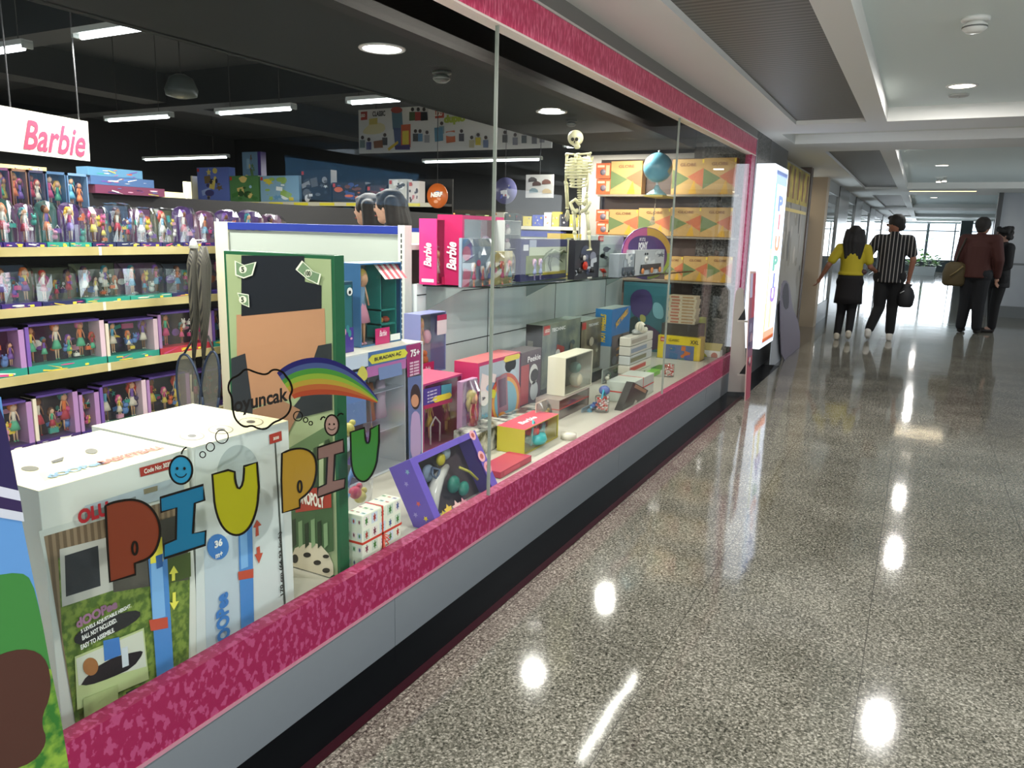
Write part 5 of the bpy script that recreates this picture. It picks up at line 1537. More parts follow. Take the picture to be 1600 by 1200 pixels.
for k, (cx_, b, c) in enumerate(((.3, .15, '#8fb0c8'), (.55, .3, '#a090d0'), (.4, .62, '#d0605c'), (.35, .85, '#e0c83c'), (.7, .75, '#a090d0'))):
    p_ = kp(-.001, b, -dk * cx_)
    m.prism([p_ + (nk * math.cos(q) + v * math.sin(q)) * .012 * (1 if j % 2 else .45) for j, q in enumerate([2 * PI * j / 10 for j in range(10)])], u * -.0006, M(c, .4))
m.build('star_print', t)

# crinkly cellophane bag with toys between board and lilac box
p0, p1 = onx(528, 640, -1.82), onx(590, 820, -1.82)
t = thing('cellophane_bag', 'puffed clear bag full of blue and red toys behind the green glass letter', 'toy', (-1.86, (p0.y + p1.y) / 2, DZ))
rr = random.Random(9)
for k in range(12):
    c = ['#5f88b8', '#c84c5c', '#8fb8d8', '#d8c85c', '#7a5aa0', '#e0e4e8'][k % 6]
    yy_, zz_ = rr.uniform(p0.y + .03, p1.y - .03), rr.uniform(DZ + .04, p0.z - .08)
    if k % 2: MB().ball((-1.87, yy_, zz_), .026, M(c, .35), 1, 1, 1, 10, 7).ball((-1.865, yy_ + .02, zz_ + .022), .013, M(c, .35), 1, 1, 1, 8, 6).build('toy_figure', t, world=True)
    else: MB().path([(-1.86, yy_ - .02, zz_ - .03), (-1.86, yy_, zz_), (-1.855, yy_ + .02, zz_ + .035)], [.012, .008, .012], M(c, .35), 7).build('toy_handle', t, world=True)
blister(t, -1.80, p0.y, p1.y, DZ + .003, p0.z, .05, 12, name='clear_bag')

# silver wrapped gifts under the playset
C2 = onx(745, 668, -2.02)
gift('gift_box', 'silver foil gift under the pink playset, rough shiny sides', -2.0, -1.86, onx(745, 690, -1.86).y, onx(798, 690, -1.86).y, onx(770, 668, -1.86).z, FOIL)
gift('gift_box', 'silver foil gift standing below the purple monster figure box', -2.02, -1.90, onx(803, 680, -1.9).y, onx(860, 660, -1.9).y, onx(830, 645, -1.9).z, FOIL)
# red and yellow sports bottle box = small open play box with teal handle
bx1 = -1.66
C = onz(790, 742, DZ)
b = CB('play_basket_box', 'open red-topped toy box with a teal handle and blue kettle inside', 'toy', 790, 820, 872, 672, None, -1.68, DZ, '#c4b83c', hollow_in='#4c3c40', fr=.004, topc='#d8485c', depth=.16)
b.txt('Barbie', .45, .5, b.w * .45, .04, '#f8e8ec', '+z', 0, .3, .03)
kx, ky = b.x1 - .03, b.y0 + b.w * .45
MB().lathe((kx, ky, DZ + .02), [(.0, 0), (.055, .0), (.065, .02), (.055, .05), (.0, .06)], M('#3fb0b0', .3), 18).build('toy_pan', b.o, world=True)
MB().lathe((kx - .01, ky - .02, DZ + .07), [(.0, 0), (.04, .0), (.038, .03), (.0, .04)], M('#d8504c', .35), 16).build('toy_lid', b.o, world=True)
MB().path([(kx + .01, ky - .07, DZ + .02), (kx + .01, ky - .05, DZ + .15), (kx + .01, ky + .0, b.z1 - .05), (kx + .01, ky + .06, b.z1 - .06), (kx + .01, ky + .085, DZ + .12), (kx + .01, ky + .08, DZ + .02)], .007, M('#4ab8b8', .3), 8).build('handle', b.o, world=True)
b = CB('doll_box', 'low red box lying on the platform below the kitchen playset corner', 'toy', 0, 782, 830, 738, None, -1.60, DZ, '#b02c4c', depth=.13)
b.front(lambda mb: mb.box(b.w * .1, b.w * .6, -.001, 0, b.h * .2, b.h * .8, M('#c83c5c', .35)), 'printed_front')
b = CB('doll_box', 'yellow-edged clear box behind the red-topped basket box', 'toy', 0, 782, 812, 668, None, -1.90, DZ, '#a8b83c', depth=.12, hollow_in='#b89ca4', fr=.008)
b.doll(.5, .02, .6, dress='#c8a03c')
b = CB('doll_pack', 'clear pack with blond doll in red dress leaning before the pink playset', 'toy', 0, 722, 746, 597, None, -2.0, DZ, '#b890b0', depth=.03)
b.art(61, ['#c86a90', '#a8a0c0', '#d8a8b8', '#8a5a80'], 8, .35)
b.doll(.45, .02, .82, hair='#d8c070', dress='#a82c44', dep=-.8)
blister(b.o, b.x1 + .05, b.y0, b.y1, b.z0 + .003, b.z1, .045, 14)
# purple monster-figure box
b = CB('monster_figure_box', 'narrow plum box with white tongue-out monster print and white lettering', 'toy', 0, 815, 846, 552, None, -2.05, DZ, '#4a3448', depth=.13, topc='#6a6060')
b.front(lambda mb: (mb.box(0, b.w * .38, -.001, 0, b.h * .2, b.h * .8, M('#a83040', .35)), mb.prism([(b.w * (.62 + .22 * math.cos(a)), -.0014, b.h * (.62 + .16 * math.sin(a))) for a in [2 * PI * k / 16 for k in range(16)]], (0, .0003, 0), M('#dcdcdc', .35)),
                    mb.prism([(b.w * (.66 + .2 * math.cos(a)), -.0018, b.h * (.6 + .1 * math.sin(a))) for a in [2 * PI * k / 16 for k in range(16)]], (0, .0003, 0), M('#2c2430', .35)),
                    mb.prism([(b.w * (.66 + .2 * math.cos(a)), -.0014, b.h * (.36 + .15 * math.sin(a))) for a in [2 * PI * k / 16 for k in range(16)]], (0, .0003, 0), M('#c4c8cc', .35)),
                    mb.box(b.w * .05, b.w * .75, -.0018, 0, b.h * .06, b.h * .16, M('#5a2c6c', .35))), 'printed_front')
b.txt('Peekie', .58, .88, b.w * .65, b.h * .09, '#ece8ec')
b.o['label'] = 'narrow plum toy box with white round monster prints, beside the pink rainbow box'
# technic style building set boxes
b = CB('stand_block', 'dark block supporting the building set boxes', 'display riser', 845, 866, 940, 606, None, -2.12, DZ, '#24231e', depth=.40, topc='#8a9080')
STZ = b.z1 + .001
DKG = ramped('printed_battle_scene', '#3c4c50', '#7a8470', 6, .35, .65, .35)
b = CB('building_set_box', 'large black-sided building set box with a red and white vehicle print', 'toy', 822, 848, 907, 509, None, -2.16, STZ, '#12120f', depth=None, topc='#6c7468')
b.front(lambda mb: mb.box(0, b.w, -.0008, 0, 0, b.h, DKG), 'printed_front')
b.art(71, ['#c8ccc8', '#2c3434', '#8c2c28', '#5c5c4c', '#9aa498', '#3c4a50'], 12, .3, (.3, .05, .95, .75), None, .002)
b.front(lambda mb: mb.box(b.w * .02, b.w * .17, -.0008, 0, b.h * .84, b.h * .98, M('#b8342c', .3)), 'logo_patch', .003)
b.txt('LEGO', .095, .91, b.w * .11, b.h * .05, '#f4f0e0')
b.txt('TECHNIC', .38, .90, b.w * .35, b.h * .055, '#eef0ee')
b.txt('TECHNIC', .72, .35, b.h * .35, b.d * .14, '#eef0ee', '-y', PI / 2)
b.side(lambda mb: mb.box(b.d * .12, b.d * .45, -.001, 0, b.h * .3, b.h * .75, M('#5c5c50', .4)), 'printed_side')
b = CB('building_set_box', 'second building set box with brown print, behind the baby figure box', 'toy', 0, 909, 940, 503, None, -2.18, STZ, '#1c1a14', depth=.2, topc='#6c7468')
b.front(lambda mb: mb.box(0, b.w, -.0008, 0, 0, b.h, ramped('printed_desert', '#4c4436', '#8a8468', 7, .35, .65, .35)), 'printed_front')
b.art(73, ['#a8a48c', '#5c4c34', '#7c6c50', '#3c382c', '#b0a890'], 10, .3, (.1, .05, .95, .75), None, .002)
b.front(lambda mb: mb.box(b.w * .02, b.w * .2, -.0008, 0, b.h * .84, b.h * .97, M('#b8342c', .3)), 'logo_patch', .003)
b.txt('TECHNIC', .55, .9, b.w * .5, b.h * .05, '#eef0ee')
# blue and orange race track box
b = CB('race_track_box', 'tall blue race track box with yellow flame lettering', 'toy', 925, 957, 985, 484, None, -2.10, DZ, '#b0b8b4', depth=.14)
b.front(lambda mb: mb.box(0, b.w, -.001, 0, b.h * .45, b.h, M('#2c78b8', .35)), 'printed_front')
b.side(lambda mb: mb.box(0, b.d, -.001, 0, b.h * .45, b.h, M('#3c86c4', .35)), 'side_panel')
b.art(75, ['#c86a3c', '#5c5a6c', '#e0a03c', '#8a90a0', '#3c3c50'], 9, .35, (.05, .05, .98, .6), '#6c6468', .002)
b.txt('HOT WHEELS', .5, .72, b.h * .42, b.d * .35, '#e8c83c', '-y', PI / 2, .2, .05)
b.txt('HOT WHEELS', .5, .85, b.w * .7, b.h * .09, '#e8b83c', '+x', .35, .2, .05)
# cubby of the baby alien style figure: plain green-faced plush in a cream box
b = CB('travel_case_box', 'pinkish clear box with a red line around it, under the cream plush box', 'toy', 872, 874, 920, 626, None, -1.84, DZ, '#a89890', depth=.16, hollow_in='#b0a098', fr=.003)
MB().box(b.x0, b.x1 + .001, b.y0 - .001, b.y1 + .001, b.z0 + b.h * .5, b.z0 + b.h * .5 + .004, M('#b83c38', .4)).build('red_band', b.o, world=True)
TCZ = b.z1 + .001
b = CB('plush_box', 'cream open-sided box with a small green-grey plush figure in it', 'toy', 881, 884, 926, 560, None, -1.86, TCZ, '#dcd8c0', depth=.12, hollow_in='#6c6c5c', fr=.006)
MB().ball((b.x1 - .03, b.y0 + b.w * .5, b.z0 + b.h * .62), .042, M('#6f8a7a', .7), .9, 1.2, .9, 16, 10).build('plush_head', b.o, world=True)
MB().ball((b.x1 - .03, b.y0 + b.w * .55, b.z0 + b.h * .28), .048, M('#c4bca0', .8), .9, 1, 1, 14, 9).build('plush_body', b.o, world=True)
b.front(lambda mb: mb.prism([(b.w * .12 + .012 * math.cos(a), -.001, b.h * .8 + .009 * math.sin(a)) for a in [2 * PI * k / 12 for k in range(12)]], (0, .0003, 0), M('#2c2c28', .35)), 'logo_patch', .001)
# small clear tub with red and white confetti, round blue toy on top
for a_, bt, lab in ((945, 640, 'clear jar of red and white beads with a blue dome toy on it'), (1048, 590, 'small clear jar of red and white beads beside the yellow set box')):
    C = onx(a_, bt, -1.68)
    t = thing('bead_jar', lab, 'jar', (-1.70, C.y, DZ))
    r_ = .045; h_ = C.z - DZ
    if h_ < .1: h_ = .1
    MB().lathe((-1.70, C.y, DZ + .001), [(.0, 0), (r_, 0), (r_, h_), (.0, h_ + .003)], CLEAR, 18).build('jar_body', t, world=True)
    m = MB(); rr = random.Random(a_)
    for k in range(70):
        an, q = rr.uniform(0, 2 * PI), r_ * .85 * math.sqrt(rr.random())
        m.ball((-1.70 + q * math.cos(an), C.y + q * math.sin(an), DZ + .01 + rr.random() * (h_ * .92)), .007, M(['#c83c34', '#e8e0dc', '#d8847c'][k % 3], .4), nu=6, nv=4)
    o = m.build('bead_fill', t, world=True); o['kind'] = 'stuff'
    if a_ < 1000:
        MB().ball((-1.70, C.y + .03, DZ + h_ + .035), .036, M('#5c6ca4', .3), 1, 1, .9, 14, 9).build('dome_toy', t, world=True)
        MB().path([(-1.68, C.y - .06, DZ + h_), (-1.68, C.y - .04, DZ + h_ + .05), (-1.68, C.y - .0, DZ + h_ + .01)], .006, M('#3fa8c0', .3), 6).build('teal_handle', t, world=True)
# dog-headed dispenser made of clear cubes
C = onx(1000, 600, -1.86)
dy0, dy1 = onx(984, 560, -1.86).y, onx(1018, 560, -1.86).y
t = thing('photo_cube_tower', 'clear tower of stacked photo cubes topped by a white toy dog head', 'toy', (-1.9, (dy0 + dy1) / 2, DZ))
z_top = onx(985, 528, -1.86).z
n_ = 5
hh = (z_top - DZ) / n_
for k in range(n_):
    m = MB().box(-1.95, -1.86, dy0, dy1, DZ + hh * k + .002, DZ + hh * (k + 1) - .002, M(['#cfccc0', '#d8d4c4', '#c4c8c4'][k % 3], .3))
    o = m.build('photo_cube', t, world=True, bevel=.006)
    MB().box(-1.8585, -1.858, dy0 + .02, dy0 + (dy1 - dy0) * .72, DZ + hh * k + .02, DZ + hh * (k + 1) - .02, M(['#5c4c44', '#b8483c', '#7c7c5c', '#8a98a8', '#a8a090'][k], .4)).build('photo_print', o, world=True)
pd = onx(1003, 512, -1.86)
m = MB().ball(pd + Vector((-.02, .02, 0)), .05, M('#ece8d0', .5), .8, 1.1, .9, 16, 10).ball(pd + Vector((.0, .06, -.02)), .03, M('#ece8d0', .5), .9, 1.3, .8, 12, 8)
m.build('dog_head', t, world=True)
MB().ball(pd + Vector((.01, .10, -.01)), .014, M('#1c1a18', .4), nu=10, nv=7).build('nose', t, world=True)
for dd in (-.004, .03): MB().ball(pd + Vector((.022, .01 + dd, .015)), .008, M('#1c1a18', .3), nu=8, nv=6).build('eye', t, world=True)
MB().ball(pd + Vector((-.0, -.04, .01)), .032, M('#c9c6b0', .5), .5, .7, 1.1, 12, 8).build('ear', t, world=True)
MB().ball(Vector((-1.90, (dy0 + dy1) / 2 - .01, z_top + .018)), .03, M('#b8bcb8', .4), 1.3, 2.6, .7, 14, 8).build('paws', t, world=True)
# boxes turned toward the passage's near end
def fbox(name, label, l, r_, top, bot, y, col, d, prn=None, riser=True, cat='toy'):
    A, B_ = ony(l, (top + bot) / 2, y), ony(r_, (top + bot) / 2, y)
    z1, z0 = ony((l + r_) / 2, top, y).z, ony((l + r_) / 2, bot, y).z
    w, h = B_.x - A.x, z1 - z0
    if riser:
        t = thing('display_riser', 'dark low riser under the ' + riser, 'display riser', ((A.x + B_.x) / 2, y, DZ))
        MB().box(-w / 2 - .01, w / 2 + .01, -.01, d, 0, z0 - DZ - .002, M('#2a2522', .5)).build('riser', t)
    t = thing(name, label, cat, ((A.x + B_.x) / 2, y, z0))
    MB().box(-w / 2, w / 2, 0, d, 0, h, M(col, .35)).build('carton', t, bevel=.0015)
    if prn:
        m = MB(); prn(m, w, h); m.build('printed_front', t)
    return t, w, h


def yel(m, w, h):
    m.box(-w * .36, w * .36, -.001, 0, h * .12, h * .72, M('#5a6a94', .35)); art(m, w * .7, h * .58, 81, ['#4a5a9c', '#c86a2c', '#5c8a6c', '#6c5a9c', '#c8a03c', '#3c6a94'], 14, -.001, -w * .35, h * .13, .3)


t, w, h = fbox('building_set_box', 'bright yellow building set box marked XXL, behind the photo cube tower', 1027, 1094, 526, 573, 6.9, '#e0c420', .16, yel, 'yellow building set box')
MB().box(-w * .44, -w * .3, -.002, 0, h * .8, h * .95, M('#c03828', .35)).build('logo_patch', t)
text(t, 'LEGO', w * .11, h * .06, (-w * .37, -.004, h * .875), M('#f4f0e0'), '-y'); text(t, 'CLASSIC', w * .25, h * .08, (-w * .12, -.004, h * .87), M('#4c3c10'), '-y'); text(t, 'XXL', w * .2, h * .13, (w * .36, -.004, h * .85), M('#3c3420'), '-y')
MB().tube((-w * .2, .08, h), (w * .2, .08, h), .012, None, M('#e8d048', .35), 8).build('handle', t)


def circ(m, w, h):
    for cx, cz, r_, c in ((-.18, .58, .26, '#d8c424'), (.3, .78, .12, '#b8624c'), (.32, .46, .12, '#6c4a60'), (.26, .14, .13, '#3c6c8c')):
        m.prism([(w * cx + w * r_ * math.cos(q), -.001, h * cz + w * r_ * math.sin(q)) for q in [2 * PI * k / 18 for k in range(18)]], (0, .0006, 0), M(c, .35))
    m.prism([(w * -.1 + w * .16 * math.cos(q), -.0016, h * .58 + w * .2 * math.sin(q)) for q in [2 * PI * k / 12 for k in range(12)]], (0, .0004, 0), M('#a8b020', .35))
    m.box(-w * .46, -w * .2, -.001, 0, h * .05, h * .18, M('#3c3a30', .4))


t, w, h = fbox('face_paint_box', 'white box with a yellow ball and small coloured circles', 1081, 1124, 547, 582, 7.22, '#e6e4da', .10, circ, 'white circle box')
m = MB().prism([(-w / 2, 0, h), (w / 2, 0, h), (w / 2, .09, h + .06), (-w / 2, .09, h + .06)], (0, .002, 0), M('#b0a060', .4)); m.build('open_lid', t)


def pnd(m, w, h): art(m, w, h, 83, ['#1c1c1c', '#2c2c2c', '#e8e8e4'], 10, -.001, None, 0, .4)


t, w, h = fbox('patterned_box', 'white and black patterned box between the yellow and the circle box', 1062, 1079, 545, 580, 7.1, '#e0e0dc', .08, pnd, 'black and white box')
for k, (a_, c_, top, lab, xx) in enumerate(((1016, 1030, 585, 'bright green toy box with ridged lid, beside the photo cube tower', -1.80), (1031, 1046, 583, 'darker green toy box behind the ridged green one', -1.84))):
    b = CB('green_toy_box', lab, 'toy', 0, a_, c_, top, None, xx, DZ, '#4c9c2c' if k == 0 else '#3c7c34', depth=.1, topc='#8cd04c')
    MB().box(b.x0, b.x1 + .006, b.y0 - .004, b.y1 + .004, b.z1 - .03, b.z1 + .004, M('#7cc43c', .35)).build('lid', b.o, world=True)
# tilted black product box leaning at the glass
P4 = [onx(*q, -1.60) for q in ((990, 597), (1013, 610), (987, 668), (962, 664))]
t = thing('flat_black_box', 'slim black printed box leaning askew at the glass, before the photo cube tower', 'toy', P4[3])
m = MB().prism([p_ - P4[3] for p_ in P4], (-.05, 0, 0), M('#2c2a26', .35)); m.build('carton', t)
q0, q1, q2, q3 = [p_ - P4[3] for p_ in P4]
def lerp4(a, b_): return (q0.lerp(q1, a)).lerp(q3.lerp(q2, a), b_)
for a0, a1, b0, b1, c in ((.1, .5, .75, .95, '#b8b8ac'), (.5, .62, .35, .6, '#b8b8ac'), (.25, .4, .62, .7, '#c8c4b4'), (.15, .9, .02, .1, '#a87c5c')):
    MB().prism([lerp4(a, b_) + Vector((.0012, 0, 0)) for a, b_ in ((a0, b0), (a1, b0), (a1, b1), (a0, b1))], (-.001, 0, 0), M(c, .4)).build('printed_patch', t)
# small wrapped gift with ribbon by the glass and crystal wrapped pack
C = onx(905, 690, -1.62)
gift('gift_box', 'small clear-wrapped white pack beside the slim black box', -1.80, -1.62, onx(985, 640, -1.62).y, onx(1020, 620, -1.62).y, .44, M('#c4ccc0', .3), '#c83c34')
p_ = onx(893, 690, -1.60); t = thing('round_tin', 'pale round tin lying near the red-topped basket box', 'tin', (-1.62, p_.y, DZ))
MB().lathe((-1.62, p_.y, DZ + .001), [(.0, 0), (.045, 0), (.045, .03), (.0, .032)], M('#e4e0d0', .35), 20).build('tin', t, world=True)
# pile of thin card game boxes on a dark riser, cartoon poster behind
a, c_ = ony(1043, 500, 7.0), ony(1088, 470, 7.0)
zr = ony(1065, 506, 7.0).z
t = thing('display_riser', 'dark riser carrying the pile of thin red and white boxes', 'display riser', ((a.x + c_.x) / 2, 7.0, DZ))
MB().box(a.x - .04, c_.x + .05, 6.96, 7.2, DZ, zr, M('#3c342e', .5)).build('riser', t, world=True)
hh = (ony(1065, 462, 7.0).z - zr) / 9
for k in range(9):
    t = thing('thin_game_box', 'thin cream and red game box, %s up in the pile on the dark riser' % ORD[k], 'toy', ((a.x + c_.x) / 2, 7.0, zr + hh * k + .0005), group='pile of thin game boxes')
    w = c_.x - a.x
    sh = .006 * math.sin(k * 2.1)
    MB().box(-w / 2 + sh, w / 2 + sh, 0, .15, 0, hh - .002, M('#cfc0a4', .45)).build('carton', t)
    m = MB().box(-w * .4 + sh, -w * .1 + sh, -.001, 0, hh * .2, hh * .75, M('#b06c54', .45)).box(0, w * .42 + sh, -.001, 0, hh * .25, hh * .7, M('#a8845c', .45)); m.build('printed_front', t)
a, c_ = ony(975, 440, 7.2), ony(1040, 560, 7.2)
t = thing('fantasy_poster', 'teal and purple printed panel standing behind the pile of thin boxes', 'poster', ((a.x + c_.x) / 2, 7.2, c_.z))
MB().box(a.x, c_.x, 7.21, 7.225, c_.z, a.z, M('#3f7c88', .4)).build('board', t, world=True)
prints(t, 'printed_shape', [(smooth_poly([(985, 455), (1015, 450), (1022, 480), (1005, 500), (985, 490)], 2), '#4c3a70'), (smooth_poly([(1000, 500), (1035, 520), (1038, 545), (990, 550)], 2), '#5c3c5c'), (smooth_poly([(978, 500), (1000, 490), (998, 550), (978, 556)], 2), '#2c3c3c'),
                            (smooth_poly([(1020, 470), (1036, 476), (1038, 500), (1020, 496)], 2), '#8ac0cc'), (smooth_poly([(1000, 490), (1010, 494), (1008, 505), (1000, 502)], 2), '#b8b05c')], ('y', 7.2), .002)
for k in range(4):
    a_ = 1096 + 12 * k
    p0_, p1_ = onx(a_, 500 - 2 * k, -1.78), onx(a_ + 9, 540, -1.78)
    t = thing('toy_tube', '%s upright toy pack in the far window corner' % ['lime', 'gold', 'green', 'orange'][k], 'toy', (-1.8, p0_.y, DZ), group='upright packs in the far corner')
    MB().box(-1.86, -1.80, p0_.y, p1_.y - .01, DZ + .06, p0_.z, M(['#a8b83c', '#b8963c', '#4c8c4c', '#b8643c'][k], .4)).build('carton', t, world=True)
    MB().box(-1.87, -1.79, p0_.y - .004, p1_.y - .006, DZ, DZ + .06, M('#3c342e', .5)).build('riser', t, world=True)

# ================================================================== STICKERS ON THE WINDOW GLASS
GP_ = ('x', GX + .0005)
INK = sticker('#181410', .93)


def outline(mb, pts, w, closed=True, off=.0034):
    """ink line of pixel width w along pts on the glass"""
    n = len(pts)
    rng = range(n) if closed else range(n - 1)
    L, Rr = [], []
    for i in range(n):
        a = pts[i - 1] if (i or closed) else pts[0]
        b = pts[(i + 1) % n] if (i < n - 1 or closed) else pts[-1]
        dx, dy = b[0] - a[0], b[1] - a[1]
        l = math.hypot(dx, dy) or 1
        L.append((pts[i][0] - dy / l * w / 2, pts[i][1] + dx / l * w / 2)); Rr.append((pts[i][0] + dy / l * w / 2, pts[i][1] - dx / l * w / 2))
    mb.mat(INK)
    v = Vector((off, 0, 0))
    P1 = [mb.bm.verts.new(onx(p_[0], p_[1], GX) + v) for p_ in L]
    P2 = [mb.bm.verts.new(onx(p_[0], p_[1], GX) + v) for p_ in Rr]
    for i in rng:
        j = (i + 1) % n
        mb.bm.faces.new((P1[i], P1[j], P2[j], P2[i]))[0] if False else mb.bm.faces.new((P1[i], P1[j], P2[j], P2[i])).__setattr__('material_index', mb.cur)


def glass_sticker(name, label, pts, col, holes=(), body=.72, lw=3.2, extra=None, cat='sticker', group=None):
    c = onx(sum(p_[0] for p_ in pts) / len(pts), sum(p_[1] for p_ in pts) / len(pts), GX)
    t = thing(name, label, cat, c, group=group)
    if col:
        mb = MB()
        flat(mb, pts, GP_, .0018, sticker(col, body), .0012)
        mb.build('colour_film', t, world=True)
    mb = MB()
    outline(mb, pts, lw)
    for h in holes: outline(mb, h, lw)
    o = mb.build('ink_outline', t, world=True)
    sd = o.modifiers.new('thickness', 'SOLIDIFY'); sd.thickness = .0004
    if extra: extra(t)
    return t


def dot_part(t, cx, cy, rx, ry, col, name, off=.0036):
    mb = MB(); flat(mb, ell(cx, cy, rx, ry, 14), GP_, off, sticker(col, .95), .0006); mb.build(name, t, world=True)


def P_shape(x0, y0, x1, y1, lean):
    """cartoon P drawn from measured corners"""
    return None


Pp = [(163, 790)] + smooth_poly([(163, 790), (175, 784), (205, 779), (228, 786), (244, 805), (250, 830), (244, 856), (232, 872), (209, 880)], 2, False) + [(209, 880), (210, 897), (170, 909), (166, 850)]
glass_sticker('glass_letter', 'brown see-through letter P sticker, first letter on the glass', Pp, '#7c3a26', [ell(209, 856, 4, 10, 14)], .78, 3.6, group='see-through letters on the glass')
Ip = [(249, 777), (316, 757), (318, 781), (303, 786), (300, 833), (320, 829), (319, 851), (255, 872), (254, 850), (273, 842), (274, 793), (250, 800)]
glass_sticker('glass_letter', 'blue see-through letter I sticker on the glass', Ip, '#1f6f92', body=.78, lw=3.6, group='see-through letters on the glass')
Up = [(330, 741), (355, 734)] + smooth_poly([(365, 732), (366, 752), (371, 765), (378, 756), (380, 732), (379, 727)], 1, False) + [(400, 722), (403, 760)] + smooth_poly([(403, 770), (399, 800), (388, 826), (370, 838), (350, 830), (337, 806), (331, 770)], 2, False)
glass_sticker('glass_letter', 'yellow-green see-through letter U sticker on the glass', Up, '#a9a61c', body=.75, lw=3.4, group='see-through letters on the glass')
Pp2 = [(439, 708)] + smooth_poly([(439, 708), (455, 701), (475, 700), (490, 710), (494, 730), (490, 755), (480, 770), (467, 780)], 2, False) + [(467, 780), (467, 793), (440, 801), (438, 750)]
glass_sticker('glass_letter', 'amber see-through letter P sticker on the glass', Pp2, '#a8842c', [ell(467, 760, 3, 9, 14)], .76, 3.0, group='see-through letters on the glass')
Ip2 = [(495, 699), (535, 686), (536, 706), (522, 710), (520, 751), (538, 747), (537, 762), (495, 777), (495, 762), (508, 756), (510, 714), (495, 718)]
glass_sticker('glass_letter', 'mauve see-through letter I sticker on the glass', Ip2, '#86685f', body=.74, lw=2.8, group='see-through letters on the glass')
Up2 = [(546, 675), (568, 668)] + smooth_poly([(569, 680), (571, 692), (575, 692), (577, 680), (577, 667)], 1, False) + [(591, 663), (591, 690)] + smooth_poly([(590, 710), (584, 735), (572, 752), (560, 752), (549, 738), (546, 705)], 2, False)
glass_sticker('glass_letter', 'green see-through letter U sticker on the glass', Up2, '#3c7c34', body=.78, lw=2.8, group='see-through letters on the glass')
# rainbow in bands from the cloud to its point
t = thing('rainbow_sticker', 'see-through rainbow sticker arching from the cloud to a point', 'sticker', onx(500, 600, GX))


def arc_pts(f):
    top = [(424, 590), (445, 570), (475, 559), (505, 558), (535, 568), (562, 588), (582, 612), (595, 632)]
    bot = [(455, 625), (465, 620), (485, 617), (505, 616), (530, 617), (555, 621), (577, 626), (595, 632)]
    return [(a_[0] * (1 - f) + b_[0] * f, a_[1] * (1 - f) + b_[1] * f) for a_, b_ in zip(top, bot)]


cols = ['#2c2a66', '#4a5a86', '#4c8c3c', '#8aa83c', '#b0973c', '#b06238', '#a84a30']
for k, c in enumerate(cols):
    f0, f1 = k / len(cols), (k + 1) / len(cols)
    A, B_ = smooth_poly(arc_pts(f0), 2, False), smooth_poly(arc_pts(f1), 2, False)
    mb = MB().mat(sticker(c, .74))
    va = [mb.bm.verts.new(onx(p_[0], p_[1], GX) + Vector((.0018, 0, 0))) for p_ in A]
    vb = [mb.bm.verts.new(onx(p_[0], p_[1], GX) + Vector((.0018, 0, 0))) for p_ in B_]
    for i in range(len(A) - 1):
        try: mb.bm.faces.new((va[i], va[i + 1], vb[i + 1], vb[i]))
        except ValueError: pass
    o = mb.build('rainbow_band', t, world=True)
    sd = o.modifiers.new('thickness', 'SOLIDIFY'); sd.thickness = .0008
# cloud with lettering
cl = smooth_poly([(361, 620), (354, 608), (358, 592), (372, 586), (382, 575), (398, 586 - 4), (415, 586), (425, 576), (440, 580), (447, 590), (452, 596), (456, 610), (450, 620), (454, 634), (448, 648), (436, 656), (425, 660), (414, 671), (400, 669), (392, 664), (380, 668), (366, 656), (362, 640)], 2)
glass_sticker('cloud_sticker', 'black outlined cloud sticker with the word oyuncak', cl, None, lw=3.0,
              extra=lambda t: text(t, 'oyuncak', .185, .05, onx(408, 627, GX) + Vector((.003, 0, 0)), M('#14100c', .5), '+x', -.02, 0, .03, 'lettering', True))
for cx, cy, r_ in ((345, 682, 10), (327, 698, 6.5), (315, 710, 4.5), (464, 650, 7), (476, 656, 3.5), (484, 661, 2.8)):
    glass_sticker('bubble_sticker', 'small black outlined bubble sticker trailing from the cloud, %s' % {345: 'largest', 327: 'next to the largest', 315: 'above the blue smiling face', 464: 'beyond the cloud, largest there', 476: 'beyond the cloud, middle one', 484: 'beyond the cloud, tiniest'}[cx], ell(cx, cy, r_, r_ * 1.05, 20), None, lw=1.6, group='outlined bubbles on the glass')


def face_bits(cx, cy, r_, sp):
    def f(t):
        for s_ in (-1, 1): dot_part(t, cx + s_ * r_ * .3, cy - r_ * .12, r_ * .1, r_ * .13, '#1c1410', 'eye')
        mb = MB(); outline(mb, [(cx + r_ * .48 * math.cos(a), cy + r_ * .15 + r_ * .45 * math.sin(a)) for a in [PI * (.1 + .8 * k / 8) for k in range(9)]], max(1.0, r_ * .08), False, .0038); mb.build('mouth', t, world=True)
        for q in sp:
            mb = MB(); outline(mb, smooth_poly(q, 1, False), 2.6, False, .0036); mb.build('hair_line', t, world=True)
    return f


glass_sticker('smiling_face_sticker', 'blue round smiling face sticker above the blue letter', ell(281, 734, 18, 22, 26), '#2f8cb0', body=.8, lw=3, extra=face_bits(281, 734, 19, [[(281, 712), (284, 702), (292, 697)]]))
glass_sticker('smiling_face_sticker', 'small pinkish girl face sticker with two tails above the mauve letter', ell(517, 664, 11, 16, 24), '#a8887c', body=.75, lw=2.4, extra=face_bits(517, 664, 12, [[(508, 654), (503, 650), (498, 658)], [(524, 652), (530, 645), (537, 648)]]))

# large opaque picture sticker at the near end of the glass: sky, hill, grass, purple banner
t = thing('landscape_window_sticker', 'large opaque window sticker with blue sky, green hill and a purple and white banner', 'sticker', onx(40, 900, GX))


def deco(name, pts, c, off):
    mb = MB(); flat(mb, pts, GP_, off, M(c, .35) if isinstance(c, str) else c, .0006); mb.build(name, t, world=True)


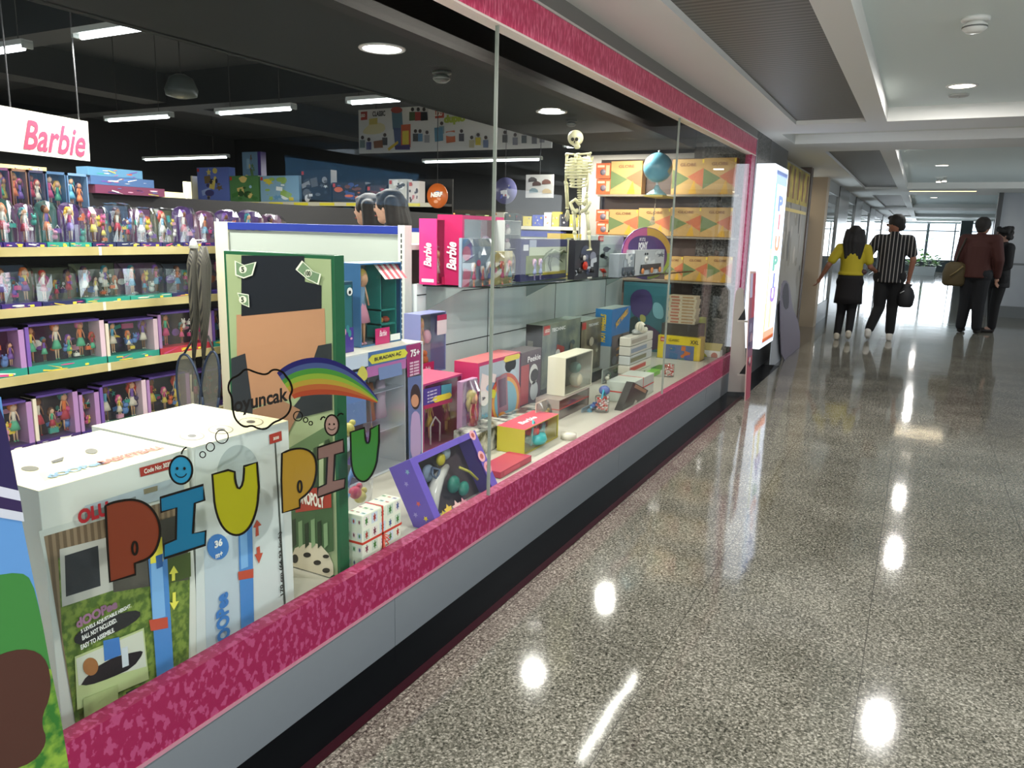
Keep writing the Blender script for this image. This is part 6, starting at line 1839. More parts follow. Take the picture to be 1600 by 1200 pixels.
deco('sky_print', [(-260, 560), (0, 620), (10, 690), (30, 800), (62, 960), (105, 1195), (106, 1260), (-260, 1300)], '#5f93cc', .003)
deco('hill_print', smooth_poly([(-100, 930), (-20, 900), (30, 893), (48, 905), (62, 960), (75, 1030), (88, 1100), (-60, 1110)], 1), '#3d7f3c', .0036)
deco('grass_print', [(-120, 1050), (20, 1040), (78, 1045), (93, 1120), (106, 1200), (106, 1260), (-120, 1300)], ramped('printed_grass', '#2f6c28', '#86a83c', 30, .4, .62, .4), .0042)
deco('banner_print', [(-260, 640), (-6, 628), (6, 660), (18, 720), (27, 770), (-260, 700)], '#2c2450', .0048)
deco('banner_print', [(-260, 700), (27, 766), (30, 782), (-260, 720)], '#cfd0dc', .0054)
deco('banner_print', [(-260, 720), (30, 782), (33, 802), (-260, 745)], '#33264f', .0054)
deco('banner_print', [(-260, 745), (33, 800), (35, 814), (-260, 765)], '#c9ccd6', .006)
deco('earth_print', smooth_poly([(-60, 1050), (20, 1010), (70, 1020), (80, 1080), (60, 1125), (74, 1160), (40, 1200), (-60, 1210)], 2), '#4c2e26', .0048)

# ================================================================== SHOP BACK: signs, shelves, people
t = thing('hanging_shop_sign', 'white hanging sign with pink script lettering above the doll shelves', 'sign', onx(70, 220, SX - .05))
HP = ('x', SX - .05)
mb = MB(); flat(mb, [(-120, 142), (137, 190), (141, 252), (-120, 222)], HP, 0, M('#d4d2ca', .4), .012); mb.build('sign_board', t, world=True)
text(t, 'Barbie', .36, .16, onx(86, 217, SX - .05) + Vector((.003, 0, 0)), M('#b8405c', .4), '+x', -.03, .35, .02, 'lettering', True)
for q in (20, 125):
    p_ = onx(q, 196, SX - .05); MB().tube((p_.x - .006, p_.y, p_.z - .03), (p_.x - .006, p_.y, 2.87 if p_.y > 3.9 else 3.25), .004, None, M('#5c5c60', .4), 6).build('suspension_rod', t, world=True)
# big banner
BY = 9.0
t = thing('building_set_banner', 'long white banner with printed colourful building block figures under the shop ceiling', 'banner', ony(700, 200, BY))
BP = ('y', BY)
a, c_ = ony(560, 172, BY), ony(862, 222, BY)
bz0, bz1 = ony(560, 240, BY).z, ony(560, 172, BY).z
MB().box(a.x, c_.x, BY, BY + .02, bz0, bz1, M('#dddcd8', .45)).build('banner_sheet', t, world=True)
items = [([(564, 175), (574, 174), (574, 187), (564, 188)], '#a8382c'), ([(680, 173), (694, 172), (694, 184), (680, 185)], '#b8402c'),
         (smooth_poly([(566, 205), (580, 192), (600, 192), (603, 204), (590, 210), (570, 210)], 1), '#d8cfa0'), ([(577, 186), (590, 184), (590, 194), (577, 195)], '#c8b860'),
         ([(612, 172), (628, 170), (630, 200), (614, 202)], '#5c7c8c'), (ell(620, 172, 9, 5), '#a8483c'), ([(627, 195), (642, 194), (642, 230), (627, 232)], '#c85c34'), ([(629, 205), (639, 204), (639, 226), (629, 226)], '#d8c43c'), ([(615, 200), (627, 200), (627, 232), (618, 232)], '#4c5c84'),
         ([(606, 232), (622, 220), (623, 224), (608, 236)], '#d8b83c'), ([(617, 228), (641, 226), (641, 234), (618, 234)], '#4c3c6c')]
for k in range(3): items += [(ell(645 + 9 * k, 171, 2.6, 3.2, 10), '#2c2420'), ([(640 + 9 * k, 175), (650 + 9 * k, 175), (651 + 9 * k, 188), (640 + 9 * k, 189)], ['#4c5c34', '#a83c34', '#1c1c20'][k])]
for k, (x, y, c) in enumerate(((567, 222, '#7c8c84'), (577, 225, '#5c5c84'), (602, 218, '#4c4c4c'), (657, 212, '#5c8cb0'), (650, 212, '#3c3c3c'), (668, 214, '#9c9ca0'), (691, 200, '#8ca0a8'), (722, 212, '#4c4c54'), (738, 222, '#b8b090'), (748, 218, '#c8b83c'), (760, 222, '#6c7c9c'), (790, 214, '#5c5c5c'), (806, 218, '#84848c'), (820, 215, '#5c6468'), (836, 216, '#6c6c74'), (848, 214, '#8c8c94'))):
    items += [(ell(x, y - 7, 2.6, 3, 10), '#3c302c'), ([(x - 4, y - 3), (x + 4, y - 3), (x + 4, y + 9), (x - 4, y + 9)], c)]
items += [([(585, 221), (599, 219), (600, 231), (586, 232)], '#8c5a3c'), ([(680, 200), (693, 199), (694, 220), (681, 222)], '#4c84a0'), ([(698, 206), (712, 204), (713, 222), (699, 224)], '#c8683c'), (ell(706, 210, 9, 3.5), '#d8dcdc')]
prints(t, 'printed_figure', items, BP, .003)
text(t, 'CLASSIC', .22, .07, ony(594, 178, BY) + Vector((0, -.03, 0)), M('#1c1c1c'), '-y', 0, 0, .03, 'lettering', True)
text(t, 'duplo', .33, .13, ony(712, 187, BY) + Vector((0, -.03, 0)), M('#a8b83c'), '-y', .03, 0, .07, 'lettering', True)
text(t, 'LEGO', .08, .045, ony(569, 181, BY) + Vector((0, -.03, 0)), M('#f0ece0'), '-y', 0, 0, .05, 'lettering', True)
text(t, 'LEGO', .12, .06, ony(687, 178, BY) + Vector((0, -.03, 0)), M('#f0ece0'), '-y', 0, 0, .05, 'lettering', True)
for q in (a.x + .3, c_.x - .3): MB().tube((q, BY + .01, bz1), (q, BY + .01, 3.245), .006, None, M('#303034', .5), 6).build('suspension_rod', t, world=True)

# far shelving with building sets
FY = 8.0
fx0, fx1 = ony(303, 312, FY).x, ony(677, 330, FY).x
zA, zB = 1.74, 1.42
t = thing('wall_shelving', 'dark shelving with yellow price tags carrying building set boxes, behind the gondola end', 'shelving', ((fx0 + fx1) / 2, FY, 0))
for z in (zA, zB, .9, .5):
    s_ = MB().box(fx0, fx1, FY, FY + .42, z - .03, z, M('#2c2a28', .5)).build('shelf_board', t, world=True)
    m = MB().box(fx0, fx1, FY - .008, FY, z - .05, z, M('#c4c0ac', .4))
    m.build('price_rail', s_, world=True)
    for k in range(9): MB().box(fx0 + .15 + k * .45, fx0 + .4 + k * .45, FY - .012, FY - .009, z - .045, z - .008, M('#d8cc3c', .4)).build('price_tag', s_, world=True)
MB().box(fx0, fx1, FY + .43, FY + .46, 0, 2.05, M('#1c1b1a', .6)).build('back_panel', t, world=True)
for x in (fx0 - .03,): MB().box(x, x + .03, FY - .01, FY + .46, 0, 2.1, M('#d4ceb0', .45)).build('side_post', t, world=True)
LB = [(307, 357, 262, '#5a6cb0', ['#c8b860', '#3c3c6c', '#8c9cc8', '#6c5c3c', '#20243c'], 'blue box with yellow castle print'), (358, 404, 275, '#4c7848', ['#3c6c34', '#8cb0c8', '#c8b06c', '#2c4828'], 'green box with a bridge print'),
      (406, 467, 275, '#7ca0b8', ['#8cac5c', '#c8b83c', '#dce4e4', '#5c8cb0'], 'wide pale blue garden print box'), (470, 517, 266, '#1c1c1e', ['#8c8c8c', '#3c3c3c', '#c8c8c8', '#5c5c5c'], 'black box with grey vehicle print'),
      (519, 571, 285, '#241c18', ['#c8602c', '#3c4c7c', '#6c3c24'], 'dark box with orange vehicle print'), (573, 604, 290, '#2c1c1c', ['#a8343c', '#5c2c2c'], 'dark box with red car print'),
      (607, 636, 280, '#c4c4bc', ['#2c2c2c', '#e4e4e0', '#8c8c8c'], 'pale box with black creature print'), (638, 656, 283, '#d8cfc8', ['#b86c6c', '#3c2c2c', '#e4c8c0'], 'narrow white box with pink print')]
for i, (a_, b_, tp_, c, pal, lab) in enumerate(LB):
    A, B_ = ony(a_, tp_, FY + .02), ony(b_, tp_, FY + .02)
    w, h = B_.x - A.x - .01, A.z - zA - .002
    t = thing('building_set_box', lab + ' on the wall shelf', 'toy', ((A.x + B_.x) / 2, FY + .02, zA + .002), group='building set boxes on the wall shelf')
    MB().box(-w / 2, w / 2, 0, .12, 0, h, M(c, .35)).build('carton', t)
    m = MB(); art(m, w, h, 500 + i, pal, 16, 0, big=.3); m.build('printed_front', t)
    MB().box(-w / 2 + .01, -w / 2 + .05, -.006, -.005, h - .06, h - .015, M('#b83828', .35)).build('logo_patch', t)
A, B_ = ony(378, 238, FY + .16), ony(402, 238, FY + .16)
t = thing('building_set_box', 'tall castle print box with purple side, rising behind the green bridge box', 'toy', ((A.x + B_.x) / 2, FY + .16, zA + .002), group='building set boxes on the wall shelf')
w, h = B_.x - A.x, A.z - zA
MB().box(-w / 2, w / 2, 0, .1, 0, h, M('#6c8ca8', .35)).build('carton', t); MB().box(w / 2 + .001, w / 2 + .06, 0, .1, 0, h, M('#44347c', .35)).build('side_panel', t)
m = MB(); art(m, w, h, 520, ['#c8b880', '#5c7c4c', '#8cacc4', '#6c5c4c'], 14, 0); m.build('printed_front', t)
for i, (a_, b_, tp_) in enumerate(((440, 492, 322), (494, 546, 324), (548, 580, 326), (582, 640, 330))):
    A, B_ = ony(a_, tp_, FY + .02), ony(b_, tp_, FY + .02)
    w, h = B_.x - A.x - .01, min(.26, A.z - zB - .002)
    t = thing('craft_box', 'light blue craft box with pictures on the lower wall shelf, %s along' % ORD[i], 'toy', ((A.x + B_.x) / 2, FY + .02, zB + .002), group='craft boxes on the lower wall shelf')
    MB().box(-w / 2, w / 2, 0, .16, 0, h, M(['#6ca8c4', '#5c94bc', '#84b4c8', '#5c84a8'][i], .35)).build('carton', t)
    m = MB().box(-w * .35, 0, -.001, 0, h * .3, h * .85, M('#b88c9c', .4)).box(w * .05, w * .4, -.001, 0, h * .2, h * .7, M('#c8a080', .4)).box(-w * .45, w * .45, -.0014, 0, h * .03, h * .14, M('#c8bc4c', .4)); m.build('printed_front', t)
# second far unit seen over the glass shelf
GY = 9.6
gx0_, gx1_ = ony(652, 340, GY).x, ony(905, 372, GY).x
t = thing('toy_counter_shelving', 'far shelving with a white top rail full of small bright toys', 'shelving', ((gx0_ + gx1_) / 2, GY, 0))
for z in (1.50, 1.18, .8): MB().box(gx0_, gx1_, GY, GY + .4, z - .03, z, M('#3c3a38', .5)).box(gx0_, gx1_, GY - .006, GY, z - .045, z, M('#d4d0bc', .4)).build('shelf_board', t, world=True)
MB().box(gx0_, gx1_, GY + .41, GY + .44, 0, 1.72, M('#2a2826', .6)).build('back_panel', t, world=True)
rr = random.Random(21)
x = gx0_ + .02; k = 0
while x < gx1_ - .14:
    w = rr.uniform(.10, .17); h = rr.uniform(.12, .2)
    if x > ony(790, 350, GY).x: pal = ['#c8b83c', '#3c3c44', '#d8c860', '#4c5cb0', '#e4e0dc']
    else: pal = ['#3c4c48', '#c8b8a0', '#7c8c64', '#b8743c', '#d4d0c4']
    t = thing('small_toy_box', '%s little toy pack on the far counter shelf, %d cm along the row' % (['yellow', 'dark', 'striped', 'blue', 'pale'][k % 5], round((x - gx0_) * 100)), 'toy', (x + w / 2, GY + .02, 1.502), group='small packs on the far counter shelf')
    MB().box(-w / 2, w / 2 - .01, 0, .12, 0, h, M(pal[k % 5], .4)).build('carton', t)
    m = MB(); art(m, w - .012, h, 700 + k, pal + ['#c83c34', '#e8e0d0'], 7, 0, -w / 2 + .001); m.build('printed_front', t)
    x += w + .01; k += 1
# round and square hanging shop signs at the back
for px_, py_, rx, c, lab, txt_, yy_ in ((683, 306, 16, '#c86428', 'round orange hanging sign with white lettering', 'NERF', 7.6), (789, 298, 18, '#5c5c84', 'round blue and red printed hanging sign beside the glass joint', None, 8.6)):
    p_ = ony(px_, py_, yy_); r_ = ony(px_ + rx, py_, yy_).x - p_.x
    t = thing('hanging_shop_sign', lab, 'sign', (p_.x, yy_, p_.z))
    MB().lathe((0, 0, 0), [(.001, 0), (r_, 0), (r_, .012), (.001, .012)], M(c, .35), 28, 'y').build('sign_disc', t)
    m = MB(); art(m, r_ * 1.1, r_ * 1.1, 33 + rx, ['#4c7cb0', '#b8c8d0', '#d89068'] if txt_ else ['#a83c3c', '#3c4ca8', '#8c9c4c', '#c8ccd4'], 7, -.002, -r_ * .55, -r_ * .6, .45); m.build('printed_front', t)
    if txt_: text(t, txt_, r_ * 1.2, r_ * .4, (0, -.012, r_ * .1), M('#f4ece4', .4), '-y', .05, .2, .06)
    MB().tube((0, .006, r_), (0, .006, 3.25 - p_.z), .004, None, M('#303034', .5), 5).build('suspension_rod', t)
a, c_ = ony(822, 273, 8.8), ony(864, 309, 8.8)
t = thing('toy_car_poster', 'square white poster with printed toy cars hanging in the back of the shop', 'poster', ((a.x + c_.x) / 2, 8.8, (a.z + c_.z) / 2))
w, h = (c_.x - a.x) / 2, (a.z - c_.z) / 2
MB().box(-w, w, 0, .01, -h, h, M('#cfcfcb', .4)).build('poster_sheet', t)
m = MB()
for cx, cz, c in ((-.5, .6, '#2c2420'), (-.2, .25, '#4c3430'), (-.4, -.35, '#7c949c'), (.55, -.4, '#c8b490'), (.5, .4, '#6c3c2c')):
    m.prism([((cx + .32 * q_[0]) * w, -.001, (cz + .24 * q_[1]) * h) for q_ in ((-1, -1), (1, -.8), (.9, .1), (.3, .7), (-.4, .8), (-1, .1))], (0, .0004, 0), M(c, .4))
m.build('printed_car', t)
MB().tube((0, .005, h), (0, .005, 3.25 - (a.z + c_.z) / 2), .004, None, M('#303034', .5), 5).build('suspension_rod', t)
# beige pegboards with hanging toys at the far side
for i, (a_, b_, tp_, bt, xx) in enumerate(((-80, 78, 255, 322, SX - .9), (243, 292, 297, 345, -7.2))):
    A, B_ = onx(a_, tp_, xx), onx(b_, bt, xx)
    t = thing('pegboard_panel', ['cream pegboard with bright hanging toys behind the doll boxes', 'plain beige gondola back beyond the flat boxes'][i], 'shelf unit', (xx, (A.y + B_.y) / 2, 0))
    z1 = onx((a_ + b_) / 2 + 30 * (i == 0), tp_ + 3, xx).z
    MB().box(xx - .03, xx, A.y, B_.y, 0, z1, M('#d8cc98', .5)).build('panel', t, world=True)
    if i: MB().box(xx - .03, xx + .03, B_.y, B_.y + .06, 0, z1 + .12, M('#d4ceb0', .5)).build('side_post', t, world=True)
for k, (px_, c) in enumerate(((6, '#e8c83c'), (24, '#a868b8'), (46, '#8c4cb0'), (60, '#d8502c'))):
    p_ = onx(px_, 285, SX - .85)
    t = thing('hanging_toy', '%s toy hanging on the cream pegboard' % ['yellow', 'purple and yellow', 'purple', 'red'][k], 'toy', (SX - .885, p_.y, p_.z), group='toys on the cream pegboard')
    MB().ball((.03, 0, 0), .07, M(c, .5), .5, 1, .8, 12, 8).build('body', t)
    MB().ball((.035, .0, .06), .045, M(['#e8b03c', '#e8a83c', '#e89c3c', '#e0c8a0'][k], .5), .5, 1, .7, 10, 7).build('head', t)
    MB().tube((0, 0, .08), (.06, 0, .09), .004, None, M('#c8c8c8', .3, .8), 5).build('hook', t)

# nets and rackets hanging beside the gondola end
hy = 3.32
hp = ony(302, 375, hy)
t = thing('hanging_racket_set', 'dark braided bags and blue round rackets hanging from white hooks beside the gondola', 'toy', (hp.x, hy, hp.z))
MB().tube((hp.x - .02, hy + .1, hp.z), (hp.x + .06, hy - .03, hp.z), .004, None, M('#e4e4e0', .3), 6).build('hook', t, world=True)
NETM = ramped('braided_net', '#1c1b1a', '#5c584c', 60, .4, .6, .6, 'wave')
for k, (px_, wd_) in enumerate(((303, .05), (318, .05))):
    A, B_ = ony(px_, 385, hy), ony(px_ + 2, 480, hy); C_ = ony(px_, 560, hy)
    m = MB().path([A, A.lerp(B_, .3), B_, C_], [.02, .045, .035, .01], NETM, 10)
    m.build('braided_bag', t, world=True)
    for q in (-1, 1): MB().path([C_, C_ + Vector((q * .02, 0, -.1)), C_ + Vector((q * .03, 0, -.22))], .005, M('#201f1e', .5), 6).build('cord', t, world=True)
MB().lathe((hp.x, hy, hp.z - .01), [(.005, .02), (.02, 0), (.03, -.04)], M('#e8e8e0', .4), 12).build('yellow_tag_cap', t, world=True)
for k, (cx, cy, rx, ry, rot) in enumerate(((297, 620, 19, 46, .12), (327, 615, 14, 48, -.2))):
    ctr = ony(cx, cy, hy - .03)
    sc_ = (ony(cx + 10, cy, hy).x - ony(cx, cy, hy).x) / 10
    pts = [ctr + Vector((sc_ * (rx * math.cos(q) * math.cos(rot) - ry * math.sin(q) * math.sin(rot)), .004 * k, sc_ * (rx * math.cos(q) * math.sin(rot) + ry * math.sin(q) * math.cos(rot)))) for q in [2 * PI * j / 24 for j in range(25)]]
    MB().path(pts, .008, M('#22324c', .35), 7).build('racket_rim', t, world=True)
    m = MB().mat(thin_glass('racket_net_%d' % k, (.8, .8, .76), .02, .3, 5, .25, (.4, .4, .35)))
    m.prism(pts[:-1], (0, .001, 0)); m.build('racket_mesh', t, world=True)
    MB().path([pts[6], ony(cx + 4 - 6 * k, cy - 90, hy)], .007, M('#1c1c1e', .4), 7).build('handle', t, world=True)

# ================================================================== PASSAGE FURNITURE
# backlit sign box
sy0, sy1, sz0, sz1 = 7.86, 8.66, .16, 2.03
q0 = onx(1188, 550, -1.28); q1 = onx(1213, 255, -1.28); q2 = onx(1233, 265, -1.28)
sy0, sy1, sz0, sz1 = q1.y, q2.y, q0.z + .03, q1.z
t = thing('lightbox_sign', 'tall white glowing lightbox with rainbow border and coloured letters on the granite pier', 'sign', (-1.37, (sy0 + sy1) / 2, sz0))
LIT = M('#dfe8f8', .4, emit=.75)
MB().box(GX + .004, -1.285, sy0, sy1, sz0, sz1, M('#e9f1fb', .4, emit=1.15)).build('light_case', t, world=True, bevel=.004)
MB().box(-1.285, -1.280, sy0 + .02, sy1 - .02, sz0 + .03, sz1 - .03, LIT).build('sign_face', t, world=True)
W_ = sy1 - sy0; H_ = sz1 - sz0
m = MB()
for a0, a1, b0, b1, c in ((.12, .9, .90, .97, '#6f8fd8'), (.12, .2, .55, .9, '#3f9bc8'), (.12, .2, .25, .55, '#c8cc7c'), (.12, .2, .09, .25, '#d8b84c'), (.12, .9, .03, .09, '#e0703c'), (.42, .58, .1, .28, '#d8cf7c')):
    m.box(-1.280, -1.2785, sy0 + W_ * a0, sy0 + W_ * a1, sz0 + H_ * b0, sz0 + H_ * b1, M(c, .4, emit=.35))
m.build('colour_border', t, world=True)
for ch, v, c in (('P', .80, '#2c5cc0'), ('I', .70, '#c83038'), ('U', .58, '#e06a1c'), ('P', .47, '#0c8870'), ('I', .37, '#2030a0'), ('U', .29, '#7030a8')):
    text(t, ch, W_ * .34 if ch != 'I' else W_ * .1, H_ * .085, (-1.2765, sy0 + W_ * .56, sz0 + H_ * v), M(c, .4, emit=.25), '+x', 0, 0, .05, 'lettering', True)
area('lightbox_glow', (-1.272, (sy0 + sy1) / 2, (sz0 + sz1) / 2), W_ * .9, H_ * .9, 5, (.92, .96, 1.0), (PI / 2, 0, PI / 2))

# standee by the pink frame: printed front board and pale easel side
f0 = onz(1170, 620, 0); f1 = onz(1190, 600, 0)
zt = onx(1162, 427, f0.x).z
t = thing('cardboard_standee', 'narrow red and violet cardboard standee with pale rounded easel back, beside the pink frame', 'standee', (f0.x, f0.y, 0))
yb0, yb1 = f0.y, onx(1178, 424, f0.x).y
m = MB().prism([(f0.x + .01, yb0, .0), (f0.x + .01, yb1 + .06, .0), (f0.x - .03, yb1 + .02, zt), (f0.x - .03, yb0, zt - .01)], (-.008, 0, 0), M('#c9a9a4', .45)); m.build('front_board', t, world=True)


def bd(u_, v_, off=.002):
    y = yb0 + (yb1 + .06 - .04 * v_ - yb0) * u_
    return Vector((f0.x + .01 - .04 * v_ + off, y, zt * v_))


m = MB()
for uu0, uu1, vv0, vv1, c in ((.03, 1, .0, .34, '#a8485c'), (.03, 1, .34, .4, '#8c5c74'), (.03, 1, .4, .64, '#6c5c7c'), (.03, .55, .64, .98, '#b84858'), (.55, 1, .64, .8, '#9c5c6c'), (.55, 1, .8, .98, '#b8b4cc')):
    m.prism([bd(uu0, vv0), bd(uu1, vv0), bd(uu1, vv1), bd(uu0, vv1)], (-.0008, 0, 0), M(c, .45))
m.build('printed_front', t, world=True)
m = MB()
for uu, vv, r_, c in ((.5, .31, .03, '#d8c8cc'), (.7, .29, .02, '#2c2430'), (.4, .27, .018, '#3c2c38'), (.6, .56, .05, '#8c84a0'), (.4, .48, .05, '#a88c9c'), (.75, .44, .02, '#2c2838')):
    m.prism([bd(uu, vv, .003) + Vector((0, r_ * 1.2 * math.cos(q), r_ * math.sin(q))) for q in [2 * PI * k / 12 for k in range(12)]], (-.0008, 0, 0), M(c, .45))
m.build('printed_shape', t, world=True)
eb = [ony(p_[0], p_[1], yb0 + .02) for p_ in ((1137, 612), (1166, 613), (1162, 452), (1156, 449), (1150, 455), (1147, 475))]
m = MB().prism(eb, (0, .008, 0), M('#b3aca6', .5)); m.build('easel_back', t, world=True)
for q in (((1153, 500), (1164, 482), (1165, 500)), ((1155, 584), (1167, 566), (1168, 585))):
    pts = [ony(p_[0], p_[1], yb0 + .018) for p_ in q]
    MB().prism(pts, (0, .004, 0), M('#1c1a1c', .6)).build('slot_opening', t, world=True)
    MB().prism([ony(p_[0], p_[1], yb0 + .016) for p_ in ((1152, q[0][1]), (1168, q[0][1] + 1), (1168, q[0][1] + 4), (1152, q[0][1] + 3))], (0, .004, 0), M('#c4beb6', .5)).build('slot_tab', t, world=True)
# second standee: grey-violet rounded
g0, g1 = onz(1220, 572, 0), onz(1246, 562, 0)
t = thing('cardboard_standee', 'tall grey-violet cardboard standee with a rounded cut edge, past the glowing lightbox', 'standee', (-1.30, g0.y, 0))
PX = ('x', -1.30)
mb = MB(); flat(mb, [(1202, 578), (1221, 572), (1219, 450), (1226, 437), (1233, 445), (1240, 480), (1252, 530), (1250, 560), (1225, 571), (1206, 579)][0:0] or smooth_poly([(1222, 570), (1248, 560), (1251, 525), (1247, 500), (1238, 480), (1234, 445), (1227, 436), (1221, 446), (1219, 500)], 1), PX, 0, M('#77707f', .45), .01); mb.build('front_board', t, world=True)
mb = MB(); flat(mb, smooth_poly([(1222, 460), (1227, 440), (1232, 446), (1233, 480), (1226, 485)], 1), PX, .002, M('#2c2434', .45), .001); mb.build('printed_shape', t, world=True)
mb = MB(); flat(mb, [(1203, 570), (1221, 570), (1219, 470), (1211, 480)], ('x', -1.34), 0, M('#a6aab0', .5), .008); mb.build('easel_back', t, world=True)
mb = MB(); flat(mb, smooth_poly([(1215, 527), (1223, 512), (1224, 526)], 1), ('x', -1.338), .002, M('#2a2830', .6), .001); mb.build('slot_opening', t, world=True)
# poster wall of the next shop
y0p, y1p = 9.46, 11.52
t = thing('shop_poster_wall', 'large worn grey clothing poster with a yellow top band on the next shop', 'poster', (GX - .03, (y0p + y1p) / 2, .1))
MB().box(GX - .06, GX - .01, y0p, y1p, .0, 2.30, M('#8c887e', .45)).build('poster_board', t, world=True)
MB().box(GX - .0105, GX - .009, y0p + .05, y1p - .05, 1.85, 2.28, ramped('yellow_poster_band', '#8c7c2c', '#c4ae38', 5, .4, .6, .5)).build('yellow_band', t, world=True)
m = MB()
rr = random.Random(3)
for k in range(5):
    yy_ = y0p + .2 + .4 * k
    m.box(GX - .009, GX - .0085, yy_, yy_ + .12, 1.9, 2.25, M('#7c4a24', .5))
m.build('yellow_band_print', t, world=True)
m = MB()
for k in range(26):
    yy_, zz_ = rr.uniform(y0p + .1, y1p - .25), rr.uniform(.25, 1.65)
    w, h = rr.uniform(.05, .22), rr.uniform(.08, .4)
    m.prism([(GX - .0095 + .0001 * k, yy_ + w * (.5 + .5 * math.cos(q) * (1 if j % 2 else .7)), zz_ + h * (.5 + .5 * math.sin(q))) for j, q in enumerate([2 * PI * j / 10 for j in range(10)])], (-.0003, 0, 0), M(rr.choice(['#6c6a66', '#a39e94', '#7c786c', '#5c5a58', '#b0aaa0', '#8c887c']), .5))
m.build('printed_shape', t, world=True)
m = MB().box(GX - .0065, GX - .006, y0p + .1, y1p - .1, 1.74, 1.78, M('#d8c060', .35)); m.build('gold_strip', t, world=True)
# doorway shelf with goods
t = thing('doorway_shelf', 'cream shelf of bright goods glimpsed through the dark doorway', 'shelving', (GX - .9, 12.6, 0))
MB().box(GX - 1.0, GX - .96, 11.8, 13.38, 0, 1.75, M('#d8cc9c', .5)).build('back_panel', t, world=True)
rr = random.Random(5)
for z in (.45, .8, 1.15, 1.45): MB().box(GX - .95, GX - .6, 11.8, 13.38, z - .02, z, M('#c8b888', .5)).build('shelf_board', t, world=True)
for k in range(16):
    z = (.45, .8, 1.15, 1.45)[k % 4]; y = 12.0 + .33 * (k // 4)
    t2 = thing('shop_item', '%s soft toy on the doorway shelf' % ['red', 'yellow', 'white', 'orange'][(k * 3 + k // 4) % 4], 'toy', (GX - .72, y, z + .001), group='goods in the dark doorway')
    c = ['#d8503c', '#e8c03c', '#e8e4d8', '#e08438'][(k * 3 + k // 4) % 4]
    MB().ball((0, 0, .08), .075, M(c, .6), .9, 1, 1.05, 10, 7).build('body', t2)
    MB().ball((.02, 0, .18), .05, M(c, .6), 1, 1, .9, 10, 7).build('head', t2)
t = thing('striped_edge_strip', 'black and white striped edge strip in the doorway', 'trim', (GX - .33, 13.3, .9))
m = MB()
for k in range(26): m.box(GX - .36, GX - .30, 13.28, 13.36, .95 + .035 * k, .95 + .035 * k + .0175, M('#e8e6de', .5)); m.box(GX - .36, GX - .30, 13.28, 13.36, .95 + .035 * k + .0175, .985 + .035 * k, M('#141414', .5))
m.build('striped_strip', t, world=True)
MB().box(GX - .35, GX - .31, 13.29, 13.35, 0, .95, M('#2a2420', .5)).build('post', t, world=True)

# planter at the end of the passage
p_ = onz(1442, 431, 0)
py_ = 30.0
c0, c1 = ony(1421, 424, 38.0), ony(1462, 424, 38.0)
t = thing('planter_box', 'white trough planter with leafy green plant before the bright end window', 'planter', ((c0.x + c1.x) / 2, 38, 0))
w = (c1.x - c0.x) / 2
m = MB().prism([(-w, -.2, .38), (w, -.2, .38), (w * .9, -.18, 0), (-w * .9, -.18, 0)], (0, .38, 0), M('#eef2f2', .35)); m.build('trough', t)
MB().box(-w * .93, w * .93, -.17, .15, .34, .385, M('#3a2c22', .8)).build('soil', t)
rr = random.Random(8)
m = MB()
LEAF = M('#8ccc58', .4)
for k in range(150):
    bx_, by_ = rr.uniform(-w * 1.2, w * 1.2), rr.uniform(-.22, .2)
    bz = .42 + abs(rr.gauss(0, .42)) * (1 - abs(bx_) / (w * 1.6))
    a = rr.uniform(0, 2 * PI); L = rr.uniform(.16, .32); dz = rr.uniform(-.3, .7)
    d = Vector((math.cos(a), math.sin(a), dz)).normalized(); sd_ = d.cross(Vector((0, 0, 1))).normalized() * L * .28
    c = Vector((bx_, by_, bz))
    m.mat(LEAF if k % 3 else M('#a4d468', .4)).quad([c, c + d * L * .5 + sd_, c + d * L, c + d * L * .5 - sd_])
m.build('foliage', t)
for k in range(7):
    a = -w + 2 * w * k / 6
    MB().path([(a * .8, 0, .36), (a * .95, .02, .6), (a * 1.05, -.02, .85 + .25 * rr.random())], [.012, .009, .004], M('#5c7c3c', .6), 6).build('stem', t)


# ================================================================== PEOPLE
def capsule(m, a, b, ra, rb, n=12):
    a, b = Vector(a), Vector(b)
    m.tube(a, b, ra, rb, None, n)
    m.ball(a, ra, None, nu=n, nv=8); m.ball(b, rb, None, nu=n, nv=8)


def limb(m, pts, rr_):
    for (a, b, ra, rb) in zip(pts, pts[1:], rr_, rr_[1:]): capsule(m, a, b, ra, rb)


def fuse(m, name, mat_, parent, voxel=.011, smooth=6):
    m.mats = [mat_]; m.cur = 0
    for f in m.bm.faces: f.material_index = 0
    o = m.build(name)
    rm = o.modifiers.new('fuse', 'REMESH'); rm.mode = 'VOXEL'; rm.voxel_size = voxel; rm.use_smooth_shade = True
    sm = o.modifiers.new('soften', 'SMOOTH'); sm.factor = .5; sm.iterations = smooth
    dg = bpy.context.evaluated_depsgraph_get(); dg.update()
    me = bpy.data.meshes.new_from_object(o.evaluated_get(dg))
    o.modifiers.clear(); old = o.data; o.data = me; bpy.data.meshes.remove(old)
    me.materials.clear(); me.materials.append(mat_)
    for p_ in me.polygons: p_.use_smooth = True
    o.parent = parent
    return o


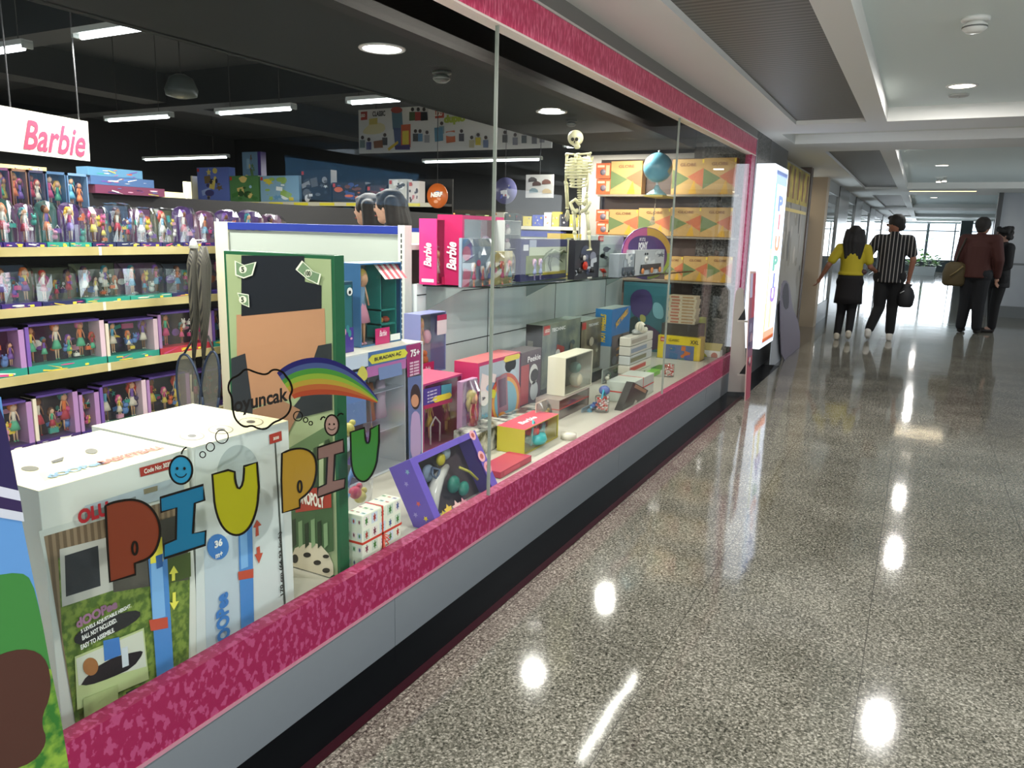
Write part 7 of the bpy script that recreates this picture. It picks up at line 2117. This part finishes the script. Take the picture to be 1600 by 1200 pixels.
def hand_mb(m, w, e, s=1.0, side=1):
    """palm and five curled fingers continuing the forearm e -> w"""
    d = (w - e).normalized()
    out = Vector((0, 1, 0)) if abs(d.y) < .8 else Vector((1, 0, 0))
    u = d.cross(out).normalized(); nrm = u.cross(d).normalized()
    pc = w + d * .045 * s
    m.ball(pc, .034 * s, None, 1, 1, 1.15, 10, 8)
    for k in range(4):
        b = w + d * .078 * s + nrm * (k - 1.5) * .019 * s
        L = [.058, .07, .066, .05][k] * s
        p1 = b + d * L * .5; p2 = p1 + d * L * .42 + u * side * .012 * s; p3 = p2 + d * L * .3 + u * side * .02 * s
        limb(m, [b, p1, p2, p3], [.0105 * s, .0098 * s, .009 * s, .008 * s])
    b = w + d * .03 * s + nrm * -.03 * s
    limb(m, [b, b + d * .03 * s - nrm * .02 * s, b + d * .06 * s - nrm * .022 * s], [.013 * s, .011 * s, .0095 * s])


def person(label, loc, rz, H, J, skin, top, legs, shoes, hair, sleeves='long', top_len=.50, coat=0, legr=1.0, hair_long=0, skirt=None, topmat=None, glasses=False, wide=1.0, crop=0, head_turn=0.0, curly=False, voxel=.011):
    """J: joints in the person's own frame (x right, y forward, z up), heights as fractions of H"""
    t = thing('person', label, 'person', loc, rz)
    g = lambda *a: Vector(a) * H
    hipL, hipR = g(-.052, 0, .50), g(.052, 0, .50)
    shL, shR = g(-.108 * wide, -.005, .815), g(.108 * wide, -.005, .815)
    kL, aL, kR, aR = [g(*J[q]) for q in ('kL', 'aL', 'kR', 'aR')]
    eL, wL, eR, wR = [g(*J[q]) for q in ('eL', 'wL', 'eR', 'wR')]
    neck, hd = g(0, -.004, .865), g(0, .012, .935)
    SKN = M(skin, .5)
    m = MB()
    hr = .066 * H
    m.ball(hd, hr, None, .80, .98, 1.12, 18, 12)
    fd = Vector((math.sin(head_turn), math.cos(head_turn), 0)); sdv = Vector((fd.y, -fd.x, 0))
    m.ball(hd + fd * hr * .35 + Vector((0, 0, -hr * .72)), hr * .55, None, .85, .9, .7, 12, 8)       # jaw
    m.ball(hd + fd * hr * 1.0 + Vector((0, 0, -hr * .12)), hr * .17, None, .8, 1.1, 1.3, 8, 6)          # nose
    for s_ in (-1, 1): m.ball(hd + sdv * s_ * hr * .82 + Vector((0, 0, -hr * .1)), hr * .2, None, .5, .8, 1.2, 8, 6)
    limb(m, [g(0, -.01, .80), neck, hd + Vector((0, 0, -hr * .6))], [.038 * H, .031 * H, .034 * H])
    for a, b, ra, rb in ((g(0, 0, .50), g(0, 0, .62), .075, .068), (g(0, 0, .62), g(0, 0, .74), .066, .080)):
        for s_ in (-1, 1): capsule(m, a + g(s_ * .03, 0, 0), b + g(s_ * .04, 0, 0), ra * H * .72, rb * H * .72)
    capsule(m, shL, shR, .038 * H, .038 * H)
    for h_, k_, a_ in ((hipL, kL, aL), (hipR, kR, aR)): limb(m, [h_, k_, a_], [.052 * H * legr, .033 * H * legr, .021 * H])
    for a_ in (aL, aR): limb(m, [a_, a_ + g(0, .07, -.022)], [.022 * H, .016 * H])
    for s_, e_, w_, sd_ in ((shL, eL, wL, -1), (shR, eR, wR, 1)):
        limb(m, [s_, e_, w_], [.031 * H, .024 * H, .016 * H]); hand_mb(m, w_, e_, H / 1.75, sd_)
    fuse(m, 'body', SKN, t, .0085, 3)
    # face details
    for s_ in (-1, 1):
        MB().ball(hd + fd * hr * .90 + sdv * s_ * hr * .32 + Vector((0, 0, hr * .02)), hr * .11, M('#1c1512', .3), 1.2, .6, .8, 8, 6).build('eye', t)
        MB().path([hd + fd * hr * .95 + sdv * s_ * hr * .18 + Vector((0, 0, hr * .24)), hd + fd * hr * .86 + sdv * s_ * hr * .48 + Vector((0, 0, hr * .22))], hr * .05, M(hair, .7), 6).build('eyebrow', t)
    MB().path([hd + fd * hr * .90 - sdv * hr * .22 + Vector((0, 0, -hr * .55)), hd + fd * hr * .96 + Vector((0, 0, -hr * .54)), hd + fd * hr * .90 + sdv * hr * .22 + Vector((0, 0, -hr * .55))], hr * .06, M('#8c4a44', .5), 6).build('mouth', t)
    # hair
    m = MB()
    HM = ramped('hair_' + hair[1:], '#0a0807', hair, 90, .3, .7, .75, 'noise', (1, 1, .1))
    m.ball(hd - fd * hr * .14 + Vector((0, 0, hr * .26)), hr * 1.04, None, .92, 1.0, .98, 16, 10)
    m.ball(hd + fd * hr * .38 + Vector((0, 0, hr * .74)), hr * .55, None, 1.2, 1, .6, 12, 8)
    if curly:
        rr_ = random.Random(2)
        for k in range(26):
            a = rr_.uniform(0, 2 * PI); zz_ = rr_.uniform(-.5, 1.0)
            if math.cos(a) > .35 and zz_ < .5: continue
            m.ball(hd - fd * math.cos(a) * -1 * hr * .9 * -1 * -1 + sdv * math.sin(a) * hr * .95 + Vector((0, 0, zz_ * hr)), hr * .42, None, nu=8, nv=6)
    if hair_long:
        zb = hd.z - hair_long * H
        for q in (-.75, -.4, 0, .4, .75):
            limb(m, [hd - fd * hr * .5 + sdv * q * hr + Vector((0, 0, hr * .3)), hd - fd * hr * (.95 - .3 * abs(q)) + sdv * q * hr * 1.25 + Vector((0, 0, -hr * 1.0)), Vector((hd.x, 0, zb)) - fd * H * .055 + sdv * q * hr * 1.1], [hr * .5, hr * .5, hr * .22])
    else:
        m.ball(hd - fd * hr * .5 + Vector((0, 0, -hr * .3)), hr * .62, None, 1.1, .9, .9, 12, 8)
    fuse(m, 'hair', HM, t, .0085, 3)
    # upper garment
    m = MB()
    zb = top_len
    pad = .012 + coat
    prof = [(zb, .108, .088), (zb + .02, .107, .088), (.60 if zb < .58 else zb + .03, .096, .078), (.68, .094, .072), (.76, .104, .070), (.80, .095, .060), (.825, .06, .045)]
    m.rings([[(q * (1 + 1.2 * coat * 5) * wide * H * math.cos(2 * PI * k / 20), -.003 * H + r2 * (1 + coat * 6) * H * math.sin(2 * PI * k / 20), z * H) for k in range(20)] for z, q, r2 in prof])
    capsule(m, shL, shR, (.043 + coat) * H, (.043 + coat) * H)
    limb(m, [g(0, -.008, .82), g(0, -.004, .852)], [.05 * H, .041 * H])
    for s_, e_, w_ in ((shL, eL, wL), (shR, eR, wR)):
        if sleeves == 'long': limb(m, [s_, e_, e_.lerp(w_, .92)], [(.041 + coat) * H, (.034 + coat * .6) * H, (.026 + coat * .3) * H])
        else: limb(m, [s_, s_.lerp(e_, .68)], [(.043) * H, (.040) * H])
    fuse(m, 'jacket' if coat else 'shirt', topmat or M(top, .8), t, voxel, 5)
    # trousers
    m = MB()
    capsule(m, hipL + g(0, 0, .02), hipR + g(0, 0, .02), .073 * H * legr, .073 * H * legr)
    for s_ in (-1, 1): capsule(m, g(s_ * .03, 0, .53), g(s_ * .034, 0, .60), .070 * H, .066 * H)
    for h_, k_, a_ in ((hipL, kL, aL), (hipR, kR, aR)): limb(m, [h_, k_, k_.lerp(a_, .93 - crop)], [.062 * H * legr, .046 * H * legr, .036 * H * legr])
    fuse(m, 'trousers', M(legs, .85), t, voxel, 5)
    if skirt:
        z0_, z1_, c, rx = skirt
        rg = []
        for v_ in range(6):
            z = z1_ + (z0_ - z1_) * v_ / 5
            q = rx * (.86 + .14 * v_ / 5)
            rg.append([(q * H * math.cos(2 * PI * k / 24) * (1 + .03 * math.sin(5 * 2 * PI * k / 24)), .8 * q * H * math.sin(2 * PI * k / 24), z * H) for k in range(24)])
        MB().rings(rg, M(c, .85)).build('skirt', t)
    for a_ in (aL, aR):
        m = MB()
        tl = J.get('toe', 0)
        up = 0.0 if a_.z < .05 * H else .35
        heel = a_ + g(0, -.022, -.022 + up * .03); toe_ = a_ + g(0, .085, -.026 - up * .06)
        toe_.z = max(toe_.z, .018 * H)
        heel.z = max(heel.z, .018 * H)
        limb(m, [a_ + g(0, -.005, .008), heel.lerp(toe_, .2), toe_], [.026 * H, .025 * H, .019 * H])
        for v_ in m.bm.verts: v_.co.z = max(v_.co.z, .002)
        fuse(m, 'shoe', M(shoes, .5), t, .008, 3)
    if glasses:
        for s_ in (-1, 1):
            MB().path([hd + fd * hr * 1.02 + sdv * (s_ * hr * .36 + hr * .25 * math.cos(q)) + Vector((0, 0, hr * .02 + hr * .2 * math.sin(q))) for q in [2 * PI * k / 14 for k in range(15)]], hr * .04, M('#1a1a1c', .3), 5).build('glasses_frame', t)
    return t, H


def at_px(px_, py_): p_ = onz(px_, py_, 0); return (p_.x, p_.y, 0)


STR = bpy.data.materials.new('striped_cloth'); STR.use_nodes = True
nt = STR.node_tree; bs = nt.nodes['Principled BSDF']; bs.inputs['Roughness'].default_value = .85
tc = nt.nodes.new('ShaderNodeTexCoord'); sp = nt.nodes.new('ShaderNodeSeparateXYZ'); nt.links.new(tc.outputs['Object'], sp.inputs[0])
pp = nt.nodes.new('ShaderNodeMath'); pp.operation = 'PINGPONG'; nt.links.new(sp.outputs['X'], pp.inputs[0]); pp.inputs[1].default_value = .024
lt = nt.nodes.new('ShaderNodeMath'); lt.operation = 'LESS_THAN'; nt.links.new(pp.outputs[0], lt.inputs[0]); lt.inputs[1].default_value = .0055
mx = nt.nodes.new('ShaderNodeMix'); mx.data_type = 'RGBA'; nt.links.new(lt.outputs[0], mx.inputs[0]); mx.inputs[6].default_value = (*lin('#08080c'), 1); mx.inputs[7].default_value = (*lin('#8c8884'), 1)
nt.links.new(mx.outputs[2], bs.inputs['Base Color'])

# girl in yellow, walking away, arm held out
x, y, _ = at_px(1318, 531)
gt, gH = person('person in yellow top and long black hair, walking away arm in arm', (x, y, 0), .06, 1.60,
       dict(kL=(-.045, .03, .27), aL=(-.06, -.02, .045), kR=(.04, .0, .28), aR=(.035, -.09, .075), eL=(-.19, -.02, .66), wL=(-.25, .03, .54), eR=(.15, .02, .66), wR=(.20, .12, .62)),
       '#8a5c48', '#a8981c', '#08060a', '#c9c2b2', '#120e10', sleeves='short', top_len=.58, hair_long=.20, skirt=(.33, .60, '#0c070a', .118), legr=.9)
m = MB().ball((0, 0, 0), .05, M('#3a1c20', .5), 1, .6, .8, 12, 8)
bag = m.build('handbag', None)
bag.location = (x + .16, y - .02, .98); bag.name = 'small_bag'; tag(bag, 'small dark red bag held at the hip of the person in yellow', 'bag')
# man in striped shirt
x, y, _ = at_px(1378, 532)
mt, mH = person('person in black and white striped shirt, walking away and looking sideways', (x, y, 0), .03, 1.77,
       dict(kL=(-.05, -.02, .27), aL=(-.11, -.13, .075), kR=(.045, .05, .28), aR=(.05, .02, .042), eL=(-.19, -.01, .665), wL=(-.27, .06, .565), eR=(.155, -.02, .66), wR=(.14, .02, .50)),
       '#8a5c48', '#0c0c10', '#060608', '#d8d4cc', '#14100e', sleeves='short', top_len=.475, legr=1.0, topmat=STR, wide=1.04, head_turn=-1.1, crop=.08)
bx_, by_ = x + .24, y - .02
t = thing('drawstring_bag', 'black drawstring bag carried low by the person in stripes', 'bag', (bx_, by_, .52))
m = MB().rings([[(bx_ + q * math.cos(2 * PI * k / 16), by_ + .5 * q * math.sin(2 * PI * k / 16), z) for k in range(16)] for z, q in ((.50, .07), (.53, .10), (.66, .115), (.75, .085), (.79, .05), (.83, .07))], M('#0e0e12', .6)); m.build('pouch', t, world=True)
MB().path([(bx_, by_, .79), (bx_ + .005, by_, .86)], .007, M('#0e0e12', .6), 6).path([(bx_ - .08, by_ - .06, .70), (bx_ - .03, by_ - .065, .735)], .007, M('#b8b8b8', .4), 6).build('strap', t, world=True)
# man in rust jacket, seen from behind
x, y, _ = at_px(1512, 520)
person('person in rust-brown jacket and dark jeans standing with a shoulder bag', (x, y, 0), -.35, 1.80,
       dict(kL=(-.055, .01, .27), aL=(-.065, -.01, .042), kR=(.05, .0, .27), aR=(.06, .01, .042), eL=(-.15, -.02, .65), wL=(-.13, .06, .53), eR=(.165, .0, .65), wR=(.15, .06, .50)),
       '#946850', '#3c150e', '#08090f', '#16120f', '#241a14', top_len=.49, coat=.012, legr=1.15, wide=1.12)
t = thing('shoulder_bag', 'olive-brown shoulder bag at the hip of the person in the rust jacket', 'bag', (x - .30, y - .05, .86))
m = MB().rings([[(x - .30 + q * math.cos(2 * PI * k / 16), y - .05 + .5 * q * math.sin(2 * PI * k / 16), z) for k in range(16)] for z, q in ((.74, .12), (.78, .16), (.95, .17), (1.08, .14), (1.12, .08))], M('#4c3f22', .7)); m.build('bag_body', t, world=True)
MB().path([(x - .20, y - .14, 1.06), (x - .28, y - .155, .97), (x - .36, y - .15, .90)], .012, M('#6c5c34', .6), 6).build('flap_strap', t, world=True)
MB().path([(x - .30, y - .04, 1.10), (x - .27, y - .05, 1.28), (x - .20, y - .04, 1.50)], .013, M('#2c2418', .6), 6).build('strap', t, world=True)
# woman in dark coat facing him
x, y, _ = at_px(1548, 519)
person('person with short black curls and glasses in a dark coat, facing the rust jacket', (x, y, 0), 1.9, 1.66,
       dict(kL=(-.045, .02, .27), aL=(-.05, .02, .042), kR=(.045, .0, .27), aR=(.055, -.02, .042), eL=(-.15, .0, .65), wL=(-.12, .10, .60), eR=(.15, -.02, .65), wR=(.15, .03, .50)),
       '#a07c6c', '#08070a', '#060507', '#1a1616', '#0e0c0c', top_len=.44, coat=.012, glasses=True, curly=True)
# two shoppers inside, beyond the white panel
for px_, py_, yy_, H_, lab, rz_ in ((578, 307, 4.95, 1.60, 'person with dark hair inside the shop, seen behind the white gondola end', PI / 2 + .1), (612, 301, 4.75, 1.66, 'taller person with dark bobbed hair inside the shop beside the first', PI / 2 + .2)):
    p_ = ony(px_, py_, yy_)
    H_ = p_.z + .0
    person(lab, (p_.x, yy_, 0), rz_, H_, dict(kL=(-.045, .02, .27), aL=(-.05, .02, .042), kR=(.045, .0, .27), aR=(.055, -.02, .042), eL=(-.14, .0, .65), wL=(-.12, .08, .54), eR=(.14, -.02, .65), wR=(.13, .06, .52)),
           '#c89c84', '#2c3040', '#1c1e28', '#3c3c3c', '#1a1412', top_len=.48, hair_long=.06)

# a few more clear-wrapped packs on the platform beyond the cream plush box
for k, (pl, pr_, top, xx, c, lab) in enumerate(((952, 984, 580, -1.98, '#b4bcb4', 'puffed clear bag with grey-green toys beside the photo cube tower'), (922, 946, 640, -1.74, '#9aa8b0', 'small clear pack of blue pieces beside the bead jar'), (852, 868, 632, -1.74, '#c8b8a4', 'little clear pack with cream card before the foil gift'))):
    p0_, p1_ = onx(pl, top, xx), onx(pr_, top, xx)
    t = thing('clear_toy_pack', lab, 'toy', (xx, (p0_.y + p1_.y) / 2, DZ))
    MB().box(xx - .06, xx - .055, p0_.y, p1_.y, DZ + .001, p0_.z, M(c, .4)).build('backing_card', t, world=True)
    rr = random.Random(40 + k)
    for j in range(5):
        yy_, zz_ = rr.uniform(p0_.y + .03, p1_.y - .03), rr.uniform(DZ + .03, p0_.z - .03)
        MB().ball((xx - .03, yy_, zz_), .018, M([['#5c7c5c', '#c8c8b8', '#8c9c8c'], ['#4c6ca8', '#6cb0c8', '#8c98c8'], ['#c86c5c', '#e0d8c8', '#b8985c']][k][j % 3], .35), 1, 1, 1, 10, 7).ball((xx - .025, yy_ + .012, zz_ + .02), .010, None, nu=8, nv=6).build('toy_figure', t, world=True)
    blister(t, xx, p0_.y, p1_.y, DZ + .002, p0_.z, .05, 60 + k, name='clear_bag')
